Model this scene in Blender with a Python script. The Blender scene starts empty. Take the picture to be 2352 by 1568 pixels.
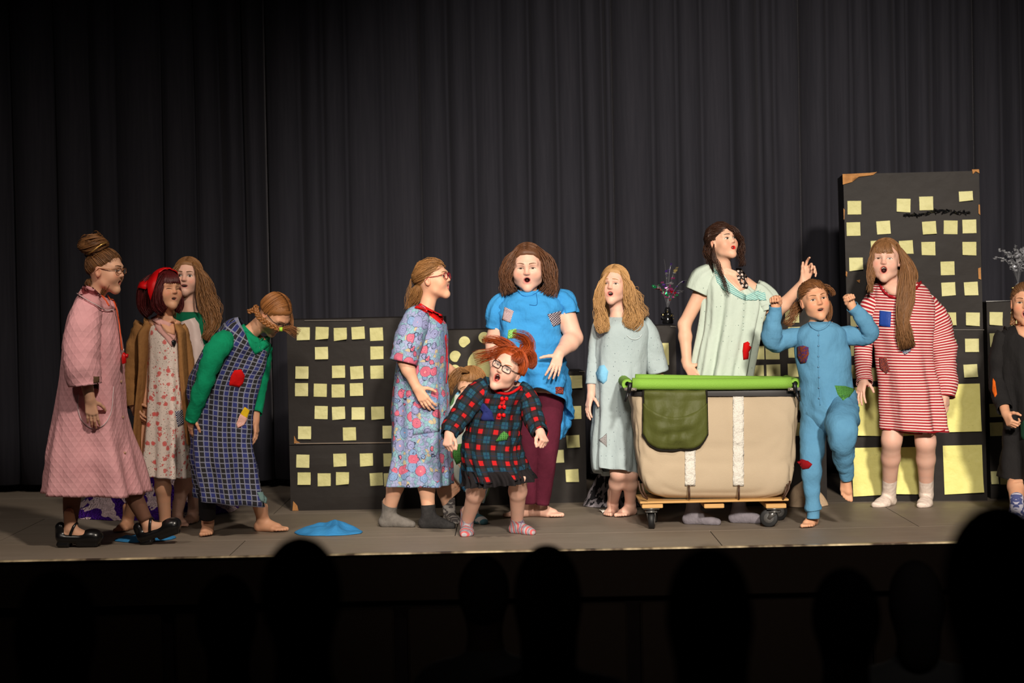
import bpy, math, random
import numpy as np
from mathutils import Vector, Matrix, noise
from mathutils.bvhtree import BVHTree

# ------------------------------------------------------------------ camera
W_PX, H_PX, F_PX = 2352.0, 1568.0, 4573.0          # frame and focal length in pixels (70 mm on a 36 mm sensor)
CAM = Vector((0.0, 0.0, 1.28))                     # 1.28 m above the stage floor (z = 0)
PITCH, ROLL = math.radians(1.453), math.radians(1.15)
_f = Vector((0, math.cos(PITCH), -math.sin(PITCH)))
_u0 = Vector((0, math.sin(PITCH), math.cos(PITCH)))
_r0 = Vector((1, 0, 0))
_u = _u0 * math.cos(ROLL) + _r0 * math.sin(ROLL)
_r = _r0 * math.cos(ROLL) - _u0 * math.sin(ROLL)
scene = bpy.context.scene
cam_data = bpy.data.cameras.new('camera')
cam_data.sensor_width = 36.0
cam_data.lens = 36.0 * F_PX / W_PX
cam_data.dof.use_dof = True
cam_data.dof.focus_distance = 10.75
cam_data.dof.aperture_fstop = 2.2
camera = bpy.data.objects.new('camera', cam_data)
scene.collection.objects.link(camera)
camera.matrix_world = Matrix(((_r.x, _u.x, -_f.x, CAM.x), (_r.y, _u.y, -_f.y, CAM.y), (_r.z, _u.z, -_f.z, CAM.z), (0, 0, 0, 1)))
scene.camera = camera

# ------------------------------------------------------------------ world and stage lights
world = bpy.data.worlds.new('dark_auditorium')
scene.world = world
world.use_nodes = True
world.node_tree.nodes['Background'].inputs[0].default_value = (0.55, 0.6, 0.75, 1)
world.node_tree.nodes['Background'].inputs[1].default_value = 0.008
def spot(name, loc, target, power, colour, angle, blend=0.5, radius=0.12):
    d = bpy.data.lights.new(name, 'SPOT')
    d.energy, d.color, d.spot_size, d.spot_blend, d.shadow_soft_size = power, colour, math.radians(angle), blend, radius
    o = bpy.data.objects.new(name, d)
    scene.collection.objects.link(o)
    o.location = loc
    o.rotation_euler = (Vector(target) - Vector(loc)).to_track_quat('-Z', 'Y').to_euler()
    return o
# lanterns on the hall's rear bar, close above the camera's line, and the first electric as a steep wash on the dark side
spot('rear_bar_lantern_right', (2.3, -5.0, 6.2), (1.45, 11.5, 0.9), 12000, (1.0, 0.91, 0.79), 24, 1.0, 0.42)
spot('rear_bar_lantern_left', (-0.5, -5.0, 6.4), (1.5, 11.5, 0.8), 6200, (1.0, 0.91, 0.79), 25, 1.0, 0.5)
spot('first_electric', (0.6, 5.4, 5.4), (-1.7, 10.85, 0.5), 1100, (1.0, 0.88, 0.74), 54, 0.9, 0.2)
spot('added_fill_left', (-3.4, 6.4, 5.3), (-1.9, 11.1, 0.2), 380, (1.0, 0.88, 0.76), 48, 0.9, 0.3)  # added fill, brightens the blanket and floor on the dark side
scene.view_settings.view_transform = 'Standard'
scene.view_settings.look = 'None'
scene.view_settings.exposure = 0.0
scene.view_settings.gamma = 1.0
scene.view_settings.use_curve_mapping = False

# ------------------------------------------------------------------ helpers: rays, objects
random.seed(7)
RNG = np.random.default_rng(11)
def ray(px, py):
    return (_f + _r * ((px - W_PX / 2) / F_PX) - _u * ((py - H_PX / 2) / F_PX))
def P(px, py, depth):                               # the point seen at a pixel, at a distance into the hall
    d = ray(px, py)
    return CAM + d * (depth / d.y)
def FL(px, py, z=0.0):                              # the stage-floor point seen at a pixel
    d = ray(px, py)
    return CAM + d * ((z - CAM.z) / d.z)
def link(o):
    scene.collection.objects.link(o); return o
def tag(o, label=None, cat=None, group=None, kind=None):
    if label: o['label'] = label
    if cat: o['category'] = cat
    if group: o['group'] = group
    if kind: o['kind'] = kind
    return o
def empty(name, loc, label, cat, group=None):
    o = link(bpy.data.objects.new(name, None)); o.location = loc; o.empty_display_size = 0.2
    return tag(o, label, cat, group)
def mesh_obj(name, verts, faces, mats, parent=None, origin=None, smooth=True, uv=None, fmat=None, label=None):
    """verts in world space; under a parent they are stored relative to ORIGIN (the root's location)."""
    v = np.asarray(verts, dtype=np.float64).reshape(-1, 3)
    if origin is not None: v = v - np.array(origin)
    me = bpy.data.meshes.new(name)
    me.from_pydata(v.tolist(), [], [tuple(int(i) for i in f) for f in faces] if not isinstance(faces, np.ndarray) else faces.tolist())
    for m in (mats if isinstance(mats, (list, tuple)) else [mats]): me.materials.append(m)
    me.polygons.foreach_set('use_smooth', [bool(smooth)] * len(me.polygons))
    if fmat is not None: me.polygons.foreach_set('material_index', np.asarray(fmat, dtype=np.int32))
    if uv is not None:
        lay = me.uv_layers.new(name='UVMap')
        li = np.empty(len(me.loops), dtype=np.int32); me.loops.foreach_get('vertex_index', li)
        lay.data.foreach_set('uv', np.asarray(uv, dtype=np.float32)[li].ravel())
    me.update()
    o = link(bpy.data.objects.new(name, me))
    if parent is not None: o.parent = parent
    elif origin is not None: o.location = origin
    if label: o['label'] = label
    return o
class MB:                                           # collects simple shapes for one mesh object
    def __init__(s): s.v, s.f, s.m = [], [], []
    def add(s, v, f, m=0):
        n = len(s.v); s.v += [tuple(p) for p in v]; s.f += [tuple(i + n for i in q) for q in f]; s.m += [m] * len(f)
    def box(s, lo, hi, m=0, R=None, c=None, bev=0.0):
        x0, y0, z0 = lo; x1, y1, z1 = hi
        if bev:
            b = bev; pts = []
            for z, i in ((z0, b), (z0 + b, 0), (z1 - b, 0), (z1, b)):
                for x, y in ((x0 + i + b, y0 + i), (x1 - i - b, y0 + i), (x1 - i, y0 + i + b), (x1 - i, y1 - i - b), (x1 - i - b, y1 - i), (x0 + i + b, y1 - i), (x0 + i, y1 - i - b), (x0 + i, y0 + i + b)):
                    pts.append(Vector((x, y, z)))
            f = [tuple(range(7, -1, -1)), tuple(range(24, 32))]
            for k in range(3):
                for j in range(8): f.append((k * 8 + j, k * 8 + (j + 1) % 8, k * 8 + 8 + (j + 1) % 8, k * 8 + 8 + j))
        else:
            pts = [Vector((x, y, z)) for z in (z0, z1) for x, y in ((x0, y0), (x1, y0), (x1, y1), (x0, y1))]
            f = [(3, 2, 1, 0), (4, 5, 6, 7), (0, 1, 5, 4), (1, 2, 6, 5), (2, 3, 7, 6), (3, 0, 4, 7)]
        if R is not None: pts = [R @ p for p in pts]
        if c is not None: pts = [p + Vector(c) for p in pts]
        s.add(pts, f, m)
    def tube(s, pts, rad, n=8, m=0, cap=True, flat=1.0, up=None):
        v, f = tube_geo(pts, rad, n, cap, flat, up); s.add(v, f, m)
    def build(s, name, mats, parent=None, origin=None, smooth=True, label=None):
        return mesh_obj(name, s.v, s.f, mats, parent, origin, smooth, None, s.m, label)
def tube_geo(pts, rad, n=8, cap=True, flat=1.0, up=None):
    pts = [Vector(p) for p in pts]; N = len(pts)
    rad = [rad] * N if not hasattr(rad, '__len__') else list(rad)
    v, f = [], []; prev = None
    for i, p in enumerate(pts):
        t = (pts[min(i + 1, N - 1)] - pts[max(i - 1, 0)])
        t = t.normalized() if t.length > 1e-9 else Vector((0, 0, 1))
        if prev is None:
            a = Vector(up) if up is not None else (Vector((0, 1, 0)) if abs(t.y) < 0.9 else Vector((1, 0, 0)))
        else: a = prev
        a = a - t * a.dot(t)
        a = a.normalized() if a.length > 1e-6 else t.orthogonal().normalized()
        prev = a; b = t.cross(a)
        for j in range(n):
            w = 2 * math.pi * j / n
            v.append(p + a * (rad[i] * flat * math.cos(w)) + b * (rad[i] * math.sin(w)))
    for i in range(N - 1):
        for j in range(n):
            k = (j + 1) % n
            f.append((i * n + j, i * n + k, (i + 1) * n + k, (i + 1) * n + j))
    if cap:
        f.append(tuple(range(n - 1, -1, -1))); f.append(tuple(range((N - 1) * n, N * n)))
    return v, f
def crom(ctrl, t):                                  # Catmull-Rom through rows of an array, t in [0, 1]
    c = np.asarray(ctrl, dtype=float); n = len(c) - 1
    x = np.clip(np.asarray(t, dtype=float), 0, 1) * n
    i = np.minimum(x.astype(int), n - 1); u = (x - i)[:, None]
    g = lambda k: c[np.clip(k, 0, n)]
    p0, p1, p2, p3 = g(i - 1), g(i), g(i + 1), g(i + 2)
    return 0.5 * (2 * p1 + (p2 - p0) * u + (2 * p0 - 5 * p1 + 4 * p2 - p3) * u ** 2 + (3 * p1 - p0 - 3 * p2 + p3) * u ** 3)

# ------------------------------------------------------------------ materials
def lin(c):
    c = [x / 255.0 for x in c]
    return tuple((x / 12.92 if x <= 0.04045 else ((x + 0.055) / 1.055) ** 2.4) for x in c) + (1.0,)
class S:                                            # a node socket with arithmetic
    def __init__(s, nt, out): s.nt, s.o = nt, out
    def _m(s, op, *a):
        n = s.nt.nodes.new('ShaderNodeMath'); n.operation = op
        for i, x in enumerate((s,) + a):
            if isinstance(x, S): s.nt.links.new(x.o, n.inputs[i])
            else: n.inputs[i].default_value = x
        return S(s.nt, n.outputs[0])
    def __add__(s, b): return s._m('ADD', b)
    def __sub__(s, b): return s._m('SUBTRACT', b)
    def __mul__(s, b): return s._m('MULTIPLY', b)
    def __truediv__(s, b): return s._m('DIVIDE', b)
    def fract(s): return s._m('FRACT')
    def floor(s): return s._m('FLOOR')
    def sin(s): return s._m('SINE')
    def abs(s): return s._m('ABSOLUTE')
    def lt(s, b): return s._m('LESS_THAN', b)
    def gt(s, b): return s._m('GREATER_THAN', b)
    def max(s, b): return s._m('MAXIMUM', b)
    def min(s, b): return s._m('MINIMUM', b)
    def pow(s, b): return s._m('POWER', b)
    def pick(s, k): return (s * 12.9898 + k)._m('SINE')._m('MULTIPLY', 43758.5)._m('FRACT')
class Mat:
    def __init__(s, name, rough=0.8, spec=0.3, **kw):
        s.m = bpy.data.materials.new(name); s.m.use_nodes = True; s.nt = s.m.node_tree
        s.b = s.nt.nodes['Principled BSDF']
        s.b.inputs['Roughness'].default_value = rough
        s.b.inputs['Specular IOR Level'].default_value = spec
        for k, v in kw.items(): s.b.inputs[k.replace('_', ' ')].default_value = v
    def node(s, t): return s.nt.nodes.new(t)
    def uv(s):
        n = s.node('ShaderNodeUVMap'); n.uv_map = 'UVMap'
        return s.split(n.outputs[0])
    def obj(s):
        n = s.node('ShaderNodeTexCoord'); return S(s.nt, n.outputs['Object'])
    def split(s, out):
        n = s.node('ShaderNodeSeparateXYZ'); s.nt.links.new(out.o if isinstance(out, S) else out, n.inputs[0])
        return [S(s.nt, n.outputs[i]) for i in range(3)]
    def comb(s, x, y, z=0.0):
        n = s.node('ShaderNodeCombineXYZ')
        for i, a in enumerate((x, y, z)):
            if isinstance(a, S): s.nt.links.new(a.o, n.inputs[i])
            else: n.inputs[i].default_value = a
        return S(s.nt, n.outputs[0])
    def noise(s, vec, scale, detail=2.0, rough=0.5):
        n = s.node('ShaderNodeTexNoise'); n.inputs['Scale'].default_value = scale; n.inputs['Detail'].default_value = detail; n.inputs['Roughness'].default_value = rough
        if vec is not None: s.nt.links.new(vec.o, n.inputs['Vector'])
        return S(s.nt, n.outputs[0])
    def vor(s, vec, scale, feature='F1', rnd=1.0, out='Distance'):
        n = s.node('ShaderNodeTexVoronoi'); n.feature = feature; n.inputs['Scale'].default_value = scale
        n.inputs['Randomness'].default_value = rnd
        if vec is not None: s.nt.links.new(vec.o, n.inputs['Vector'])
        return S(s.nt, n.outputs[out])
    def mix(s, fac, a, b):
        n = s.node('ShaderNodeMix'); n.data_type = 'RGBA'
        for i, x in ((0, fac), (6, a), (7, b)):
            if isinstance(x, S): s.nt.links.new(x.o, n.inputs[i])
            elif i == 0: n.inputs[0].default_value = x
            else: n.inputs[i].default_value = x if max(x) <= 1.0 and len(x) == 4 else lin(x)
        return S(s.nt, n.outputs[2])
    def col(s, c):
        if isinstance(c, S): s.nt.links.new(c.o, s.b.inputs['Base Color'])
        else: s.b.inputs['Base Color'].default_value = lin(c)
        return s
    def rough(s, x): s.nt.links.new(x.o, s.b.inputs['Roughness']); return s
    def bump(s, h, strength=0.3, dist=0.005):
        n = s.node('ShaderNodeBump'); n.inputs['Strength'].default_value = strength; n.inputs['Distance'].default_value = dist
        s.nt.links.new(h.o, n.inputs['Height']); s.nt.links.new(n.outputs[0], s.b.inputs['Normal']); return s
_mats = {}
def cloth(name, c, c2=None, scale=18, bump=0.35, rough=0.9, sheen=0.0):
    if name in _mats: return _mats[name]
    m = Mat(name, rough, 0.2)
    o = m.obj(); n = m.noise(o, scale, 3)
    m.col(m.mix(n, c, c2 or [x * 0.86 for x in c]))
    x, y, z = m.split(o); m.bump(m.noise(m.comb(x, y, z * .45), 13, 3, .6) * 2.4 + m.noise(o, 45, 4) * .7 + m.noise(o, 420, 1) * 0.2, bump, 0.010)
    if sheen: m.b.inputs['Sheen Weight'].default_value = sheen
    _mats[name] = m.m; return m.m
def plain(name, c, rough=0.6, spec=0.4, **kw):
    if name in _mats: return _mats[name]
    m = Mat(name, rough, spec, **kw)
    o = m.obj(); n = m.noise(o, 30, 2)
    m.col(m.mix(n, c, [x * 0.9 for x in c])); _mats[name] = m.m; return m.m
_skin = {}
def skin_mat(name, c, lip=None):
    if name in _mats: return _mats[name]
    _skin[name] = c
    m = Mat(name, 0.55, 0.35)
    o = m.obj()
    k = m.mix(m.noise(o, 14, 3), c, (c[0] * 0.97, c[1] * 0.88, c[2] * 0.85))
    if lip:                                          # lips and flushed cheeks, where the body mesh marks them
        def at(n):
            q = m.node('ShaderNodeAttribute'); q.attribute_name = n; return S(m.nt, q.outputs['Fac'])
        k = m.mix(at('blush') * .4, k, (c[0] * .98, c[1] * .66, c[2] * .62)); k = m.mix(at('lip'), k, lip)
    m.col(k)
    m.b.inputs['Subsurface Weight'].default_value = 0.12
    m.b.inputs['Subsurface Radius'].default_value = (0.02, 0.008, 0.004)
    m.b.inputs['Subsurface Scale'].default_value = 0.4
    _mats[name] = m.m; return m.m
def hair_mat(name, c, c2):
    if name in _mats: return _mats[name]
    m = Mat(name, 0.46, 0.4)
    u, v, _ = m.uv()
    n = (m.noise(m.comb(u * 1.0, v * 0.03), 90, 2) - .5) * 1.7 + .5
    m.col(m.mix(n.max(0.0).min(1.0), [x * 1.1 for x in c], [x * .85 for x in c2])); m.bump(m.noise(m.comb(u * 1.0, v * 0.05), 160, 1), .25, .004)
    _mats[name] = m.m; return m.m

# ------------------------------------------------------------------ signed-distance bodies (one continuous skin per person)
def smin(a, b, k):
    h = np.maximum(k - np.abs(a - b), 0.0) / k
    return np.minimum(a, b) - h * h * (k * 0.25)
class Prim:
    def __init__(s, kind, k, sub=False, **kw):
        s.kind, s.k, s.sub = kind, k, sub; s.__dict__.update(kw)
        if kind == 'cap':
            r = max(s.ra, s.rb); s.lo = np.minimum(s.a, s.b) - r; s.hi = np.maximum(s.a, s.b) + r
        else:
            r = max(s.r); s.lo = s.c - r; s.hi = s.c + r
    def d(s, X, Y, Z):
        if s.kind == 'cap':
            ab = s.b - s.a; L2 = max(float(ab @ ab), 1e-12)
            dx, dy, dz = X - s.a[0], Y - s.a[1], Z - s.a[2]
            t = np.clip((dx * ab[0] + dy * ab[1] + dz * ab[2]) / L2, 0, 1)
            return np.sqrt((dx - t * ab[0]) ** 2 + (dy - t * ab[1]) ** 2 + (dz - t * ab[2]) ** 2) - (s.ra + t * (s.rb - s.ra))
        dx, dy, dz = X - s.c[0], Y - s.c[1], Z - s.c[2]; R = s.R; r = s.r
        x = (dx * R[0, 0] + dy * R[1, 0] + dz * R[2, 0]) / r[0]
        y = (dx * R[0, 1] + dy * R[1, 1] + dz * R[2, 1]) / r[1]
        z = (dx * R[0, 2] + dy * R[1, 2] + dz * R[2, 2]) / r[2]
        k0 = np.sqrt(x * x + y * y + z * z)
        k1 = np.sqrt((x / r[0]) ** 2 + (y / r[1]) ** 2 + (z / r[2]) ** 2) + 1e-9
        return k0 * (k0 - 1.0) / k1
class Group:
    def __init__(s, kj=0.01): s.kj, s.p = kj, []
    def cap(s, a, b, ra, rb=None, k=0.02, sub=False):
        s.p.append(Prim('cap', k, sub, a=np.array(a, float), b=np.array(b, float), ra=ra, rb=ra if rb is None else rb)); return s
    def ell(s, c, r, R=None, k=0.02, sub=False):
        s.p.append(Prim('ell', k, sub, c=np.array(c, float), r=tuple(r), R=np.eye(3) if R is None else R)); return s
    def pts(s, p):                                   # distance at loose points
        X, Y, Z = p[:, 0], p[:, 1], p[:, 2]; D = np.full(len(p), 9.0)
        for q in s.p:
            d = q.d(X, Y, Z); D = -smin(-D, d, q.k) if q.sub else smin(D, d, q.k)
        return D
def field(groups, lo, n, h, floor_cut=None):
    ax = [lo[i] + h * np.arange(n[i]) for i in range(3)]
    D = np.full(n, 9.0, dtype=np.float32)
    def rng(a, b, mrg):
        r = []
        for i in range(3):
            i0 = max(0, int(math.floor((a[i] - mrg - lo[i]) / h))); i1 = min(n[i], int(math.ceil((b[i] + mrg - lo[i]) / h)) + 1)
            if i1 <= i0: return None
            r.append(slice(i0, i1))
        return tuple(r)
    for g in groups:
        G = rng(np.min([q.lo for q in g.p if not q.sub], axis=0), np.max([q.hi for q in g.p if not q.sub], axis=0), 0.05)
        if G is None: continue
        Dg = np.full([x.stop - x.start for x in G], 9.0, dtype=np.float32)
        for q in g.p:
            r = rng(q.lo, q.hi, 0.045)
            if r is None: continue
            r = tuple(slice(max(a.start, b.start), min(a.stop, b.stop)) for a, b in zip(r, G))
            if any(a.stop <= a.start for a in r): continue
            loc = tuple(slice(a.start - b.start, a.stop - b.start) for a, b in zip(r, G))
            d = q.d(ax[0][r[0]][:, None, None], ax[1][r[1]][None, :, None], ax[2][r[2]][None, None, :]).astype(np.float32)
            Dg[loc] = -smin(-Dg[loc], d, q.k) if q.sub else smin(Dg[loc], d, q.k)
        D[G] = smin(D[G], Dg, g.kj)
    if floor_cut is not None:
        D = np.maximum(D, (floor_cut - ax[2])[None, None, :].astype(np.float32))
    return D
def nets(D, lo, h):                                 # surface nets
    ins = D < 0
    n = D.shape
    c = np.zeros((n[0] - 1, n[1] - 1, n[2] - 1), dtype=np.int8)
    for i in (0, 1):
        for j in (0, 1):
            for k in (0, 1): c += ins[i:n[0] - 1 + i, j:n[1] - 1 + j, k:n[2] - 1 + k]
    act = np.argwhere((c > 0) & (c < 8))
    if not len(act): return np.zeros((0, 3)), np.zeros((0, 4), int)
    idx = np.full(c.shape, -1, dtype=np.int32); idx[tuple(act.T)] = np.arange(len(act))
    acc = np.zeros((len(act), 3)); cnt = np.zeros(len(act))
    cor = [np.array((i, j, k)) for i in (0, 1) for j in (0, 1) for k in (0, 1)]
    val = {tuple(q): D[tuple((act + q).T)] for q in cor}
    for q in cor:
        for a in range(3):
            if q[a] == 0:
                w = q.copy(); w[a] = 1
                d0, d1 = val[tuple(q)], val[tuple(w)]
                x = (d0 < 0) != (d1 < 0)
                t = np.where(x, d0 / np.where(x, d0 - d1, 1), 0)
                pt = q[None, :] + t[:, None] * (w - q)[None, :]
                acc[x] += pt[x]; cnt[x] += 1
    V = (act + acc / cnt[:, None]) * h + np.array(lo)
    F = []
    for a in range(3):
        sl0 = [slice(1, -1)] * 3; sl1 = [slice(1, -1)] * 3
        sl0[a] = slice(0, -1); sl1[a] = slice(1, None)
        A, B = ins[tuple(sl0)], ins[tuple(sl1)]
        e = np.argwhere(A != B)
        if not len(e): continue
        sgn = A[tuple(e.T)]
        base = e.copy()
        for k in range(3):
            if k != a: base[:, k] += 1
        b, d = (a + 1) % 3, (a + 2) % 3
        q = []
        for ob, od in ((-1, -1), (0, -1), (0, 0), (-1, 0)):
            p = base.copy(); p[:, b] += ob; p[:, d] += od
            q.append(idx[tuple(p.T)])
        q = np.stack(q, 1)
        F.append(np.where(sgn[:, None], q, q[:, ::-1]))
    F = np.concatenate(F)
    return V, F
def mesh_groups(groups, h, fine=(), floor_cut=None):
    """mesh the union at H; the boxes in FINE (lo, hi, h) are meshed finer and replace the coarse faces there"""
    out_v, out_f, n0 = [], [], 0
    allp = [q for g in groups for q in g.p if not q.sub]
    lo = np.min([q.lo for q in allp], axis=0) - 0.02; hi = np.max([q.hi for q in allp], axis=0) + 0.02
    jobs = [(lo, hi, h, True)] + [(np.array(a), np.array(b), c, False) for a, b, c in fine]
    for lo, hi, hh, main in jobs:
        lo = np.floor(lo / hh) * hh
        n = tuple(int(x) for x in np.ceil((hi - lo) / hh) + 1)
        V, F = nets(field(groups, lo, n, hh, floor_cut), lo, hh)
        if not len(F): continue
        cen = V[F].mean(axis=1); keep = np.ones(len(F), bool)
        if main:
            for a, b, c in fine:
                keep &= ~np.all((cen > np.array(a) + 1.4 * h) & (cen < np.array(b) - 1.4 * h), axis=1)
        F = F[keep]
        used = np.unique(F); rem = np.full(len(V), -1); rem[used] = np.arange(len(used))
        out_v.append(V[used]); out_f.append(rem[F] + n0); n0 += len(used)
    return np.concatenate(out_v), np.concatenate(out_f)

# ------------------------------------------------------------------ people
PEOPLE = []
def npv(v): return np.array((v[0], v[1], v[2]), float)
def unit(v):
    v = npv(v); return v / max(np.linalg.norm(v), 1e-9)
def basis(yaw, pitch, roll):
    """columns: image-right, forward (the face), up; yaw > 0 turns the face to image right, pitch > 0 lifts it, roll > 0 tips the crown to image right"""
    y, p, r = (math.radians(a) for a in (yaw, pitch, roll))
    fw = np.array((math.sin(y), -math.cos(y), 0.0)); rt = np.array((math.cos(y), math.sin(y), 0.0)); up = np.array((0, 0, 1.0))
    f2 = fw * math.cos(p) + up * math.sin(p); u2 = up * math.cos(p) - fw * math.sin(p)
    if r:                                            # roll about the line of sight, so it reads as a tilt in the picture
        c, s = math.cos(r), math.sin(r); ax = np.array((0, 1.0, 0))
        rot = lambda v: v * c + np.cross(ax, v) * s + ax * (ax @ v) * (1 - c)
        f2, u2, rt = rot(f2), rot(u2), rot(rt)
    return np.stack((rt, f2, u2), 1)
DARK = lambda: plain('mouth_inside', (58, 14, 14), 0.5)
class Person:
    def __init__(s, D, foot, label, skin=None, h=0.0078, name='person', cat='person', group=None):
        s.D = D; s.h = h
        s.org = FL(*foot); s.org.y = D if s.org.y <= 0 else s.org.y; s.org.z = 0
        s.root = empty(name, s.org, label, cat, group)
        s.skin = skin; s.body = Group(0.01); s.arms = Group(0.03); s.groups = [s.body, s.arms]; s.limb = set(); s.legs = set(); s.notuck = set(); s.fine = []; s.surf = {}; s.hd = None; s.extra_mats = []
    def pt(s, px, py, dd=0.0): return npv(P(px, py, s.D + dd))
    def m(s, px): return px * s.D / F_PX              # pixels to metres at the person's depth
    def part(s, name, v, f, mats, parent=None, **kw):
        return mesh_obj(name, v, f, mats, parent or s.root, s.org, **kw)
    # ---- skeleton
    def torso(s, shl, shr, hpl, hpr, neck, r=0.062, hip=0.08, belly=None):
        shl, shr, hpl, hpr = (npv(x) for x in (shl, shr, hpl, hpr)); g = s.body
        ms, mh = (shl + shr) / 2, (hpl + hpr) / 2
        g.cap(shl * 0.85 + ms * 0.15, shr * 0.85 + ms * 0.15, r * 0.72, k=0.04)
        for a, b in ((shl, hpl), (shr, hpr)):
            g.cap(a * 0.55 + ms * 0.45, b * 0.6 + mh * 0.4, r, r * 1.02, k=0.05)
        g.cap(hpl * 0.8 + mh * 0.2, hpr * 0.8 + mh * 0.2, hip, k=0.05)
        g.cap(ms, npv(neck), 0.05, 0.042, k=0.03)
        s.neck = npv(neck)
    def arm(s, a, b, c, r=(0.042, 0.034, 0.023)):
        a, b, c = npv(a), npv(b), npv(c); g = s.arms
        g.cap(a, b, r[0], r[1], k=0.025)
        m = b * 0.7 + c * 0.3
        g.cap(b, m, r[1] * 0.96, r[1] * 1.0, k=0.02); g.cap(m, c, r[1] * 1.0, r[2], k=0.02)
    def hand(s, wr, tip, t, n, curl=(15, 20, 12), spread=4, sc=0.92, thumb=(0.55, 0.8, 0.3), tfold=0.25, each=None):
        wr = npv(wr); d = unit(npv(tip) - wr)
        t = npv(t); t = unit(t - d * (t @ d)); n = npv(n); n = unit(n - d * (n @ d) - t * (n @ t))
        g = Group(0.012); s.groups.append(g)
        loc = lambda a, b, c: wr + (d * a + t * b + n * c) * sc
        L = ((.036, .022, .018), (.040, .025, .019), (.037, .023, .018), (.029, .017, .016))
        kx = (.024, .008, -.008, -.023); ka = (.080, .083, .079, .070)
        g.cap(wr - d * 0.03, loc(0.02, 0, 0), 0.0190, 0.019, k=0.01)
        for i in range(4):
            g.cap(loc(.012, kx[i] * .6, 0), loc(ka[i], kx[i], 0), .0125 * sc, .0100 * sc, k=0.012)
        for i in range(4):
            p = loc(ka[i], kx[i], 0); ang = 0.0; sp = math.radians(spread * (1.5 - i))
            cc = each[i] if each else curl
            for j in range(3):
                ang += math.radians(cc[j])
                v = (d * math.cos(ang) + n * math.sin(ang)); v = v * math.cos(sp) + t * math.sin(sp)
                q = p + v * (L[i][j] * sc); r0 = (.0084, .0076, .0068)[j] * (0.88 if i == 3 else 1.0)
                g.cap(p, q, r0 * sc, (r0 - .0008) * sc, k=0.003); p = q
        p = loc(.020, .018, .004); v = unit(d * thumb[0] + t * thumb[1] + n * thumb[2])
        for j, l in enumerate((.036, .028, .022)):
            q = p + v * l * sc; g.cap(p, q, (.0115, .0092, .0082)[j] * sc, (.0095, .0084, .0070)[j] * sc, k=0.005 if j else 0.01); p = q
            v = unit(v + (d * 0.6 - t * 0.9 + n * 0.35) * tfold)
        q = np.array([x for c in g.p for x in (c.lo, c.hi)])
        s.fine.append((q.min(0) - 0.012, q.max(0) + 0.012, 0.0036))
    def leg(s, a, b, c, r=(0.070, 0.047, 0.046, 0.030)):
        a, b, c = npv(a), npv(b), npv(c); g = s.body
        g.cap(a, b, r[0], r[1], k=0.03)
        m = b * 0.68 + c * 0.32
        back = np.cross(c - b, np.cross(c - b, b - a)); nb = np.linalg.norm(back)
        g.cap(b, m, r[1], r[2], k=0.02); g.cap(m, c, r[2], r[3], k=0.02)
    def foot(s, an, fwd, sc=0.9, up=(0, 0, 1), grow=0.0, group=None, bare=True, flip=1):
        """ankle point, toe direction; sole lies 0.065 * sc below the ankle along -up"""
        an = npv(an); u = unit(up); f = npv(fwd); f = unit(f - u * (f @ u)); w = np.cross(f, u) * flip
        g = group or Group(0.012)
        if group is None: s.groups.append(g)
        loc = lambda a, b, c: an + (f * a + w * b + u * c) * sc
        e = grow
        if u[2] > .97: g.cap(an + u * 0.07, an, 0.032 * sc + e, 0.031 * sc + e, k=0.01)
        g.cap(loc(0, 0, 0), loc(-.028, 0, -.036), .030 * sc + e, .027 * sc + e, k=0.015)
        g.cap(loc(.01, 0, -.012), loc(.085, .008, -.038), .030 * sc + e, .021 * sc + e, k=0.018)
        g.cap(loc(-.02, -.004, -.042), loc(.075, -.020, -.046), .022 * sc + e, .018 * sc + e, k=0.018)
        g.cap(loc(-.02, .004, -.042), loc(.095, .016, -.044), .022 * sc + e, .020 * sc + e, k=0.018)
        for b, a0, a1, r in ((.026, .09, .142, .0125), (.010, .09, .140, .0095), (-.003, .085, .132, .009), (-.015, .08, .120, .0085), (-.026, .07, .105, .008)):
            g.cap(loc(a0, b * .85, -.044), loc(a1, b, -.053 + r * 0.2), (.013) * sc + e, r * sc + e, k=0.004 if bare else 0.02)
        if group is None:
            q = np.array([x for c in g.p for x in (c.lo, c.hi)])
            s.fine.append((q.min(0) - 0.012, q.max(0) + 0.012, 0.0036))
    def ground(s, px, py, sc=0.9):                    # ankle above the floor point seen at a pixel
        p = npv(FL(px, py)); p[2] = 0.066 * sc; return p
    def fdir(s, ang):                                 # toes: 0 = towards the camera, 90 = image right
        a = math.radians(ang); return np.array((math.sin(a), -math.cos(a), 0.0))
    # ---- head
    def head(s, px, py, dd=0.0, H=0.215, yaw=0, pitch=0, roll=0, mo=0.004, mw=0.021, mz=-0.056, fat=1.0, eye=0.7, gaze=(0, 0), brow=(0, 0), iris=(70, 50, 35), browc=(90, 62, 40), lip=(184, 108, 98), teeth=True, jaw=0.0, tongue=False, neck=True, lash=(50, 32, 24), ears=True):
        R = basis(yaw, pitch, roll); C = s.pt(px, py, dd); k = H / 0.222
        g = Group(0.014); s.groups.append(g); s.hd = (R, C, k)
        loc = lambda x, y, z: C + R @ (np.array((x, y, z)) * k)
        s.loc = loc
        ell = lambda c, r, kk=0.02, sub=False: g.ell(loc(*c), [q * k for q in r], R, kk * k, sub)
        cap = lambda a, b, r0, r1=None, kk=0.02, sub=False: g.cap(loc(*a), loc(*b), r0 * k, (r0 if r1 is None else r1) * k, kk * k, sub)
        op = max(mo - 0.004, 0) * 0.9 + jaw               # the jaw drops as the mouth opens
        ell((0, -.012, .028), (.074, .091, .085))
        ell((0, .016, -.026), (.060 * fat, .066, .074), .03)
        cap((0, .052, -.078 - op), (0, .060, -.088 - op), .024 * fat, .018, .022)
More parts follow.
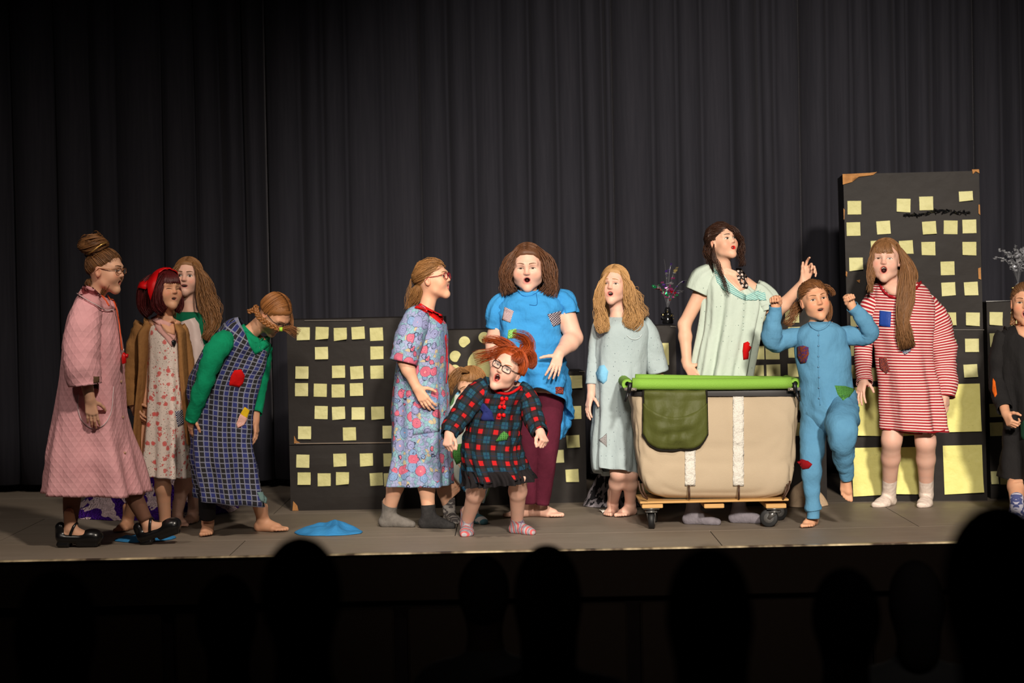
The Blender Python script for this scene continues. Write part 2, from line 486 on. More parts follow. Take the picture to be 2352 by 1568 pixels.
        cap((-.040 * fat, .020, -.060 - op * .6), (-.006, .058, -.090 - op), .022 * fat, .014, .026)
        cap((.040 * fat, .020, -.060 - op * .6), (.006, .058, -.090 - op), .022 * fat, .014, .026)
        for x in (-1, 1):
            ell((x * .034 * fat, .053, -.030), (.026 * fat, .024, .026), .03)
            cap((x * .014, .0765, .026), (x * .042, .064, .025), .009, .008, .022)
            ell((x * .0305, .0925, .003), (.0175, .016, .0120), .016, True)
        cap((0, .079, .010), (0, .0905, -.017), .0060, .0072, .014)
        ell((0, .0915, -.0195), (.0092, .0090, .0078), .008)
        for x in (-1, 1): ell((x * .0098, .0855, -.0220), (.0062, .0080, .0056), .006)
        # lips: a ring around the mouth, then the opening
        n = 14; ring = [(mw * math.cos(2 * math.pi * i / n), mz + (mo + .0035) * math.sin(2 * math.pi * i / n)) for i in range(n)]
        yy = lambda x: .0730 - 12.0 * x * x
        for i in range(n):
            a, b = ring[i], ring[(i + 1) % n]
            cap((a[0], yy(a[0]), a[1]), (b[0], yy(b[0]), b[1]), .0046, None, .008)
        ell((0, .082, mz), (mw * .88, .030, max(mo, .0016)), .003, True)
        if ears:
            for x in (-1, 1):
                ell((x * .0735, -.008, -.006), (.0085, .017, .028), .008); ell((x * .082, -.004, -.004), (.006, .009, .016), .004, True)
        if neck: g.cap(loc(0, -.022, -.055), s.neck, 0.043 * k * fat ** .5, 0.043 * fat ** .5, k=0.03)
        q = np.array([loc(x, y, z) for x in (-.1, .1) for y in (-.115, .118) for z in (-.135 - op, .122)])
        s.fine.append((q.min(0), q.max(0), 0.0033))
        s.mouth = (mw, mo, mz, op)
        # ---- eyes, brows, teeth as parts
        def surf_y(x, z):
            ys = np.linspace(.125, .02, 85); pts = np.array([loc(x, y, z) for y in ys]); d = g.pts(pts)
            i = int(np.argmax(d < 0)); return ys[i]
        s.surf_y = surf_y
        skinm = s.skin
        wm, im, lm, bm = plain('eye_white', (225, 215, 205), 0.3), plain('iris_%d_%d' % iris[:2], iris, 0.25), plain('lash_%d' % lash[0], lash, 0.7), plain('brow_%d_%d' % browc[:2], browc, 0.8)
        for x in (-1, 1):
            mb = MB(); ex, ez = x * .0305, .004; hw, hh = .0150, .0088 * eye
            if eye > 0.15:
                v, f = [], []; nx, nz = 9, 4
                for i in range(nx + 1):
                    t = i / nx * 2 - 1; top = hh * (1 - abs(t) ** 2.2); bot = -hh * 0.75 * (1 - abs(t) ** 2.2)
                    for j in range(nz + 1):
                        z = ez + bot + (top - bot) * j / nz; xx = ex + t * hw
                        v.append(loc(xx, surf_y(xx, z) + .0012 + .0025 * (1 - t * t), z))
                for i in range(nx):
                    for j in range(nz): f.append((i * (nz + 1) + j, (i + 1) * (nz + 1) + j, (i + 1) * (nz + 1) + j + 1, i * (nz + 1) + j + 1))
                mb.add(v, f, 0)
                cx, cz = ex + gaze[0] * .006, ez + .0004 + gaze[1] * .003; pv = []
                for rr, rad in ((1, .0068), (1, .0032)):
                    ringv = []
                    for a in range(12):
                        w = 2 * math.pi * a / 12; xx, zz = cx + rad * math.cos(w), cz + rad * math.sin(w)
                        t = (xx - ex) / hw; zz = min(max(zz, ez - hh * .75 * max(1 - abs(t) ** 2.2, 0)), ez + hh * max(1 - abs(t) ** 2.2, 0))
                        ringv.append(loc(xx, surf_y(xx, zz) + (.0048 if rad > .004 else .0054) - .0012 * t * t, zz))
                    mb.add(ringv, [tuple(range(12))], 1 if rad > .004 else 2)
            pts = []
            for i in range(9):
                t = i / 8 * 2 - 1; z = ez + (hh * (1 - abs(t) ** 2.2) if eye > .15 else -.003 + .0035 * abs(t) ** 2 * -1 + .002)
                pts.append(loc(ex + t * hw * 1.08, surf_y(ex + t * hw * 1.08, z) + .0030, z))
            mb.tube(pts, [.0006 + .0011 * (1 - abs(i / 4 - 1) ** 2) for i in range(9)], 5, 2)
            mb.build('eye', [wm, im, lm], s.root, s.org)
            mb = MB(); pts = []
            for i in range(8):
                t = i / 7; xx = x * (.012 + .036 * t); z = .0262 + .0034 * math.sin(t * 2.7) + brow[0] * (0.5 - t) * .014 + brow[1] * .006
                pts.append(loc(xx, surf_y(xx, z) + .0008, z))
            mb.tube(pts, [.0022, .0029, .0030, .0029, .0026, .0022, .0016, .0009], 5, 0)
            mb.build('eyebrow', [bm], s.root, s.org)
        if teeth and mo > 0.003:
            mb = MB(); v, f = [], []
            for i in range(9):
                t = i / 8 * 2 - 1; xx = t * mw * .70; zt = mz + mo * math.sqrt(max(1 - (t * .72) ** 2, 0)) + .001; hgt = min(.0075, mo * 0.85)
                y = yy(xx) - .0045
                for z, o in ((zt, 0), (zt - hgt, 0), (zt - hgt, -.004), (zt, -.004)): v.append(loc(xx, y + o, z))
            for i in range(8):
                for j in range(4): f.append((i * 4 + j, i * 4 + (j + 1) % 4, i * 4 + 4 + (j + 1) % 4, i * 4 + 4 + j))
            mb.add(v, f, 0); mb.build('teeth', [plain('teeth', (215, 205, 190), 0.35)], s.root, s.org)
        if tongue:
            gg = Group(); gg.ell(loc(0, .058, mz - mo * .62), [mw * .62 * k, .018 * k, mo * .34 * k], R)
            v, f = mesh_groups([gg], 0.003); s.part('tongue', v, f, [plain('tongue', (196, 88, 80), 0.4)])
        s.lipc = lip
    def finish(s): PEOPLE.append(s)
    def tuck(s, v):
        """draw the covered torso, legs and upper arms in under the clothes"""
        own = np.minimum(s.body.pts(v), 9); arm = s.arms.pts(v) if s.arms.p else own + 1
        other = np.full(len(v), 9.0)
        for g in s.groups[2:]: other = np.minimum(other, g.pts(v))
        for it in range(1):
            for key, (V, F, b_, cen, okr) in s.surf.items():
                if key in s.notuck: continue
                s.bvh((key,)); tree = s.surf[key][2]
                sl = key in s.limb; lo, hi = V.min(0) - .05, V.max(0) + .05
                near = np.all((v > lo) & (v < hi), axis=1) & (other > .006)
                cand = np.nonzero(near & ((arm <= own) if (sl and key not in s.legs) else (own < arm)))[0]
                for i in cand:
                    loc, nor, fi, d = tree.find_nearest(Vector(v[i]), .09)
                    if loc is None or not okr[fi]: continue
                    c = cen[min(fi, len(cen) - 1)]; q = npv(loc); out = q - c; n = npv(nor); n = n if n @ out > 0 else -n
                    dd = v[i] - q; h_ = dd @ n
                    if h_ > -.008 and abs(h_) >= .45 * np.linalg.norm(dd) - .002: v[i] = v[i] - n * min(h_ + .008, .05)
        return v
    def mesh_body(s):
        v, f = mesh_groups(s.groups, s.h, s.fine, 0.0008)
        v = s.tuck(v)
        fm = np.zeros(len(f), int); lipv = np.zeros(len(v)); blush = np.zeros(len(v)); skin = s.skin
        if s.hd:
            R, C, k = s.hd; mw, mo, mz, op = s.mouth
            c = (v[f].mean(axis=1) - C) @ R / k
            e1 = (c[:, 0] / (mw * .9 + .0005)) ** 2 + ((c[:, 2] - mz) / (mo + .0012)) ** 2
            fm[(c[:, 1] > .030) & (e1 < 1) & (c[:, 1] < yy_in(c[:, 0]))] = 1
            c = (v - C) @ R / k
            e2 = np.sqrt((c[:, 0] / (mw + .0030)) ** 2 + ((c[:, 2] - mz) / (mo + .0056)) ** 2)
            lipv = np.clip((1.12 - e2) / .22, 0, 1) * (c[:, 1] > .055)
            for x in (-1, 1): blush = np.maximum(blush, np.exp(-(((c[:, 0] - x * .040) / .018) ** 2 + ((c[:, 2] + .026) / .016) ** 2)) * (c[:, 1] > .03))
            blush = np.maximum(blush, .8 * np.exp(-((c[:, 0] / .010) ** 2 + ((c[:, 2] + .020) / .010) ** 2)) * (c[:, 1] > .08))
            blush = np.maximum(blush, .6 * (np.abs(c[:, 0]) > .073) * (np.abs(c[:, 2]) < .04) * (np.abs(c[:, 1]) < .05))
            skin = skin_mat('%s_lip_%d_%d' % (s.skin.name, s.lipc[0], s.lipc[1]), _skin[s.skin.name], s.lipc)
        o = s.part('body', v, f, [skin, DARK()], fmat=fm)
        for nm, val in (('lip', lipv), ('blush', blush)): o.data.attributes.new(nm, 'FLOAT', 'POINT').data.foreach_set('value', val.astype(np.float32))
    # ---- clothing
    def rings(s, C, A, B, e=2.2, nseg=64, folds=(), wr=(0.0, 10, 10), seed=0, hem=(False, True), vscale=1.0):
        N = len(C); th = np.linspace(-math.pi, math.pi, nseg + 1)
        ra = np.linalg.norm(A, axis=1); rb = np.linalg.norm(B, axis=1)
        q = 2.0 / e
        sn = np.sign(np.sin(th)) * np.abs(np.sin(th)) ** q; cs = np.sign(np.cos(th)) * np.abs(np.cos(th)) ** q
        seg = np.linalg.norm(np.diff(C, axis=0), axis=1); vl = np.concatenate(([0], np.cumsum(seg))); t = vl / max(vl[-1], 1e-9)
        rs = np.random.default_rng(seed)
        sc = np.ones((N, nseg + 1))
        for nf, a0, a1, p in folds:
            ph = rs.uniform(0, 6.28); dr = rs.uniform(-1.5, 1.5)
            amp = 1.7 * (a0 + (a1 - a0) * t ** p)
            wv = np.sin(nf * th[None, :] + ph + dr * t[:, None] + 0.5 * np.sin(2 * th[None, :] + ph * 2))
            sc += amp[:, None] * (wv + 0.35 * wv * np.abs(wv))
        X = C[:, None, :] + (A[:, None, :] * sn[None, :, None] - B[:, None, :] * cs[None, :, None]) * sc[:, :, None]
        # arc length from the front for the cloth pattern
        d = np.linalg.norm(np.diff(X, axis=1), axis=2); u = np.concatenate((np.zeros((N, 1)), np.cumsum(d, axis=1)), axis=1); u -= u[:, nseg // 2][:, None]
        if wr[0]:
            out = A[:, None, :] * sn[None, :, None] - B[:, None, :] * cs[None, :, None]
            out /= np.maximum(np.linalg.norm(out, axis=2, keepdims=True), 1e-6)
            w = np.zeros((N, nseg + 1)); o = seed * 3.7
            for i in range(N):
                for j in range(nseg + 1):
                    jj = j % nseg; a = th[jj]
                    w[i, j] = noise.noise((math.sin(a) * ra[i] * wr[1] + o, math.cos(a) * ra[i] * wr[1], vl[i] * wr[2])) + 0.5 * noise.noise((math.sin(a) * ra[i] * wr[1] * 2.3 + o, math.cos(a) * ra[i] * wr[1] * 2.3 + 5, vl[i] * wr[2] * 2.1)) - .8 * max(0.0, .28 - abs(noise.noise((math.sin(a) * ra[i] * wr[1] * 1.3 + o + 9, math.cos(a) * ra[i] * wr[1] * 1.3, vl[i] * wr[2] * 1.5 + a * .4)))) * 3.0
            X += out * (w * wr[0] * 1.7 * np.minimum(1, np.minimum(ra, rb) / .075)[:, None])[:, :, None]
        rows = [X[i] for i in range(N)]; us = [u[i] for i in range(N)]; vs = [vl[i]] if False else list(vl)
        def inner(i, j, k): return rows[i] + (C[i] - rows[i]) * k + (C[j] - C[i])
        if hem[1]:
            a = N - 1; last = []
            last.append((C[a] + (X[a] - C[a]) * 0.965, u[a], vl[a] + .004)); 
            b = max(a - 2, 0); last.append((C[b] + (X[b] - C[b]) * 0.94, u[b], vl[b])); b = max(a - 4, 0); last.append((C[b] + (X[b] - C[b]) * 0.90, u[b], vl[b]))
            for r_, u_, v_ in last: rows.append(r_); us.append(u_); vs.append(v_)
        if hem[0]:
            first = [(C[0] + (X[0] - C[0]) * 0.95, u[0], -.004), (C[min(2, N - 1)] + (X[min(2, N - 1)] - C[min(2, N - 1)]) * 0.90, u[0], vl[min(2, N - 1)])]
            for r_, u_, v_ in first: rows.insert(0, r_); us.insert(0, u_); vs.insert(0, v_)
        V = np.concatenate(rows); M = len(rows); n1 = nseg + 1
        UV = np.stack((np.concatenate(us), np.repeat(np.array(vs), n1)), 1)
        i, j = np.meshgrid(np.arange(M - 1), np.arange(nseg), indexing='ij'); b = (i * n1 + j).ravel()
        F = np.stack((b, b + 1, b + n1 + 1, b + n1), 1)
        s._cen = np.repeat(np.array([r.mean(axis=0) for r in rows])[:-1], nseg, axis=0); ok = np.ones(M - 1, bool); ok[:2 if not hem[0] else 3] = False; ok[(M - 1) - (4 if hem[1] else 1):] = False; s._ok = np.repeat(ok, nseg)
        return V, F, UV
    def loft(s, name, st, mat, sub=6, parent=None, key=None, **kw):
        """stations (xl, yl, xr, yr, half depth, depth offset, back drop): a hanging garment seen from the front"""
        ctrl = []
        for q in st:
            xl, yl, xr, yr, b = q[:5]; dd = q[5] if len(q) > 5 else 0.0; tl = q[6] if len(q) > 6 else 0.0; tw = q[7] if len(q) > 7 else 0.0
            l, r = s.pt(xl, yl, dd - tw), s.pt(xr, yr, dd + tw)
            ctrl.append(np.concatenate(((l + r) / 2, (r - l) / 2, (0, b, -tl))))
        n = (len(st) - 1) * sub + 1
        c = crom(ctrl, np.linspace(0, 1, n))
        V, F, UV = s.rings(c[:, :3], c[:, 3:6], c[:, 6:9], **kw)
        s.surf[key or name] = [V, F, None, s._cen, s._ok]
        return s.part(name, V, F, mat, parent, uv=UV)
    def sleeve(s, name, st, mat, sub=6, parent=None, key=None, nseg=28, **kw):
        """stations (px, py, half width px, depth offset): cloth around a limb"""
        if name == 'sleeve':
            (x0, y0_, w0, d0), (x1, y1_, w1, d1) = st[0][:4], st[1][:4]; st = [(x0 - (x1 - x0) * .6, y0_ + 10, w0 * .5, d0 - (d1 - d0) * .6)] + list(st)
        ctrl = [np.concatenate((s.pt(q[0], q[1], q[3] if len(q) > 3 else 0), (s.m(q[2]), s.m(q[2]) * (q[4] if len(q) > 4 else 1.0)))) for q in st]
        n = (len(st) - 1) * sub + 1; c = crom(ctrl, np.linspace(0, 1, n))
        T = np.gradient(c[:, :3], axis=0); T /= np.maximum(np.linalg.norm(T, axis=1, keepdims=True), 1e-9)
        Y = np.array((0, 1.0, 0)); B = Y[None, :] - T * (T @ Y)[:, None]
        bn = np.linalg.norm(B, axis=1, keepdims=True); B = np.where(bn > 0.15, B / np.maximum(bn, 1e-6), np.array((0, 0, 1.0)))
        A = np.cross(B, T); A /= np.maximum(np.linalg.norm(A, axis=1, keepdims=True), 1e-9)
        A = np.where((A[:, :1] < 0) & (np.abs(A[:, :1]) > .3), -A, A)
        V, F, UV = s.rings(c[:, :3], A * c[:, 3:4], B * c[:, 4:5], nseg=nseg, **kw)
        s.surf[key or (name + str(len(s.surf)))] = [V, F, None, s._cen, s._ok]; s.limb.add(key or (name + str(len(s.surf) - 1)))
        if name in ('legging', 'stocking', 'trouser_leg'): s.legs.add(list(s.surf)[-1])
        return s.part(name, V, F, mat, parent, uv=UV)
    def bvh(s, keys=None):
        ks = [k for k in s.surf if keys is None or k in keys]; out = []
        for k in ks:
            v = s.surf[k]
            if v[2] is None: v[2] = BVHTree.FromPolygons([tuple(x) for x in v[0]], [tuple(int(i) for i in f) for f in v[1]])
            out.append(v[2])
        return out
    def hit(s, px, py, keys=None, off=0.004, last=None):
        d = ray(px, py).normalized(); best = None
        for b in s.bvh(keys):
            loc, nor, i, dist = b.ray_cast(CAM, d)
            if loc is not None and (best is None or dist < best[1]): best = (loc, dist, nor)
        if best is None:
            dep = last if last is not None else s.D
            return npv(P(px, py, dep)), dep
        n = npv(best[2]); n = n if n @ npv(d) < 0 else -n
        return npv(best[0]) + n * off, best[0].y
    def patch(s, poly, mat, parent=None, keys=None, name='patch', off=0.005, label=None, sm=None, puff=0.0):
        poly = [np.array(q, float) for q in poly]; pts = []
        for i in range(len(poly)):
            a, b = poly[i], poly[(i + 1) % len(poly)]
            k = max(2, int(np.linalg.norm(b - a) / 5))
            for t in range(k): pts.append(a + (b - a) * t / k)
        c = np.mean(poly, axis=0); n = len(pts); v, uv = [], []; dep = None
        for rr in (0.0, 0.35, 0.7, 1.0):
            for q in ([c] if rr == 0 else [c + (p - c) * rr for p in pts]):
                h, dep = s.hit(q[0], q[1], keys, off + puff * (1 - rr * rr), dep); v.append(h); uv.append(((q[0] - c[0]) * s.D / F_PX, (q[1] - c[1]) * s.D / F_PX))
        for q in pts:
            h, dep = s.hit(q[0], q[1], keys, -0.004, dep); v.append(h); uv.append(((q[0] - c[0]) * s.D / F_PX, (q[1] - c[1]) * s.D / F_PX))
        f = [(0, 1 + i, 1 + (i + 1) % n) for i in range(n)]
        for r_ in range(3):
            o = 1 + r_ * n; f += [(o + i, o + n + i, o + n + (i + 1) % n, o + (i + 1) % n) for i in range(n)]
        return s.part(name, v, f, mat, parent, uv=uv, label=label)
    def cord(s, pts, r, mat, name, parent=None, keys=None, off=0.002, n=6, label=None, closed=False):
        P2 = crom(pts, np.linspace(0, 1, max(8, len(pts) * 5))); v = []; dep = None
        for q in P2:
            h, dep = s.hit(q[0], q[1], keys, off, dep); v.append(h)
        vv, ff = tube_geo(v, r, n); return s.part(name, vv, ff, mat, parent, label=label)
    def button(s, px, py, r, mat, parent=None, keys=None, name='button'):
        p, dep = s.hit(px, py, keys, 0.003); mb = MB()
        d = npv(CAM) - p; d /= np.linalg.norm(d)
        mb.tube([p - d * .004, p + d * .001, p + d * .0035], [r, r, r * .6], 10)
        return mb.build(name, [mat], parent or s.root, s.org)
    # ---- socks and shoes
    def sock(s, an, fwd, mat, sc=0.9, top=0.07, leg=None, name='sock', up=(0, 0, 1), flip=1, leg_r=0.031):
        g = Group(); s.foot(an, fwd, sc, up, 0.0045, g, bare=False, flip=flip)
        if leg is not None:
            a = npv(an); b = npv(leg); b = a + unit(b - a) * top; g.cap(a, b, leg_r * sc + .006, leg_r * sc * 1.08 + .006, k=0.012)
        v, f = mesh_groups([g], 0.0042, (), 0.0)
        a = npv(an); u = unit(npv(leg) - a) if leg is not None else unit(up)
        hgt = np.minimum((v - a) @ u, np.where(v[:, 2] < a[2] + .02, -1, 9)); keep = hgt[f].min(axis=1) < top
        f = f[keep]; ov = np.maximum(hgt - top, 0); ov[ov > .02] = 0; v = v - u[None, :] * ov[:, None]
        R = np.stack((npv(fwd), np.cross(npv(fwd), (0, 0, 1)), (0, 0, 1)), 1); q = (v - a) @ R
        return s.part(name, v, f, mat, uv=q[:, [0, 2]])
    # ---- glasses
    def glasses(s, mat, w=.024, h=.018, label=None, z=.004, dy=.0):
        loc = s.loc; mb = MB(); lens = MB()
        for x in (-1, 1):
            y0 = max(s.surf_y(x * .012, z + .005), s.surf_y(x * .045, z)) + .010 + dy; pts = []
            for i in range(21):
                a = 2 * math.pi * i / 20; cx, cz = math.cos(a), math.sin(a)
                pts.append(loc(x * .0315 + w * math.copysign(abs(cx) ** .55, cx), y0 - .25 * abs(x * .0315 + w * cx) ** 1.0 * .35, z + h * math.copysign(abs(cz) ** .55, cz)))
            mb.tube(pts, .0021, 6, 0)
            lens.add([p * 1.0 for p in pts[:-1]], [tuple(range(20))], 0)
            e = loc(x * (.0315 + w), y0 - .016, z + h * .5)
            mb.tube([e, loc(x * .070, .055, z + .006), loc(x * .078, -.002, z + .008), loc(x * .079, -.018, z - .008)], .0021, 6, 0)
        y0 = s.surf_y(.0, z + .004) + .004 + dy
        mb.tube([loc(-.0085, y0 + .002, z + .004), loc(0, y0 + .005, z + .008), loc(.0085, y0 + .002, z + .004)], .002, 6, 0)
        o = mb.build('glasses', [mat], s.root, s.org, label=label)
        lens.build('lens', [GLASS()], o, s.org, smooth=False)
        return o
def yy_in(x): return .0730 - 12.0 * x * x - .0010
def GLASS():
    if 'lens_glass' in _mats: return _mats['lens_glass']
    m = Mat('lens_glass', 0.05, 0.5); m.b.inputs['Alpha'].default_value = 0.12; m.b.inputs['Base Color'].default_value = (.8, .8, .8, 1)
    _mats['lens_glass'] = m.m; return m.m

class Hair:
    def __init__(s, p, seed=1): s.p = p; s.v, s.f, s.uv = [], [], []; s.r = random.Random(seed); s.n = 0
    def put(s, v, f, uv):
        s.v += [tuple(x) for x in v]; s.f += [tuple(i + s.n for i in q) for q in f]; s.uv += uv; s.n += len(v)
    def lock(s, pts, r0, r1=None, n=3, flat=0.8):
        r0 *= .66; N = len(pts); r1 = r0 * 0.25 if r1 is None else r1
        rad = [r0 * (0.35 + 0.65 * min(1, 4 * i / (N - 1))) * (1 - (i / (N - 1)) ** 2) + r1 * (i / (N - 1)) ** 2 for i in range(N)]
        v, f = tube_geo(pts, rad, n, True, flat); a = s.r.random()
        s.put(v, f, [(a + 0.01 * (j % n), (j // n) / N + a) for j in range(len(v))])
    def cap(s, vol=.006, front=64, temple=74, side=96, back=126, low=0.0):
        R, C, k = s.p.hd; n, mm = 48, 12; v, f, uv = [], [], []
        ctl = [(0, front), (30, front + 3), (58, temple), (85, side), (112, side + 16), (150, back), (180, back)]
        for i in range(n):
            az = 360.0 * i / n; a = az if az <= 180 else 360 - az
            ph = float(np.interp(a, [c[0] for c in ctl], [c[1] for c in ctl]))
            for j in range(mm + 1):
                w = math.radians(ph * j / mm); A = math.radians(az); vo = vol * (1 if j < mm - 1 else (0.55 if j < mm else -0.3)) + (s.r.random() - .5) * .0016
                q = np.array(((.074 + vo) * math.sin(w) * math.sin(A), -.012 + (.091 + vo) * math.sin(w) * math.cos(A), .028 + (.085 + vo) * math.cos(w)))
                v.append(C + R @ (q * k)); uv.append((abs(i / n - .5) * 14, j / mm))
        for i in range(n):
            for j in range(mm):
                i2 = (i + 1) % n; f.append((i * (mm + 1) + j, i2 * (mm + 1) + j, i2 * (mm + 1) + j + 1, i * (mm + 1) + j + 1))
        s.put(v, f, uv)
    def sweep(s, tail, n=140, vol=.007, r=.0026, az=(0, 180), front=66, side=102, messy=.003):
        """strands combed over the skull from the hairline to TAIL (a direction in head space)"""
        R, C, k = s.p.hd; tl = unit(tail)
        for i in range(int(n * 1.7)):
            a = s.r.uniform(*az) * s.r.choice((-1, 1)); aa = abs(a)
            ph = float(np.interp(aa, [0, 58, 85, 112, 180], [front, 88, side, 118, 132])) * s.r.uniform(.55, 1.0)
            w, A = math.radians(ph), math.radians(a)
            d0 = np.array((math.sin(w) * math.sin(A), math.sin(w) * math.cos(A), math.cos(w))); pts = []
            vo = vol + s.r.uniform(0, messy); jx = s.r.uniform(-.3, .3)
            for t in np.linspace(0, 1, 9):
                d = unit(d0 * (1 - t) + tl * t + np.array((jx, 0, 0)) * .15 * math.sin(math.pi * t))
                q = np.array((0, -.012, .028)) + d * np.array((.074 + vo, .091 + vo, .085 + vo)); pts.append(C + R @ (q * k))
            s.lock(pts, r * s.r.uniform(.7, 1.3), r * .5)
    def over(s, n=120, y=(.06, -.09), vol=.008, r=.0028, reach=100, part=0.0, drop=.03, back=.03, side=None, messy=.004):
        """strands from a parting over the sides of the head"""
        R, C, k = s.p.hd
        for i in range(int(n * 1.7)):
            y0 = s.r.uniform(*sorted(y)); sd = side or s.r.choice((-1, 1)); vo = vol + s.r.uniform(0, messy)
            q_ = math.sqrt(max(1 - ((y0 + .012) / (.091 + vo)) ** 2, .05)); pts = []
            for t in np.linspace(0, 1, 10):
                al = math.radians(reach * min(t * 1.25, 1)); dn = max(0, t - .8) / .2 * drop
                pts.append(C + R @ (np.array((part * (1 - t) + sd * (.074 + vo) * q_ * math.sin(al), y0 - back * t * (y0 > 0), .028 + (.085 + vo) * q_ * math.cos(al) - dn)) * k))
            s.lock(pts, r * s.r.uniform(.7, 1.3), r * .5)
    def bangs(s, n=70, width=.05, z0=.10, zend=.035, r=.0026, vol=.006):
        R, C, k = s.p.hd
        for i in range(int(n * 1.7)):
            x = s.r.uniform(-width, width); ze = zend + s.r.uniform(-.006, .006) - .25 * abs(x) ; pts = []
            for t in np.linspace(0, 1, 8):
                z = z0 + (ze - z0) * t; xx = x * (.45 + .55 * t)
                zz = max(min((z - .028) / (.085 + vol), 1), -1); rad = math.sqrt(max(1 - zz * zz, 0)); yy = -.012 + (.091 + vol + .004 * math.sin(t * 3)) * math.sqrt(max(rad * rad - (xx / .078) ** 2, .02))
                pts.append(C + R @ (np.array((xx, yy, z)) * k))
            s.lock(pts, r * s.r.uniform(.7, 1.3), r * .4)
    def bundle(s, path, n=80, r=.0028, wave=(0.0, 3), fray=0.15, depth=None, seg=12, core=0.0):
        """strands along a px path of (px, py, depth offset, half width px, half depth m)"""
        p = s.p
        for i in range(int(n * 1.6)):
            a, b = s.r.gauss(0, .5), s.r.gauss(0, .5); L = math.hypot(a, b)
            if L > 1: a, b = a / L, b / L
            tend = 1 - s.r.random() ** 2 * fray * 1.6; ph = s.r.uniform(0, 6.28); amp = wave[0] * s.r.uniform(.5, 1.3); pts = []
            c = crom(path, np.linspace(0, tend, seg))
            for j in range(seg):
                t = j / (seg - 1); tx = c[min(j + 1, seg - 1)] - c[max(j - 1, 0)]; ln = math.hypot(tx[0], tx[1]) + 1e-6
                nx, ny = -tx[1] / ln, tx[0] / ln
                o = a * c[j][3] * min(1.0, .3 + 2.6 * t) + amp * math.sin(wave[1] * 6.28 * t + ph * .35 + a * 1.5) * min(1, 2 * t)
                pts.append(p.pt(c[j][0] + nx * o, c[j][1] + ny * o, c[j][2] + b * c[j][4] * min(1.0, .4 + 2.6 * t) + amp * .0012 * math.cos(wave[1] * 6.28 * t + ph)))
            s.lock(pts, r * s.r.uniform(.7, 1.35), r * .3)
        if core:                                     # a solid core so that nothing shows through
            c = crom(path, np.linspace(0, 1, seg)); pts = [p.pt(q[0], q[1], q[2] + .004) for q in c]; rad = [p.m(q[3]) * core * min(1, .25 + 2.2 * j / seg) * (1 if j < seg - 3 else .6 if j < seg - 1 else .2) for j, q in enumerate(c)]
            v, f = tube_geo(pts, rad, 10); s.put(v, f, [(.3 + .06 * (j % 10), j // 10 * .08) for j in range(len(v))])
    def braid(s, path, r=0.010, turns=6, n=3):
        c = crom(path, np.linspace(0, 1, turns * 10))
        for q in range(n):
            pts = []
            for j, w in enumerate(c):
                t = j / (len(c) - 1); a = 2 * math.pi * (t * turns / 1.5 + q / n); tx = c[min(j + 1, len(c) - 1)] - c[max(j - 1, 0)]; ln = math.hypot(tx[0], tx[1]) + 1e-6
                o = math.sin(a) * w[3]; pts.append(s.p.pt(w[0] - tx[1] / ln * o, w[1] + tx[0] / ln * o, w[2] + math.sin(2 * a) * .006))
            v, f = tube_geo(pts, r * .75, 7); s.put(v, f, [(q * .2 + .02 * (j % 7), j // 7 * .03) for j in range(len(v))])
    def build(s, mat, name='hair'):
        return s.p.part(name, s.v, s.f, mat, uv=s.uv)

# ------------------------------------------------------------------ the stage
def floor_mat():
    m = Mat('stage_hardboard', 0.5, 0.35); o = m.obj(); x, y, z = m.split(o)
    st = m.noise(m.comb(x * 0.35, y * 3.2), 6, 5, 0.6); sc = m.noise(m.comb(x * 1.0, y * 9.0, z), 26, 4, 0.7)
    c = m.mix(st, (116, 107, 97), (158, 148, 136)); c = m.mix((sc - 0.56) * 3.0, c, (192, 181, 167))
    c = m.mix(m.noise(o, 1.1, 2), c, (122, 107, 92)); m.col(c)
    m.rough(m.noise(o, 5, 3) * 0.35 + 0.38); m.bump(sc, 0.12, 0.004); return m.m
FLOOR = floor_mat()
EDGE_Y = 9.78
BACK_Y = 14.2
mb = MB(); mb.box((-5.2, EDGE_Y + 0.035, -0.09), (5.2, BACK_Y, -0.005))
stage = tag(mb.build('floor', [plain('floor_gap', (22, 19, 17), 0.9)], smooth=False), 'dark hardboard stage floor laid in wide panels', None, None, 'structure')
y0 = EDGE_Y + 0.04
for r_, dep in enumerate((0.62, 1.22, 1.22, 1.30)):
    x = -5.2 + (0.0 if r_ % 2 else -1.1)
    while x < 5.2:
        a, b = max(x, -5.2), min(x + 2.44, 5.2)
        if b - a > 0.1:
            mb = MB(); mb.box((a + .002, y0 + .002, -.005), (b - .002, y0 + dep - .002, 0.0), bev=0.0012); mb.build('floor_panel', [FLOOR], stage, (0, 0, 0), False)
        x += 2.44
    y0 += dep
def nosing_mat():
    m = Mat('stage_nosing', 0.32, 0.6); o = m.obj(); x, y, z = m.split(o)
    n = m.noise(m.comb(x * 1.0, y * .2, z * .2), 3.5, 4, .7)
    m.col(m.mix((n - 0.42) * 3.2, (64, 50, 40), (236, 214, 172))); return m.m  # pale patches: wear plus the bright edge highlight, put into the colour
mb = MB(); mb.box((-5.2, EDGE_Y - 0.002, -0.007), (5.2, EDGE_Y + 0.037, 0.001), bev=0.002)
tag(mb.build('trim_1', [nosing_mat()], smooth=False), 'worn wooden nosing along the stage edge, with the edge highlight painted in', None, None, 'structure')
brown = plain('stage_front_wood', (7, 5, 4), 0.9, .0)
mb = MB()
mb.box((-5.2, EDGE_Y + 0.01, -0.24), (5.2, EDGE_Y + 0.06, -0.007), bev=0.006)
tag(mb.build('trim_2', [brown], smooth=False), 'dark brown moulding below the stage edge', None, None, 'structure')
front = MB(); front.box((-5.2, EDGE_Y + 0.09, -1.4), (5.2, EDGE_Y + 0.12, -0.24))
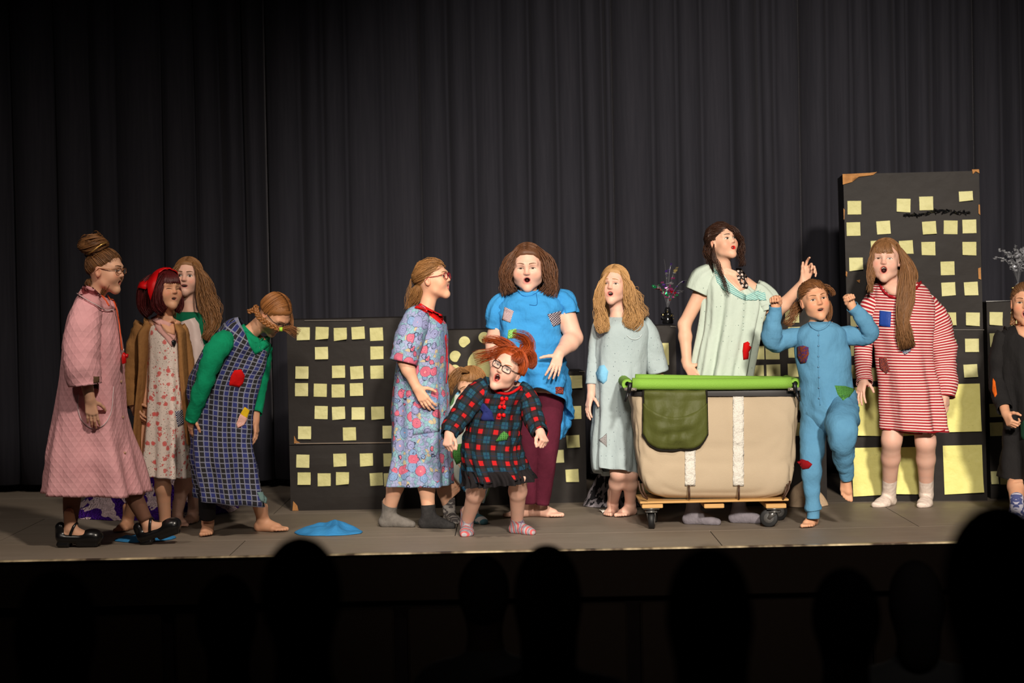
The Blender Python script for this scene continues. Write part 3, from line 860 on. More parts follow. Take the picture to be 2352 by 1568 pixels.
wf = tag(front.build('wall_front', [plain('stage_front_dark', (4, 3, 3), 0.95, .0)], smooth=False), 'dark brown panelled front wall of the stage', None, None, 'structure')
for i in range(9):
    mb = MB(); x = -5.2 + i * 1.156; mb.box((x + .03, EDGE_Y + 0.05, -1.3), (x + 1.12, EDGE_Y + 0.10, -0.275), bev=0.012); mb.build('panel', [brown], wf, (0, 0, 0), False)
mb = MB(); mb.box((-5.2, BACK_Y, -0.1), (5.2, BACK_Y + 0.1, 5.4)); tag(mb.build('wall_back', [plain('black_wall', (14, 14, 15), 0.9)], smooth=False), 'black back wall behind the curtain', None, None, 'structure')
v = [(-7, -6, -0.42 - 0.5 * 0), (7, -6, -0.42), (7, EDGE_Y + 0.1, -1.4), (-7, EDGE_Y + 0.1, -1.4)]
v += [(a, b, c - .1) for a, b, c in v]
tag(mesh_obj('floor_hall', v, [(0, 1, 2, 3), (7, 6, 5, 4), (0, 4, 5, 1), (1, 5, 6, 2), (2, 6, 7, 3), (3, 7, 4, 0)], [plain('hall_floor', (10, 9, 9), 0.9, .0)], smooth=False), 'dark sloping hall floor under the audience', None, None, 'structure')

# ------------------------------------------------------------------ curtain
def curtain_mat():
    m = Mat('curtain_velour', 0.95, 0.0); o = m.obj(); x, y, z = m.split(o)
    n = m.noise(m.comb(x, y, z * 0.04), 60, 3); m.col(m.mix(n, (39, 39, 45), (53, 52, 58)))
    m.b.inputs['Sheen Weight'].default_value = 0.15; m.b.inputs['Sheen Roughness'].default_value = 0.4; m.b.inputs['Sheen Tint'].default_value = (.4, .38, .42, 1)
    m.bump(m.noise(m.comb(x * 1.0, y, z * 0.15), 90, 2), 0.15, 0.004); return m.m
CURT = curtain_mat(); CY = 13.3
groove = [-330, -250, -170, -60, 28, 128, 205, 262, 372, 448, 505, 560, 612, 690, 742, 795, 880, 965, 1030, 1090, 1150, 1215, 1280, 1338, 1388, 1407, 1500, 1555, 1612, 1680, 1745, 1780, 1838, 1900, 1955, 2000, 2058, 2085, 2140, 2190, 2238, 2300, 2345, 2420, 2500, 2580, 2680]
gx = [P(g, 300, CY).x for g in groove]
rs = random.Random(5); fold = [(rs.uniform(.07, .17), rs.uniform(.36, .64), rs.uniform(-.012, .012)) for _ in gx]
panels = [(-330, 128, 'far side of the stage, behind the pink coat'), (128, 612, 'behind the red kerchief and long hair'), (612, 965, 'above the low box of windows, beside the bun-haired end'), (965, 1407, 'behind the blue dress and red glasses'), (1407, 1838, 'behind the laundry cart'), (1838, 2238, 'behind the tall box tower'), (2238, 2680, 'beyond the tower at the frame edge')]
cl = ['black stage curtain panel behind the girl in the pink coat', 'black stage curtain panel above the red kerchief and the long-haired girl', 'black stage curtain panel rising over the wide low box building', 'black stage curtain panel behind the girl in the bright blue dress', 'charcoal stage curtain panel behind the laundry cart and blonde girl', 'charcoal stage curtain panel behind the tall tower building', 'dark stage curtain panel past the tower above the silver tinsel']
for pi, (a, b, _) in enumerate(panels):
    i0, i1 = groove.index(a), groove.index(b); xs = []
    for i in range(i0, i1):
        k = max(5, int((gx[i + 1] - gx[i]) / 0.018))
        for j in range(k): xs.append((i, j / k))
    xs.append((i1 - 1, 1.0))
    V, F = [], []; zs = np.linspace(0.055, 5.2, 15); nx = len(xs)
    for z in zs:
        for i, t in xs:
            amp, sk, dr = fold[i]; tt = t ** (math.log(.5) / math.log(sk))
            dep = amp * abs(math.sin(math.pi * tt)) ** 0.62 + .006 * math.sin(math.pi * 2 * t + i) * math.sin(math.pi * t)
            dep *= 0.8 + 0.2 * math.sin(z * 0.9 + i * 1.7)
            lean = (dr * (1 - abs(2 * t - 1)) + .008 * math.sin(z * 1.1 + i)) * (1.6 - z) * .5
            V.append((gx[i] + (gx[i + 1] - gx[i]) * t + lean * (1 if (i > i0 or t > .2) and (i < i1 - 1 or t < .8) else 0), CY + 0.03 - dep, z))
    for r_ in range(len(zs) - 1):
        for c_ in range(nx - 1): F.append((r_ * nx + c_, r_ * nx + c_ + 1, (r_ + 1) * nx + c_ + 1, (r_ + 1) * nx + c_))
    o = mesh_obj('stage_curtain', V, F, [CURT]); tag(o, cl[pi], 'curtain', 'stage curtain panels')
    md = o.modifiers.new('thickness', 'SOLIDIFY'); md.thickness = 0.006; md.offset = 1

# ------------------------------------------------------------------ cardboard buildings with paper windows
def card_mat():
    m = Mat('black_painted_cardboard', 0.55, 0.15); o = m.obj()
    n = m.noise(o, 3.2, 4, .6); m.col(m.mix(n, (30, 27, 26), (44, 39, 36)))
    m.bump(m.noise(o, 2.5, 3) + m.noise(o, 14, 3) * .15, .35, .03); return m.m
CARD = card_mat()
KRAFT = cloth('torn_kraft_edge', (196, 140, 84), (120, 82, 50), 30, .4)
def paper_mat(name, c, c2, mark=True):
    m = Mat(name, 0.6, 0.3); u, v, _ = m.uv(); o = m.obj(); uv = m.comb(u, v)
    col = m.mix(m.noise(o, 22, 2), c, c2)
    if mark:
        k = m.noise(m.comb(u * 5, v * 26), 9, 2); k2 = m.noise(o, 9, 1)
        col = m.mix((k - .66).max(0.0) * (k2 - .42).max(0.0) * 26, col, (112, 108, 74))
    m.col(col); m.bump(m.noise(o, 16, 3), .5, .02); return m.m
NOTE = [paper_mat('yellow_window_paper', (198, 193, 136), (180, 175, 118)), paper_mat('yellow_window_paper_pale', (206, 201, 148), (188, 183, 126))]
BIGP = paper_mat('yellow_poster_paper', (232, 225, 142), (218, 210, 122))
TAPE = plain('black_tape', (24, 22, 21), 0.35)
class Building:
    def __init__(s, label, bl, br, top, depth, lean=0.0, seams=(), left_turn=None):
        """bl, br: floor pixels of the front face's lower corners, top: pixel height of its top at the middle"""
        s.a, s.b = FL(*bl), FL(*br); s.a.z = s.b.z = 0
        s.ex = (s.b - s.a); s.w = s.ex.length; s.ex.normalize(); s.n = Vector((s.ex.y, -s.ex.x, 0))      # towards the hall
        if s.n.y > 0: s.n = -s.n
        mid = (s.a + s.b) / 2; s.hgt = P((bl[0] + br[0]) / 2, top, mid.y).z; s.lean = lean; s.depth = depth
        s.org = s.a.copy(); s.root = empty('cardboard_building', s.org, label, 'box', 'cardboard building set pieces')
        cuts = [0.0] + [P((bl[0] + br[0]) / 2, q, mid.y).z for q in seams] + [s.hgt]
        for z0, z1 in zip(cuts[:-1], cuts[1:]): s.carton(z0, z1)
    def at(s, u, v, off): return s.a + s.ex * u + Vector((s.lean * v / s.hgt, 0, v)) + s.n * off
    def carton(s, z0, z1):
        V, F = [], []; n = 10; rnd = random.Random(int(s.w * 1000 + z0 * 77))
        def sheet(fn):
            o = len(V)
            for i in range(n + 1):
                for j in range(n + 1): V.append(fn(i / n, j / n))
            for i in range(n):
                for j in range(n): F.append((o + i * (n + 1) + j, o + (i + 1) * (n + 1) + j, o + (i + 1) * (n + 1) + j + 1, o + i * (n + 1) + j + 1))
        h = z1 - z0 - .004; sd = rnd.random() * 9
        bul = lambda a, b: .006 * math.sin(math.pi * a) * math.sin(math.pi * b) + .003 * noise.noise((a * 3 + sd, b * 3, z0))
        sheet(lambda a, b: s.at(a * s.w, z0 + b * h, bul(a, b)))
        sheet(lambda a, b: s.at(a * s.w, z0 + b * h, -s.depth - bul(a, b)))
        sheet(lambda a, b: s.at(-bul(a, b), z0 + b * h, -a * s.depth))
        sheet(lambda a, b: s.at(s.w + bul(a, b), z0 + b * h, -a * s.depth))
        sheet(lambda a, b: s.at(a * s.w, z0 + h + bul(a, b) * .6, -b * s.depth))
        sheet(lambda a, b: s.at(a * s.w, z0 + .001, -b * s.depth))
        mesh_obj('carton', V, F, [CARD], s.root, s.org, False)
    def uv(s, px, py):
        d = ray(px, py); k = (s.a - CAM).dot(s.n) / d.dot(s.n); p = CAM + d * k
        v = p.z; return (p - s.a - Vector((s.lean * v / s.hgt, 0, 0))).dot(s.ex), v
    def paper(s, px, py, w=30, h=None, rot=None, mat=None, curl=None, name='paper_window', rnd=random.Random(3)):
        h = h or w; u, v = s.uv(px, py); k = s.a.y / F_PX; hw, hh = w * k / 2, h * k / 2
        rot = rnd.uniform(-.05, .05) if rot is None else rot; curl = rnd.choice((0, .004, .006, .012)) if curl is None else curl; cs = rnd.choice((-1, 1, 0))
        V, F, UV = [], [], []; n = 5; mat = mat or rnd.choice(NOTE); c_, s_ = math.cos(rot), math.sin(rot); u0, v0 = rnd.random() * 5, rnd.random() * 5
        for i in range(n + 1):
            for j in range(n + 1):
                a, b = i / n * 2 - 1, j / n * 2 - 1; x, z = a * hw, b * hh
                lift = .009 + curl * max(0, -b) ** 2 * (1 + cs * a * .8) + .0015 * math.sin(a * 5 + b * 3 + u)
                z2 = z + curl * .4 * max(0, -b) ** 2 * (1 + cs * a)
                V.append(s.at(u + x * c_ - z2 * s_, v + x * s_ + z2 * c_, lift)); UV.append((x + u0, z + v0))
        for i in range(n):
            for j in range(n): q = i * (n + 1) + j; F.append((q, q + 1, q + n + 2, q + n + 1))
        return mesh_obj(name, V, F, [mat], s.root, s.org, True, UV)
    def disc(s, px, py, r, flat=None, name='paper_dot'):
        u, v = s.uv(px, py); R = r * s.a.y / F_PX; V = [s.at(u, v, .011)]; UV = [(u, v)]; n = 28
        for i in range(n):
            a = 2 * math.pi * i / n; k = 1.0
            if flat is not None:
                d = math.cos(a - flat); k = min(1, .72 / d) if d > .72 else 1.0
            V.append(s.at(u + R * k * math.cos(a), v + R * k * math.sin(a), .009)); UV.append((u + R * math.cos(a), v + R * math.sin(a)))
        return mesh_obj(name, V, [(0, 1 + i, 1 + (i + 1) % n) for i in range(n)], [NOTE[0]], s.root, s.org, True, UV)
    def torn(s, poly, name='torn_edge', mat=None, off=.009):
        V = []
        for q in poly: u, v = s.uv(*q); V.append(s.at(min(max(u, -.004), s.w + .004), min(v, s.hgt + .004), off))
        c = sum(V, Vector()) / len(V); V = [c] + V; n = len(V) - 1
        return mesh_obj(name, V, [(0, 1 + i, 1 + (i + 1) % n) for i in range(n)], [mat or KRAFT], s.root, s.org, False)
    def strip(s, p0, p1, w=3, mat=None, name='tape'):
        (a, b), (c, d) = p0, p1; dx, dy = c - a, d - b; L = math.hypot(dx, dy); nx, ny = -dy / L * w / 2, dx / L * w / 2
        return s.torn([(a + nx, b + ny), (c + nx, d + ny), (c - nx, d - ny), (a - nx, b - ny)], name, mat or TAPE, .010)
# the wide low building on the dark side
A = Building('wide black cardboard building with rows of square yellow paper windows, two cartons high', (668, 1173), (1028, 1166), 729, 0.42, 0.0, (1018,))
for y, xs in ((767, (697, 740, 782, 823, 865)), (812, (739, 866)), (856, (694, 778, 820, 866)), (896, (693, 736, 777, 819)), (948, (738, 778, 823, 868)), (994, (700, 803, 894)), (1057, (696, 781, 842, 896)), (1100, (699, 745, 787, 865, 897))):
    for x in xs: A.paper(x, y + random.uniform(-2, 2), 30)
A.strip((680, 1018), (898, 1016), 2.2, plain('scuffed_seam', (120, 105, 92), .6), 'scuffed_seam')
A.torn([(676, 1000), (682, 1012), (690, 1016), (676, 1018)]); A.torn([(672, 1172), (674, 1150), (683, 1160), (686, 1172)])
A.strip((700, 736), (830, 735), 2.0, plain('tape_shine', (92, 86, 80), .3), 'tape')
# paw-print building
B = Building('black cardboard building with a paw print of round yellow papers', (1036, 1162), (1186, 1159), 755, 0.40)
B.disc(1067, 785, 13, -.9); B.disc(1046, 818, 13, -.5); B.disc(1112, 775, 13); B.disc(1045, 849, 12); B.disc(1108, 836, 34)
# low carton behind the blue dress
Cb = Building('low black cardboard building with one column of yellow windows behind the maroon leggings', (1194, 1157), (1348, 1153), 852, 0.34)
for x, y in ((1322, 877), (1320, 947), (1316, 1014), (1280, 1048), (1314, 1092)): Cb.paper(x, y, 30)
Cb.strip((1330, 853), (1346, 853), 2, plain('tape_shine', (92, 86, 80), .3))
# carton beside the blonde girl, tinsel on top
Db = Building('narrow black cardboard building with the coloured tinsel spray standing on it', (1396, 1160), (1559, 1157), 747, 0.36)
Db.paper(1518, 813, 36, 51, 0.0, curl=.002); Db.paper(1476, 1135, 32, 52, 0.0, NOTE[1], .002); Db.paper(1440, 813, 36, 51, 0.0, curl=.002)
Db.strip((1540, 749), (1556, 750), 2.5, plain('tape_shine', (92, 86, 80), .3))
# window-grid building behind the cart
Eb = Building('black cardboard building with big yellow windows behind the laundry cart', (1700, 1162), (1900, 1158), 702, 0.34)
for x, y in ((1738, 766), (1770, 730), (1819, 726), (1739, 810), (1774, 810), (1826, 806), (1738, 854), (1776, 852), (1825, 850), (1838, 926), (1837, 985), (1774, 926), (1826, 766)): Eb.paper(x, y, 32, 31, 0.01, curl=.003)
# the tall tower
T = Building('tall black cardboard tower with yellow paper windows and huge papers at its base', (1957, 1152), (2268, 1149), 394, 0.5, -0.022, (758,))
for x, y in ((1962, 477), (2075, 472), (2127, 467), (2218, 451), (1960, 526), (2029, 523), (2134, 524), (2183, 522), (2226, 520), (2016, 568), (2081, 568), (2132, 571), (2226, 571), (1966, 607), (2176, 616), (2178, 664), (2230, 663), (2180, 733), (2234, 733), (1969, 740), (2232, 793), (2229, 852), (1969, 801), (1970, 853), (2017, 859), (2180, 795), (2178, 853)):
    T.paper(x, y, 31, 23 if y == 451 else 31)
for x, y, w, h in ((1996, 945, 76, 114), (2092, 945, 76, 112), (2208, 937, 86, 111), (1999, 1083, 82, 112), (2095, 1081, 80, 110), (2212, 1078, 88, 112)): T.paper(x, y, w, h, .012, BIGP, .012, 'poster_paper')
T.torn([(1933, 400), (1998, 397), (2014, 395), (2005, 402), (1975, 405), (1958, 410), (1957, 418), (1935, 424)]); T.torn([(2232, 389), (2248, 387), (2249, 398), (2240, 393), (2234, 400)])
T.torn([(1935, 478), (1940, 482), (1939, 502), (1935, 505)]); T.torn([(2247, 470), (2250, 470), (2251, 494), (2247, 490)]); T.torn([(2246, 616), (2252, 614), (2253, 642), (2247, 640)]); T.torn([(1943, 622), (1946, 625), (1945, 636), (1942, 632)]); T.torn([(1967, 644), (1975, 642), (1974, 650)])
T.strip((2140, 757), (2262, 757), 2, plain('tape_shine', (92, 86, 80), .3), 'tape')
# glitter strip stuck on the tower
pts = [(2080, 494), (2110, 493), (2140, 487), (2170, 485), (2200, 487), (2225, 488)]
gl = MB()
for i in range(46):
    t = i / 45; q = crom(pts, np.array([t]))[0]; u, v = T.uv(q[0], q[1] + random.uniform(-4, 4) * (1 - abs(2 * t - 1))); c = T.at(u, v, .015); s_ = random.uniform(.005, .011)
    R = Matrix.Rotation(random.uniform(0, 3), 3, 'X') @ Matrix.Rotation(random.uniform(0, 3), 3, 'Z'); gl.box((-s_ * 1.8, -.001, -s_ * .7), (s_ * 1.8, .001, s_ * .7), 0, R, c)
gl.build('glitter_strip', [plain('black_glitter', (20, 20, 22), .12, .8)], T.root, T.org, False)
# short building at the frame edge
Fb = Building('short black cardboard building past the tower with silver tinsel on top', (2276, 1145), (2500, 1141), 690, 0.4, -.01)
for x, y, w, h in ((2287, 732, 30, 31), (2288, 780, 30, 31), (2288, 826, 30, 31), (2289, 873, 30, 31), (2287, 942, 30, 31), (2288, 985, 30, 31), (2284, 1097, 17, 31), (2305, 1097, 17, 31), (2336, 732, 30, 31)): Fb.paper(x, y, w, h)
Fb.strip((2264, 692), (2330, 688), 2.2, plain('tape_shine2', (150, 148, 146), .3), 'tape')

# ------------------------------------------------------------------ tinsel sprays
def metal(name, c, rough=.18): return plain(name, c, rough, .5, Metallic=.7)
def tinsel(base, label, specs, foil, seed):
    r_ = random.Random(seed); root = empty('tinsel_centrepiece', base, label, 'centrepiece'); b = Vector(base)
    mb = MB(); prof = [(0, .030), (.008, .034), (.03, .032), (.05, .026), (.058, .034), (.064, .022), (.085, .018), (.10, .012)]
    mb.tube([b + Vector((0, 0, z)) for z, _ in prof], [q for _, q in prof], 14)
    for i in range(26):
        a = r_.uniform(0, 6.28); z = r_.uniform(.02, .075); c = b + Vector((.034 * math.cos(a), .034 * math.sin(a), z)); q = r_.uniform(.004, .008)
        mb.box((-q, -q * .3, -q), (q, q * .3, q), r_.choice((0, 1)), Matrix.Rotation(r_.uniform(0, 3), 3, 'Z') @ Matrix.Rotation(r_.uniform(0, 3), 3, 'X'), c)
    mb.build('weight', [foil, metal('gold_foil', (214, 190, 120))], root, b)
    for (dx, dy, dz, bend, mats, bits) in specs:
        st = b + Vector((0, 0, .085)); pts = []
        for t in np.linspace(0, 1, 12): pts.append(st + Vector((dx * t ** 1.3, dy * t ** 1.3, dz * math.sin(t * math.pi * .5) - bend * t ** 3)))
        w = MB(); w.tube(pts, .0012, 5); wo = w.build('wire', [metal('tinsel_wire', (150, 150, 155))], root, b)
        m = MB()
        for i in range(bits):
            t = r_.uniform(.35, 1.0); k = int(t * 10.99); c = pts[k].lerp(pts[k + 1], t * 11 - k if k < 11 else 0) if k < 11 else pts[-1]; q = r_.uniform(.006, .012)
            m.box((-q, -.0006, -q * .6), (q, .0006, q * .6), r_.randrange(len(mats)), Matrix.Rotation(r_.uniform(0, 6), 3, 'Z') @ Matrix.Rotation(r_.uniform(0, 6), 3, 'X'), c + Vector((r_.uniform(-.008, .008), r_.uniform(-.008, .008), r_.uniform(-.008, .008))))
        tag(m.build('foil_bits', mats, wo, b, False), kind='stuff')
green, red, pink, purple, silver = metal('green_foil', (40, 190, 110)), metal('red_foil', (220, 40, 50)), metal('pink_foil', (235, 90, 170)), metal('purple_foil', (120, 80, 190)), metal('silver_foil', (225, 225, 230), .12)
zt = Db.hgt + .003; c0 = P(1534, 745, Db.a.y + .16); sp = []
for dx, dz, bend, mm, bits in ((-.09, .17, .03, [green, green, pink], 14), (-.06, .14, .01, [pink, red, silver], 14), (-.035, .16, .0, [pink, green, purple], 12), (.0, .13, 0, [silver, pink, purple], 14), (.035, .12, .0, [red, pink, silver], 14), (.075, .11, .01, [red, pink, green], 12), (.105, .13, .03, [silver, purple], 8), (.07, .25, .0, [metal('gold_foil', (214, 190, 120)), silver], 9), (.03, .27, .0, [purple], 3), (.0, .22, 0, [silver], 7), (.13, .19, .02, [purple], 3), (-.02, .30, 0, [purple], 2), (.04, .20, 0, [silver, pink], 7)):
    sp.append((dx, random.uniform(-.06, .06), dz, bend, mm, bits))
tinsel((c0.x, Db.a.y + .16, zt), 'multicoloured tinsel spray in a black foil weight on the narrow building', sp, plain('black_foil', (22, 22, 24), .15, .7), 4)
c0 = P(2339, 690, Fb.a.y + .2); sp = []
for i in range(26):
    a = -0.75 + 1.5 * i / 25; sp.append((.16 * math.sin(a) * random.uniform(.7, 1.2), random.uniform(-.07, .07), .26 * math.cos(a * .8) * random.uniform(.65, 1.1), .02, [silver], 9))
tinsel((c0.x, Fb.a.y + .2, Fb.hgt + .003), 'silver tinsel spray on the short building behind the girl in black', sp, silver, 9)

# ------------------------------------------------------------------ costume cloth
def pattern(name, rough=.88):
    m = Mat(name, rough, .2); u, v, _ = m.uv(); return m, u, v
def cloth_bump(m, extra=None, st=.35):
    o = m.obj(); x, y, z = m.split(o); h = m.noise(m.comb(x, y, z * .45), 13, 3, .6) * 2.4 + m.noise(o, 40, 4) * .7 + m.noise(o, 400, 1) * .2
    m.bump(h, st, .010); return m.m
def m_quilt():
    m, u, v = pattern('pink_quilted_cotton'); a = ((u * 1.35 + v) / .052).fract() - .5; b = ((u * 1.35 - v) / .052).fract() - .5
    h = (a.abs() * -2 + 1).max(.0).pow(.5).min((b.abs() * -2 + 1).max(.0).pow(.5)); o = m.obj()
    m.col(m.mix(m.noise(o, 8, 2), (238, 178, 182), (222, 158, 164))); m.bump(h * .8 + m.noise(o, 50, 3) * .12, .28, .012); return m.m
def m_floral():
    m, u, v = pattern('cream_cotton_coral_flowers'); p = m.comb(u, v)
    w = m.noise(p, 90, 2); d = m.vor(p, 23) + (w - .5) * .36; d2 = m.vor(p, 40) + (w - .5) * .4; d3 = m.vor(p, 95) + (w - .5) * .3
    c = m.mix(d3.lt(.2), (228, 212, 202), (130, 122, 108)); c = m.mix(d2.lt(.2), c, (206, 120, 116)); c = m.mix(d.lt(.30), c, (212, 118, 112)); c = m.mix(d.lt(.15), c, (224, 96, 92))
    m.col(c); return cloth_bump(m)
def m_plaid():
    m, u, v = pattern('navy_black_white_check'); p = .0275; a, b = u / p, v / p
    fa, fb = a.fract(), b.fract(); par = ((a.floor() * .5).fract()).gt(.25)
    c = m.mix(par, (42, 41, 44), (48, 54, 112)); c = m.mix(((b.floor() * .5).fract()).gt(.25) * .55, c, (36, 34, 36))
    ln = (fa.lt(.2)).max(fb.lt(.2)); c = m.mix(ln * .42, c, (176, 178, 196)); m.col(c); return cloth_bump(m)
def m_rose():
    m, u, v = pattern('rose_print_satin', .5); p = m.comb(u, v); wz = m.noise(p, 34, 2); wy = m.noise(m.comb(v, u), 34, 2); q = m.comb(u + (wz - .5) * .022, v + (wy - .5) * .022)
    g1 = m.split(m.vor(q, 58, out='Color')); ge = m.vor(q, 58, 'DISTANCE_TO_EDGE')
    c = m.mix(g1[0].gt(.4), (132, 172, 184), (152, 158, 194)); c = m.mix(g1[1].gt(.8), c, (134, 160, 184)); c = m.mix(g1[2].gt(.95), c, (186, 170, 140)); c = m.mix(ge.lt(.06) * .4, c, (52, 62, 84))
    d = m.vor(q, 17, rnd=.7); k = m.split(m.vor(q, 17, rnd=.7, out='Color'))
    rc = m.mix(k[0].gt(.5), (146, 150, 192), (128, 158, 198)); rc = m.mix(k[1].gt(.56), rc, (206, 104, 126)); pet = ((d * 34 + wz * 7).sin()).abs()
    rc = m.mix(pet.lt(.26) * .75, rc, (70, 56, 84)); rc = m.mix(d.lt(.09), rc, (222, 150, 150)); edge = d + (wz - .5) * .25
    c = m.mix(edge.lt(.52), c, (58, 64, 88)); c = m.mix(edge.lt(.49), c, rc); m.col(c); return cloth_bump(m)
def m_tartan():
    m, u, v = pattern('red_teal_tartan'); p = .082; fa, fb = (u / p).fract(), (v / p).fract()
    ra, rb = fa.lt(.30), fb.lt(.30); ta, tb = fa.gt(.45) * fa.lt(.88), fb.gt(.45) * fb.lt(.88)
    c = m.mix((ra + rb).min(1.0) * .7, (22, 22, 24), (56, 24, 28)); c = m.mix((ta.max(tb)) * .35, c, (26, 52, 56)); c = m.mix(ta * tb, c, (30, 70, 88)); c = m.mix(ra * rb, c, (176, 24, 27))
    ln = ((u / p + .335).fract().lt(.04)).max((v / p + .335).fract().lt(.04)); c = m.mix(ln * ta.max(tb), c, (20, 40, 66)); m.col(c); return cloth_bump(m)
def m_stripe():
    m, u, v = pattern('red_white_stripe_jersey'); m.col(m.mix((v / .0158).fract().lt(.54), (228, 200, 194), (160, 30, 42))); return cloth_bump(m)
def m_dots(name, c, c2, dot, sc=30, r=.10):
    m, u, v = pattern(name); p = m.comb(u, v); d = m.vor(p, sc, rnd=.45); k = m.mix(m.noise(m.obj(), 5, 2), c, c2); m.col(m.mix(d.lt(r), k, dot)); return cloth_bump(m)
def m_patch(name, a, b, kind='check', sc=.01):
    if name in _mats: return _mats[name]
    m, u, v = pattern(name)
    if kind == 'check': f = ((u / sc).fract().lt(.5)); g = ((v / sc).fract().lt(.5)); k = (f - g).abs()
    elif kind == 'diamond': k = (((u + v) / sc).fract().lt(.45)).max(((u - v) / sc).fract().lt(.3))
    elif kind == 'stripe': k = ((u * .4 + v) / sc).fract().lt(.5)
    elif kind == 'dots': k = m.vor(m.comb(u, v), 1 / sc, rnd=.15).lt(.32)
    else: k = m.noise(m.comb(u, v), 1 / sc, 3).gt(.5)
    m.col(m.mix(k, a, b)); _mats[name] = m.m; return cloth_bump(m)
SK1 = skin_mat('skin_warm', (226, 180, 150)); SK2 = skin_mat('skin_fair', (222, 180, 154)); SK3 = skin_mat('skin_tan', (212, 163, 130)); SK4 = skin_mat('skin_pale', (222, 182, 163))
H_BROWN = hair_mat('hair_light_brown', (132, 92, 56), (86, 56, 34)); H_DARK = hair_mat('hair_dark_brown', (70, 44, 32), (40, 25, 20)); H_BLOND = hair_mat('hair_golden_blonde', (194, 150, 98), (146, 104, 62)); H_DBL = hair_mat('hair_dark_blonde', (168, 120, 72), (110, 74, 42)); H_RED = hair_mat('hair_copper', (178, 78, 30), (112, 42, 18)); H_WIG = hair_mat('hair_burgundy_wig', (92, 24, 24), (48, 14, 16)); H_CHEST = hair_mat('hair_chestnut', (108, 70, 46), (66, 42, 28)); H_AUB = hair_mat('hair_long_auburn', (150, 106, 68), (102, 68, 42))

# ------------------------------------------------------------------ girl in the pink quilted coat, walking
def shoe(p, an, fwd, up, mat):
    an, f, u = npv(an), unit(fwd), unit(up); w = np.cross(f, u); loc = lambda a, b, c: an + f * a + w * b + u * c
    g = Group()
    for b in (-.016, .016): g.cap(loc(-.045, b, -.050), loc(.135, b * 1.1, -.056), .024, .024, k=.012)
    g.ell(loc(.112, 0, -.040), (.058, .043, .036), np.stack((f, w, u), 1), .02)
    g.cap(loc(-.048, 0, -.040), loc(-.050, 0, .004), .032, .030, k=.015)
    g.ell(loc(.012, 0, .014), (.056, .030, .050), np.stack((f, w, u), 1), .006, True)
    g.cap(loc(.0, 0, .02), loc(.055, 0, -.022), .027, .022, k=.005, sub=True)
    for a0, a1 in ((-.058, -.012), (.045, .135)):
        for b in (-.022, .022): g.cap(loc(a0, b, -.082), loc(a1, b, -.084), .013, k=.01)
    v, f_ = mesh_groups([g], .0042, (), 0.0); o = p.part('shoe', v, f_, [mat])
    mb = MB(); mb.tube([loc(.012, math.sin(a) * .036, -.02 + math.cos(a) * .050) + f * (.02 * math.cos(a)) for a in np.linspace(-1.9, 1.9, 15)], .0085, 6, flat=.4); mb.build('strap', [mat], o, p.org)
    return o
p = Person(10.36, (170, 1257), 'girl in a pink quilted housecoat with a hair bun, striding in black clogs', SK1)
p.torso(p.pt(212, 712, -.13), p.pt(212, 712, .13), p.pt(196, 930, -.08), p.pt(196, 930, .08), p.pt(218, 690))
p.head(243, 622, 0, .225, yaw=76, pitch=-2, roll=2, mo=.008, mw=.015, eye=.6, lip=(166, 98, 82), browc=(96, 66, 44))
el, wr = p.pt(188, 822, -.24), p.pt(206, 915, -.25)
p.arm(p.pt(202, 722, -.18), el, wr, (.045, .038, .026)); p.hand(wr, p.pt(214, 970, -.24), (1, .2, 0), (.35, 1, 0), (10, 16, 10), 3, .98)
el2, wr2 = p.pt(225, 830, .2), p.pt(240, 915, .18); p.arm(p.pt(212, 722, .16), el2, wr2); p.hand(wr2, p.pt(250, 970, .16), (1, 0, 0), (0, -1, 0))
a1 = p.ground(163, 1256); a1[2] = .098; a2 = p.pt(340, 1208, -.02); a2[2] = max(a2[2], .10)
p.leg(p.pt(190, 930, -.07), p.pt(172, 1075, -.04), a1); p.leg(p.pt(205, 930, .07), p.pt(276, 1080, .02), a2)
p.foot(a1, (1, -.05, 0), .92, bare=False); t = math.radians(20); p.foot(a2, (math.cos(t), -.1, math.sin(t)), .92, (-math.sin(t), 0, math.cos(t)), bare=False)
p.finish()
SH = plain('black_clog_leather', (20, 19, 20), .28, .5)
shoe(p, a1, (1, -.05, 0), (0, 0, 1), SH); shoe(p, a2, (math.cos(t), -.1, math.sin(t)), (-math.sin(t), 0, math.cos(t)), SH)
STK = cloth('brown_stocking', (120, 84, 68), None, 20, .1)
p.sleeve('stocking', [(182, 1010, 26, -.06), (172, 1075, 22, -.04), (165, 1150, 20, -.02), (162, 1205, 14.5, 0)], STK); p.sleeve('stocking', [(245, 1010, 26, .05), (277, 1080, 22, .02), (310, 1145, 20, 0), (336, 1196, 15, -.02)], STK)
Q = m_quilt()
coat = p.loft('coat', [(205, 668, 252, 690, .055), (180, 678, 263, 700, .115), (165, 705, 271, 712, .16), (154, 745, 277, 745, .172), (146, 800, 283, 800, .175), (137, 870, 285, 870, .18), (126, 950, 288, 950, .2), (117, 1015, 299, 1012, .22), (109, 1072, 316, 1070, .24), (102, 1130, 336, 1133, .25)], Q, folds=((5, 0, .05, 1.5), (9, 0, .035, 1.5)), wr=(.008, 6, 3), e=2.3, nseg=84, seed=1)
sl = p.sleeve('sleeve', [(204, 700, 30, -.13), (192, 745, 40, -.19), (187, 800, 42, -.23), (190, 845, 40, -.25), (195, 884, 38, -.25)], Q, parent=coat, key='sl', wr=(.006, 8, 14), seed=2)
p.sleeve('sleeve', [(214, 700, 26, .12), (220, 760, 34, .17), (226, 830, 34, .2), (232, 872, 32, .2)], Q, parent=coat, key='sl2', seed=3)
PK = cloth('pink_collar_cotton', (222, 160, 162), (204, 140, 146), 20)
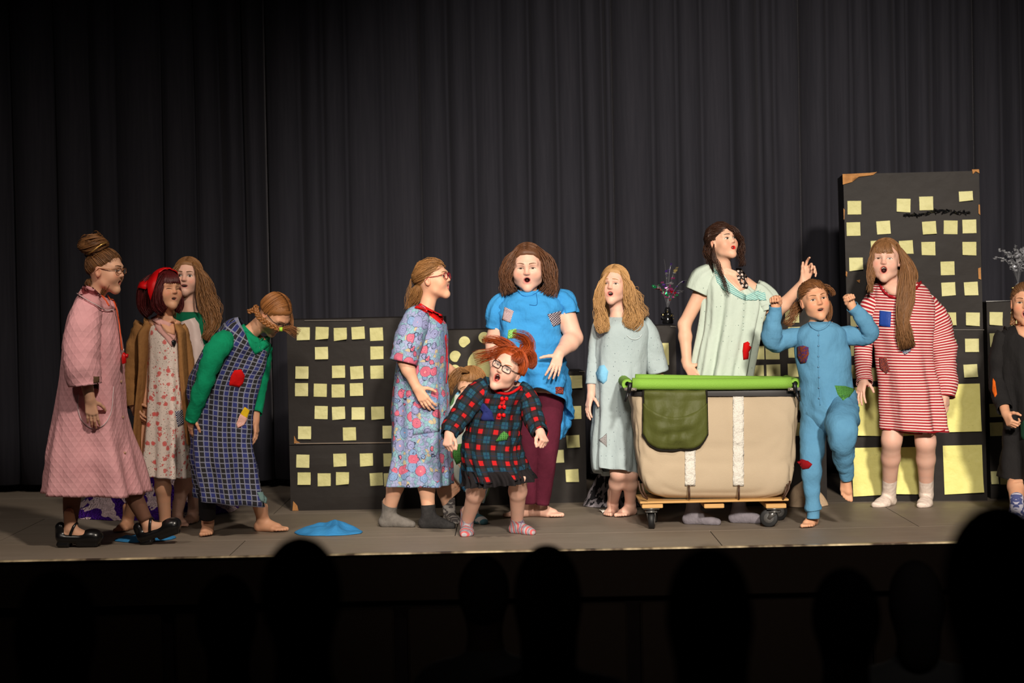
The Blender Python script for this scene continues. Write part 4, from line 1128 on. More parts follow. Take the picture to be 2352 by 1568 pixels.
p.patch([(178, 676), (192, 654), (214, 660), (240, 684), (258, 700), (256, 712), (238, 712), (214, 698), (196, 688)], PK, coat, ('coat', 'sl'), 'collar', .010, puff=.004)
p.patch([(248, 690), (262, 688), (270, 702), (262, 710), (254, 704)], PK, coat, ('coat',), 'collar', .010, puff=.003)
WP = plain('white_piping', (224, 196, 198), .7)
p.cord([(180, 678), (196, 690), (216, 701), (240, 714), (257, 712)], .0028, WP, 'piping', coat, ('coat', 'sl'), .013)
p.cord([(181, 905), (180, 940), (190, 968), (215, 984), (240, 974), (254, 945), (258, 905), (259, 888)], .0032, WP, 'pocket_piping', coat, ('coat',), .004)
for x, y in ((277, 876), (281, 958), (286, 1040)): p.button(x, y, .007, plain('pearl_button', (190, 150, 120), .25), coat, ('coat',))
p.patch([(214, 864), (227, 865), (226, 893), (215, 891)], cloth('olive_brown_patch', (104, 78, 56), None, 30), coat, ('coat', 'sl'))
OR = plain('orange_lanyard', (222, 84, 34), .6)
lan = p.cord([(204, 652), (216, 668), (236, 690), (247, 706)], .0042, OR, 'lanyard', None, ('coat',), .015); p.cord([(247, 677), (256, 694), (262, 712), (268, 745), (273, 785), (275, 804)], .0038, OR, 'lanyard', None, ('coat',), .014)
w0, dep = p.hit(276, 822, ('coat',), .022); mb = MB(); mb.tube([w0 + np.array((0, 0, .028)), w0 + np.array((0, 0, .012)), w0 + np.array((0, 0, -.026)), w0 + np.array((.001, 0, -.029))], [.006, .013, .013, .011], 12); mb.tube([w0 + np.array((.004, 0, .012)), w0 + np.array((.022, -.004, .010))], [.011, .011], 12); mb.tube([w0 + np.array((0, 0, .050)), w0 + np.array((0, 0, .026))], .0022, 8, 1)
mb.build('whistle', [plain('red_whistle', (196, 14, 18), .3), metal('whistle_clip', (200, 190, 180))], p.root, p.org)
p.glasses(metal('gold_glasses', (170, 110, 70), .3), .022, .014)
h = Hair(p, 3); h.cap(.004, 62, 84, 106, 136); h.sweep((0, -.75, .72), 190, .006, .0026)
h.bundle([(258, 640, -.05, 7, .02), (242, 660, -.04, 8, .02), (230, 690, -.03, 5, .01)], 24, .0018, (2, 1.5)); h.bundle([(204, 640, 0, 14, .03), (208, 660, 0, 10, .03), (212, 684, 0, 6, .02)], 40, .002)
for i in range(90):                                  # the bun: strands coiled around its core
    a0, rr, tt = h.r.uniform(0, 6.28), h.r.uniform(.6, 1), h.r.uniform(-1, 1); pts = []
    for q in np.linspace(0, 2.6, 14): a = a0 + q; pts.append(p.pt(214 + 36 * math.cos(a) * math.sqrt(1 - .75 * tt * tt) * (.9 + .1 * rr) - tt * 8, 563 - 25 * tt + 10 * math.sin(a * 2 + tt * 3) * .4 - 6 * math.cos(a), .07 * math.sin(a) * math.sqrt(1 - .75 * tt * tt)))
    h.lock(pts, .0042, .002)
g = Group(); g.ell(p.pt(213, 564), (.074, .066, .052)); v, f = mesh_groups([g], .008); h.put(v, f.tolist(), [(.2, .2)] * len(v))
h.build(hair_mat('hair_bun_brown', (136, 92, 54), (78, 50, 32)))
mb = MB(); mb.tube([p.pt(x, y, d) for x, y, d in ((203, 583, -.075), (214, 576, -.088), (232, 562, -.08), (246, 556, -.055))], .0045, 6); mb.build('hair_clip', [metal('gold_clip', (206, 160, 90), .3)], p.root, p.org)

# ------------------------------------------------------------------ girl with the red kerchief and burgundy bob
p = Person(10.9, (340, 1215), 'girl with a red kerchief over a burgundy bob, tan cardigan and floral dress', SK3)
p.torso(p.pt(332, 758), p.pt(412, 758), p.pt(350, 930), p.pt(412, 930), p.pt(378, 738), .055, .07)
p.head(384, 668, -.02, .212, yaw=38, pitch=10, roll=4, mo=.0055, mw=.016, eye=.1, brow=(.1, .2), lip=(172, 114, 96), browc=(110, 72, 46), ears=False)
wr = p.pt(304, 925, -.06); p.arm(p.pt(328, 762), p.pt(302, 848, .0), wr, (.038, .032, .022)); p.hand(wr, p.pt(322, 966, -.10), (.7, -.5, -.4), (.8, .5, -.2), (22, 30, 18), 4, .88)
wr = p.pt(432, 930, .02); p.arm(p.pt(414, 764), p.pt(432, 850, .02), wr, (.038, .032, .022)); p.hand(wr, p.pt(436, 985, .0), (-.4, -1, 0), (-1, .2, 0), (22, 30, 18), 4, .88)
a1 = p.ground(294, 1217, .85); a2 = p.ground(380, 1221, .85)
p.leg(p.pt(355, 930), p.pt(330, 1085, -.04), a1, (.062, .043, .042, .029)); p.leg(p.pt(400, 930), p.pt(372, 1085, -.06), a2, (.062, .044, .043, .029)); p.foot(a1, p.fdir(-14), .85); p.foot(a2, p.fdir(35), .85, flip=-1); p.finish()
FLR = m_floral()
dr = p.loft('dress', [(352, 742, 408, 744, .055), (342, 756, 414, 757, .09), (338, 790, 420, 790, .11), (338, 850, 424, 850, .115), (336, 920, 430, 920, .125), (330, 1000, 434, 1000, .14), (326, 1060, 436, 1060, .15), (323, 1089, 437, 1096, .155)], FLR, folds=((6, .0, .06, 1.2), (11, .0, .05, 1.3)), wr=(.004, 8, 3), seed=5)
p.patch([(346, 730), (362, 722), (400, 738), (410, 760), (404, 785), (394, 797), (380, 778), (362, 760)], cloth('pink_chemise', (224, 168, 160), None, 20), dr, ('dress',), 'neckline', .004)
p.patch([(364, 722), (396, 726), (404, 752), (400, 770), (384, 764), (370, 748)], SK3, None, ('dress',), 'chest_skin', .0065)
TAN = cloth('tan_cardigan_knit', (166, 118, 70), (140, 98, 58), 26, .5)
cd = p.loft('cardigan', [(334, 744, 352, 744, .075, .0), (324, 756, 350, 756, .105, .0), (318, 775, 346, 775, .115, .0), (322, 840, 342, 840, .12), (316, 920, 336, 920, .125), (312, 1000, 330, 1000, .13), (318, 1050, 332, 1060, .12)], TAN, folds=((3, .02, .08, 1),), wr=(.004, 8, 4), seed=6, nseg=40)
p.loft('cardigan_front', [(402, 742, 414, 744, .075, .0), (406, 756, 426, 758, .105, .0), (412, 775, 428, 775, .115), (416, 850, 432, 850, .12), (424, 930, 438, 930, .12), (430, 985, 440, 1000, .11), (433, 1016, 441, 1020, .10)], TAN, parent=cd, folds=((3, .02, .08, 1),), seed=7, nseg=36)
p.sleeve('sleeve', [(330, 748, 22, .0), (318, 785, 25, .0), (306, 835, 21, .0), (298, 880, 20, -.02), (304, 915, 17, -.05), (306, 934, 16, -.065)], TAN, parent=cd, wr=(.008, 10, 22), seed=8)
p.sleeve('sleeve', [(412, 752, 16, .02), (424, 790, 16, .03), (434, 850, 14, .04), (434, 925, 12, .03)], TAN, parent=cd, wr=(.006, 10, 22), seed=9)
p.cord([(362, 735), (376, 757), (390, 772), (397, 780), (402, 768), (404, 748), (402, 735)], .0012, metal('thin_chain', (150, 120, 80), .3), 'necklace', None, ('dress',), .012)
p.patch([(393, 783), (397, 781), (401, 783), (402, 788), (398, 796), (394, 789)], plain('black_heart_stone', (26, 28, 30), .2), None, ('dress',), 'heart_pendant', .012, puff=.004)
p.patch([(402, 945), (422, 940), (425, 972), (408, 979)], m_patch('navy_white_diamond_patch', (208, 204, 206), (40, 44, 78), 'diamond', .013), dr, ('dress',))
h = Hair(p, 5); h.cap(.010, 58, 71, 100, 122)
h.bundle([(352, 632, .0, 22, .05), (338, 665, -.01, 24, .06), (334, 700, -.01, 20, .06), (348, 722, -.02, 16, .05)], 130, .003, (1.0, 1), .05, core=.8)
h.bundle([(378, 628, -.06, 14, .03), (362, 665, -.09, 14, .03), (362, 700, -.10, 15, .03), (378, 717, -.09, 12, .03)], 110, .003, (.8, 1), .05, core=.6)
h.bundle([(404, 640, -.04, 5, .02), (414, 672, -.03, 4, .02), (414, 700, -.02, 9, .03), (406, 718, -.03, 7, .02)], 60, .0028, (.6, 1), .05)
h.bangs(120, .064, .108, .036, .003, .010); h.build(H_WIG)
RED = cloth('red_satin_kerchief', (206, 16, 20), (170, 8, 12), 12, .2, .45)
R, C, k = p.hd; V, F = [], []; nA, nB = 40, 9
for i in range(nA):
    az = 360.0 * i / nA; a = az if az <= 180 else 360 - az; ph = float(np.interp(a, [0, 40, 75, 110, 150, 180], [22, 28, 52, 78, 92, 96]))
    for j in range(nB):
        w = math.radians(ph * j / (nB - 1)); A_ = math.radians(az); vo = .019 + .0025 * math.sin(az * .12 + j * .9) - (.004 if j == nB - 1 else 0)
        V.append(C + R @ (np.array(((.074 + vo) * math.sin(w) * math.sin(A_), -.012 + (.091 + vo) * math.sin(w) * math.cos(A_), .028 + (.085 + vo) * math.cos(w))) * k))
for i in range(nA):
    for j in range(nB - 1): F.append((i * nB + j, ((i + 1) % nA) * nB + j, ((i + 1) % nA) * nB + j + 1, i * nB + j + 1))
ker = p.part('kerchief', V, F, [RED]); md = ker.modifiers.new('thickness', 'SOLIDIFY'); md.thickness = .004
for poly in (((338, 640, -.03), (322, 648, -.05), (315, 660, -.06), (334, 664, -.08), (346, 656, -.08)), ((366, 622, -.075), (358, 650, -.115), (346, 690, -.13), (340, 672, -.12), (338, 648, -.09), (350, 630, -.06))):
    V = [p.pt(*q) for q in poly]; c = np.mean(V, axis=0) + np.array((0, -.008, 0)); o = p.part('kerchief_corner', [c] + V, [(0, 1 + i, 1 + (i + 1) % len(V)) for i in range(len(V))], [RED], ker); md = o.modifiers.new('thickness', 'SOLIDIFY'); md.thickness = .004

# ------------------------------------------------------------------ long-haired girl behind, green shirt and cream satin dress
p = Person(11.15, (428, 1205), 'long-haired girl in a green shirt under a cream satin dress, standing behind', SK4)
p.torso(p.pt(396, 742), p.pt(486, 742), p.pt(412, 930), p.pt(468, 930), p.pt(434, 716), .055, .07)
p.head(431, 637, 0, .212, yaw=-4, pitch=4, roll=3, mo=.006, mw=.021, eye=.8, lip=(176, 114, 108), browc=(116, 84, 58), iris=(66, 52, 44))
p.arm(p.pt(394, 752), p.pt(388, 850, .05), p.pt(400, 930, .02)); p.hand(p.pt(400, 930, .02), p.pt(402, 985), (0, -1, 0), (1, 0, 0)); p.arm(p.pt(488, 752), p.pt(494, 850, .05), p.pt(486, 930, .03)); p.hand(p.pt(486, 930, .03), p.pt(484, 985), (0, -1, 0), (-1, 0, 0))
a1 = p.ground(408, 1206, .85); a2 = p.ground(444, 1200, .85); p.leg(p.pt(420, 930), p.pt(424, 1080, -.04), a1, (.064, .044, .042, .028)); p.leg(p.pt(462, 930), p.pt(448, 1080, -.03), a2, (.064, .044, .042, .028)); p.foot(a1, p.fdir(24), .85, flip=-1); p.foot(a2, p.fdir(-10), .85); p.finish()
GR = cloth('green_jersey', (14, 112, 78), (8, 84, 58), 20, .4)
sh = p.loft('shirt', [(410, 716, 452, 716, .06), (396, 722, 478, 724, .085), (388, 742, 494, 742, .11), (392, 800, 492, 800, .12), (396, 850, 486, 850, .12)], GR, seed=11, wr=(.004, 8, 8))
p.sleeve('sleeve', [(398, 738, 18, .0), (390, 790, 20, .03), (388, 850, 17, .05), (398, 920, 13, .02)], GR, parent=sh, seed=12); p.sleeve('sleeve', [(484, 738, 18, .0), (494, 790, 20, .03), (496, 850, 17, .05), (488, 920, 13, .03)], GR, parent=sh, seed=13)
SAT = cloth('cream_satin', (226, 204, 198), (206, 184, 178), 8, .15, .38)
p.loft('dress', [(410, 742, 462, 726, .125), (406, 752, 478, 748, .13), (402, 800, 486, 800, .135), (402, 860, 484, 860, .135), (400, 960, 484, 960, .14), (398, 1060, 482, 1060, .15), (398, 1086, 480, 1086, .15)], SAT, folds=((8, .01, .05, .8), (13, .0, .04, 1)), seed=14)
h = Hair(p, 7); h.cap(.008, 63, 81, 104, 136); h.over(150, vol=.009)
h.bundle([(442, 602, -.05, 6, .02), (462, 640, -.05, 10, .03), (474, 690, -.06, 17, .04), (488, 740, -.08, 20, .04), (470, 780, -.13, 10, .02)], 170, .003, (3.2, 2.6), .25, core=.5)
h.bundle([(452, 604, .0, 10, .04), (474, 660, .02, 16, .05), (490, 710, .02, 20, .05), (498, 742, .02, 12, .04)], 120, .003, (3.2, 2.4), .2, core=.5)
h.bundle([(418, 602, -.04, 6, .02), (400, 630, -.05, 8, .03), (394, 680, -.05, 12, .03), (392, 740, -.09, 14, .03)], 110, .003, (2.6, 2.4), .2, core=.4)
h.bundle([(448, 606, -.09, 2, .005), (453, 640, -.09, 2.5, .006), (453, 690, -.10, 3, .008), (462, 722, -.13, 3, .008)], 22, .0018, (1.2, 2))
h.build(hair_mat('hair_sandy_long', (150, 104, 62), (96, 62, 36)))

# ------------------------------------------------------------------ girl in the checked pinafore, bending forward
p = Person(10.68, (530, 1228), 'girl bending forward in a navy checked pinafore and green shirt, hair in braids', SK3)
p.torso(p.pt(530, 790, -.12), p.pt(592, 800, .12), p.pt(490, 960, -.07), p.pt(520, 960, .07), p.pt(570, 768), .06, .075)
p.head(630, 722, -.02, .215, yaw=58, pitch=-52, roll=-4, mo=.004, mw=.014, eye=.45, lip=(162, 98, 86), browc=(110, 72, 42), ears=True)
wr = p.pt(444, 952, -.17); p.arm(p.pt(518, 785, -.16), p.pt(472, 866, -.21), wr, (.040, .033, .023)); p.hand(wr, p.pt(432, 992, -.13), (.6, -.8, 0), (1, .5, 0), (20, 25, 15), 4, .9)
wr = p.pt(586, 962, .08); p.arm(p.pt(598, 815, .14), p.pt(590, 890, .16), wr, (.040, .034, .022)); p.hand(wr, p.pt(592, 1020, .05), (-.2, -1, 0), (-1, .3, 0), (14, 20, 14), 2, .9)
a1 = p.ground(478, 1226, .95); a2 = p.ground(604, 1220, .95)
p.leg(p.pt(488, 960, -.05), p.pt(482, 1085, -.1), a1); p.leg(p.pt(520, 960, .06), p.pt(580, 1090, -.02), a2); p.foot(a1, p.fdir(4), .95); p.foot(a2, p.fdir(66), .95, flip=-1); p.finish()
p.sleeve('legging', [(486, 1040, 26, -.08), (480, 1100, 22, -.08), (476, 1150, 20, -.05), (477, 1188, 18, -.01)], cloth('black_legging', (26, 24, 25), None, 20, .3))
GR2 = cloth('green_cotton', (8, 150, 104), (4, 118, 80), 14, .5)
shirt = p.loft('shirt', [(560, 742, 606, 786, .07), (545, 752, 622, 792, .11), (530, 790, 616, 815, .13), (500, 850, 600, 860, .13)], GR2, seed=15, wr=(.004, 8, 8))
PL = m_plaid()
dr = p.loft('pinafore', [(548, 728, 588, 796, .10, .0), (514, 742, 619, 808, .165), (467, 806, 613, 842, .175), (433, 876, 598, 895, .18), (438, 930, 584, 952, .18), (441, 1000, 580, 1010, .19), (448, 1080, 591, 1085, .2), (455, 1141, 605, 1158, .21)], PL, folds=((4, .0, .05, 1), (7, .01, .06, 1)), wr=(.007, 6, 5), nseg=84, e=2.3, seed=16)
p.sleeve('sleeve', [(520, 778, 19, -.09), (507, 788, 27, -.18), (494, 808, 27, -.21), (473, 864, 23, -.22), (453, 926, 19, -.19), (440, 966, 16, -.16)], GR2, parent=shirt, key='gs', wr=(.009, 9, 20), seed=17)
p.sleeve('sleeve', [(604, 800, 22, .13), (600, 850, 22, .16), (592, 900, 20, .16), (586, 950, 17, .09)], GR2, parent=shirt, key='gs2', wr=(.006, 9, 20), seed=18)
p.patch([(562, 760), (590, 776), (622, 770), (618, 792), (600, 806), (586, 814), (574, 795)], GR2, shirt, ('pinafore', 'shirt'), 'shirt_front', .006)
p.patch([(538, 850), (554, 848), (562, 862), (558, 880), (550, 889), (526, 884), (530, 864)], cloth('red_felt', (206, 14, 14), (176, 8, 8), 20), dr, ('pinafore',), puff=.006)
p.patch([(562, 934), (573, 942), (566, 962), (552, 950)], cloth('yellow_felt', (226, 184, 30), None, 20), dr, ('pinafore',)); p.patch([(552, 950), (568, 960), (560, 976), (546, 983), (543, 972)], m_patch('red_white_stripe_patch', (226, 210, 200), (200, 96, 72), 'stripe', .006), dr, ('pinafore',), off=.007)
p.patch([(590, 1130), (600, 1130), (614, 1143), (612, 1157), (598, 1150)], cloth('teal_felt', (112, 140, 138), None, 20), dr, None, off=.012)
h = Hair(p, 9); h.cap(.007, 65, 85, 104, 136); h.over(210, vol=.008, reach=104, drop=.0, messy=.003)
h.braid([(588, 708, -.09, 4, .01), (594, 726, -.12, 4.5, .01), (614, 744, -.14, 4.5, .01), (642, 756, -.15, 3.5, .01)], .0085, 5)
h.bundle([(646, 756, -.16, 3, .01), (664, 756, -.16, 9, .015), (686, 768, -.15, 12, .02)], 60, .0020, (1, 1), .4); h.bundle([(655, 700, .07, 12, .03), (666, 730, .06, 9, .02), (670, 752, .05, 5, .02)], 50, .0022)
h.braid([(590, 702, .02, 4, .01), (582, 712, .03, 4, .01), (570, 716, .04, 4, .01)], .008, 2)
h.build(hair_mat('hair_braid_brown', (160, 104, 56), (100, 62, 34)))
mb = MB(); mb.tube([p.pt(642, 756, -.16), p.pt(649, 756, -.16)], .012, 10); mb.build('hair_tie', [plain('lime_hair_tie', (170, 220, 60), .6)], p.root, p.org)
p.glasses(plain('dark_glasses', (40, 26, 22), .4), .022, .014)

# ------------------------------------------------------------------ girl in the rose-print nightgown, red glasses
p = Person(10.88, (955, 1210), 'girl in profile with red glasses and a rose-print nightgown with red collar', SK1)
p.torso(p.pt(975, 745, -.12), p.pt(975, 745, .12), p.pt(960, 950, -.07), p.pt(965, 950, .07), p.pt(978, 715))
p.head(994, 642, 0, .218, yaw=74, pitch=10, roll=0, mo=.009, mw=.014, eye=.6, lip=(192, 110, 102), browc=(130, 92, 58))
wr = p.pt(956, 888, -.21); p.arm(p.pt(952, 752, -.15), p.pt(930, 832, -.2), wr, (.042, .035, .024)); p.hand(wr, p.pt(982, 930, -.22), (1, -.2, .4), (.5, .9, -.4), (14, 22, 14), 4, .98)
wr = p.pt(1056, 862, .34); p.arm(p.pt(990, 755, .14), p.pt(1012, 842, .24), wr, (.042, .034, .023)); p.hand(wr, p.pt(1092, 880, .36), (0, -.3, 1), (0, 1, -.3), (20, 25, 15), 4, .95)
a1 = p.ground(893, 1209, .98); a2 = p.ground(985, 1212, .98)
p.leg(p.pt(950, 950, -.06), p.pt(915, 1085, -.04), a1); p.leg(p.pt(965, 950, .06), p.pt(978, 1085, -.06), a2); p.foot(a1, p.fdir(78), .98, bare=False); p.foot(a2, p.fdir(76), .98, bare=False); p.finish()
kn = p.pt(915, 1085, -.04)
p.sock(a1, p.fdir(78), cloth('grey_sport_sock', (128, 122, 116), (100, 95, 90), 60), .98, .062, kn); p.sock(a2, p.fdir(76), cloth('black_sport_sock', (34, 33, 34), (60, 58, 58), 70), .98, .062, p.pt(978, 1085, -.06))
RO = m_rose()
dr = p.loft('nightgown', [(958, 706, 1006, 722, .065), (942, 722, 1018, 736, .115), (930, 748, 1026, 752, .16), (916, 800, 1028, 800, .165), (905, 860, 1027, 860, .165), (901, 940, 1028, 940, .17), (898, 1030, 1031, 1030, .18), (893, 1080, 1034, 1080, .19), (888, 1112, 1036, 1112, .195)], RO, folds=((5, 0, .045, 1), (9, .0, .04, 1)), wr=(.006, 7, 4), nseg=84, seed=21)
p.sleeve('sleeve', [(960, 728, 28, -.10), (946, 760, 34, -.16), (934, 800, 34, -.19), (926, 832, 31, -.20)], RO, parent=dr, key='sl', wr=(.006, 9, 14), seed=22)
p.sleeve('sleeve', [(986, 735, 24, .10), (996, 780, 28, .15), (1006, 826, 26, .17)], RO, parent=dr, key='sl2', seed=23)
RC = cloth('red_cotton_trim', (204, 18, 20), (170, 10, 12), 16)
p.patch([(952, 708), (966, 696), (986, 708), (1006, 718), (1016, 722), (1018, 732), (1012, 744), (992, 728), (968, 712)], RC, dr, ('nightgown', 'sl'), 'collar', .008, puff=.003)
p.cord([(1022, 770), (1026, 830), (1024, 880)], .003, RC, 'placket', dr, ('nightgown',), .003)
p.patch([(944, 928), (1006, 925), (1008, 990), (948, 998)], RO, dr, ('nightgown',), 'pocket', .006)
p.glasses(plain('red_glasses_frame', (150, 16, 26), .35), .0225, .017)
h = Hair(p, 11); h.cap(.006, 62, 86, 106, 136); h.sweep((.0, -.92, -.25), 200, .007, .0026, messy=.008)
h.bundle([(962, 655, -.02, 16, .05), (954, 680, 0, 13, .04), (946, 700, .02, 9, .03), (936, 712, .02, 5, .02)], 110, .0024, (2, 1.6), .3, core=.6); h.bundle([(944, 640, 0, 4, .03), (938, 680, 0, 5, .03), (930, 712, 0, 6, .03)], 16, .0011, (3, 1.5), .4)
h.build(H_DBL)

# ------------------------------------------------------------------ girl crouching behind the redhead
p = Person(11.16, (1068, 1203), 'crouching girl with a ponytail, mostly hidden behind the red-haired child', SK1)
p.torso(p.pt(1062, 925, -.08), p.pt(1128, 915, .02), p.pt(1085, 1020, .05), p.pt(1135, 1015, .1), p.pt(1088, 908), .055, .075)
p.head(1084, 886, -.04, .205, yaw=-54, pitch=-12, roll=-16, mo=.003, mw=.014, eye=.6, browc=(130, 92, 60))
wr = p.pt(1030, 1040, -.05); p.arm(p.pt(1058, 935, -.08), p.pt(1034, 995, -.02), wr, (.036, .03, .021)); p.hand(wr, p.pt(1048, 1070, -.14), (.5, .2, .8), (.5, .6, -.5), (20, 30, 20), 5, .85)
wr = p.pt(1130, 1030, -.02); p.arm(p.pt(1132, 925, .0), p.pt(1150, 985, .0), wr, (.036, .03, .021)); p.hand(wr, p.pt(1120, 1075, -.05), (-1, 0, 0), (0, 1, 0))
a1 = p.ground(1033, 1198, .85); a2 = p.ground(1084, 1200, .85)
p.leg(p.pt(1088, 1020, .05), p.pt(1018, 1105, -.08), a1, (.062, .044, .042, .029)); p.leg(p.pt(1130, 1020, .1), p.pt(1096, 1100, -.05), a2, (.062, .044, .042, .029)); p.foot(a1, p.fdir(20), .85, bare=False); p.foot(a2, p.fdir(40), .85, bare=False); p.finish()
p.sock(a1, p.fdir(20), m_patch('grey_spotted_sock', (176, 168, 162), (96, 90, 90), 'noise', .02), .85, .085, p.pt(1018, 1105, -.08)); p.sock(a2, p.fdir(40), m_patch('teal_toe_sock', (190, 186, 182), (70, 110, 120), 'noise', .05), .85, .07, p.pt(1096, 1100, -.05))
m = Mat('sage_white_blue_cotton', .9, .2); o = m.obj(); n1, n2 = m.noise(o, 4.5, 1), m.noise(o, 6, 1)
c = m.mix(n1.gt(.54), (200, 206, 196), (108, 168, 204)); m.col(m.mix(n2.gt(.60), c, (88, 128, 84))); cloth_bump(m); SG = m.m
dr = p.loft('dress', [(1058, 900, 1120, 898, .08), (1036, 920, 1140, 915, .13), (1029, 970, 1150, 970, .16), (1030, 1040, 1150, 1040, .17), (1036, 1080, 1138, 1085, .17), (1062, 1115, 1120, 1125, .15), (1084, 1142, 1112, 1152, .12)], SG, folds=((4, 0, .07, 1), (7, 0, .07, 1)), wr=(.008, 7, 6), seed=25)
p.patch([(1042, 1022), (1062, 1018), (1072, 1050), (1048, 1066), (1040, 1045)], m_patch('green_dot_felt', (74, 134, 62), (34, 74, 34), 'dots', .009), dr, ('dress',), off=.007)
p.patch([(1056, 1075), (1072, 1066), (1080, 1100), (1066, 1130), (1054, 1100)], cloth('sky_blue_felt', (84, 152, 204), None, 18), dr, ('dress',), off=.007)
p.sleeve('sleeve', [(1064, 915, 20, -.06), (1046, 950, 20, -.05), (1034, 995, 17, -.03), (1030, 1032, 14, -.05)], SG, parent=dr, seed=26)
h = Hair(p, 12); h.cap(.006, 66, 90, 106, 136); h.sweep((.35, -.35, .9), 170, .006, .0026); R, C, k = p.hd
h.bundle([(1078, 856, -.10, 6, .02), (1058, 850, -.13, 9, .03), (1044, 868, -.14, 11, .03), (1036, 890, -.13, 9, .03), (1034, 908, -.12, 5, .02)], 110, .0026, (2, 1.5), .2, core=.6); h.build(H_DBL)

# ------------------------------------------------------------------ red-haired child, shouting, knees bent
p = Person(10.36, (1130, 1234), 'small red-haired child in black glasses and red tartan nightdress, shouting with clenched fists', SK4)
p.torso(p.pt(1112, 900, -.02), p.pt(1202, 905, -.02), p.pt(1095, 1035, .04), p.pt(1165, 1035, .04), p.pt(1164, 897, -.08), .058, .072)
p.head(1165, 848, -.14, .215, yaw=-22, pitch=-2, roll=29, mo=.019, mw=.017, mz=-.060, eye=.5, brow=(-.5, -.3), lip=(192, 106, 94), browc=(170, 92, 50), tongue=True, fat=1.04, iris=(70, 62, 50))
wr = p.pt(1032, 995, -.16); p.arm(p.pt(1108, 902, -.04), p.pt(1052, 958, -.06), wr, (.038, .032, .023)); p.hand(wr, p.pt(1026, 1030, -.22), (.7, -.5, .1), (.6, .6, 0), (70, 85, 60), 0, .9, (.75, .45, .5), .45)
wr = p.pt(1240, 992, -.18); p.arm(p.pt(1205, 908, -.03), p.pt(1222, 955, -.04), wr, (.037, .031, .023)); p.hand(wr, p.pt(1254, 1018, -.25), (-.7, -.5, .3), (-.5, .8, -.2), (75, 90, 60), 0, .9, (.75, .45, .5), .45)
a1 = p.ground(1072, 1226, .82); a2 = p.ground(1188, 1224, .82)
k1, k2 = p.pt(1102, 1098, -.15), p.pt(1190, 1092, -.15)
p.leg(p.pt(1100, 1035, .03), k1, a1, (.066, .050, .046, .030)); p.leg(p.pt(1160, 1035, .03), k2, a2, (.066, .050, .046, .030)); p.foot(a1, p.fdir(2), .82, bare=False); p.foot(a2, p.fdir(48), .82, bare=False); p.finish()
m = Mat('pink_grey_striped_sock', .95, .1); u, v, _ = m.uv(); c = m.mix((u / .030).fract().lt(.30), (172, 164, 168), (208, 96, 96)); c = m.mix((u / .030 + .5).fract().lt(.12), c, (120, 104, 130)); c = m.mix(m.noise(m.obj(), 60, 2).gt(.6) * .4, c, (120, 100, 130)); m.col(c); SS = cloth_bump(m)
p.sock(a1, p.fdir(2), SS, .82, .05, k1); p.sock(a2, p.fdir(48), SS, .82, .05, k2)
TT = m_tartan()
dr = p.loft('nightdress', [(1128, 885, 1198, 886, .06, -.06), (1106, 893, 1212, 900, .10, -.04), (1088, 925, 1206, 932, .12, -.02), (1074, 975, 1197, 985, .125, .0), (1060, 1015, 1196, 1025, .14, .01), (1058, 1050, 1202, 1055, .17, -.02), (1064, 1080, 1211, 1075, .19, -.04), (1074, 1106, 1218, 1092, .2, -.06)], TT, folds=((5, 0, .05, 1), (9, 0, .05, 1.2)), wr=(.008, 8, 8), nseg=84, seed=31)
p.loft('hem_frill', [(1062, 1078, 1212, 1074, .192, -.04), (1072, 1104, 1219, 1090, .205, -.06), (1070, 1116, 1222, 1102, .212, -.06)], cloth('black_net_frill', (28, 24, 26), None, 20), parent=dr, folds=((26, .0, .05, .5), (9, 0, .05, 1)), seed=31, nseg=150)
p.sleeve('sleeve', [(1118, 888, 24, -.04), (1092, 908, 30, -.06), (1062, 950, 28, -.08), (1040, 982, 25, -.12), (1030, 1000, 20, -.16)], TT, parent=dr, key='s1', wr=(.008, 9, 16), seed=32)
p.sleeve('sleeve', [(1196, 896, 22, -.03), (1214, 918, 25, -.05), (1224, 955, 25, -.08), (1236, 985, 22, -.14), (1242, 996, 18, -.18)], TT, parent=dr, key='s2', wr=(.008, 9, 16), seed=33)
RB = cloth('red_ribbing', (196, 18, 22), (160, 10, 14), 20)
p.cord([(1132, 884), (1142, 900), (1166, 904), (1188, 894), (1200, 880)], .0075, RB, 'neckband', dr, ('nightdress',), .004, 8)
for x, y in ((1158, 915), (1153, 934), (1152, 953)):
    for d in (-6, 6): p.patch([(x, y), (x + d * .6, y - 5), (x + d * 1.5, y - 3), (x + d * 1.5, y + 4), (x + d * .6, y + 5)], cloth('red_satin_bow', (220, 20, 24), None, 20, .2, .3), dr, ('nightdress',), 'bow', .006, puff=.005)
p.patch([(1098, 930), (1112, 926), (1130, 945), (1136, 966), (1104, 965), (1110, 950)], cloth('navy_felt', (36, 44, 104), None, 20), dr, ('nightdress',), puff=.006); p.patch([(1158, 990), (1168, 998), (1164, 1010), (1138, 1014), (1150, 996)], m_patch('green_dot_felt', (74, 134, 62), (34, 74, 34), 'dots', .009), dr, ('nightdress',), puff=.008)
p.glasses(plain('black_glasses_frame', (24, 20, 22), .35), .0245, .0165)
h = Hair(p, 15); h.cap(.007, 57, 79, 104, 136); h.over(150, vol=.009, messy=.008, reach=85)
h.bundle([(1186, 812, -.12, 12, .04), (1158, 806, -.11, 17, .04), (1126, 814, -.09, 15, .03), (1088, 824, -.06, 20, .03)], 150, .0015, (2.2, .8), .5); h.bundle([(1186, 808, -.10, 12, .04), (1158, 790, -.08, 15, .04), (1132, 780, -.06, 9, .03), (1106, 782, -.04, 8, .02)], 120, .0015, (2.2, .8), .5)
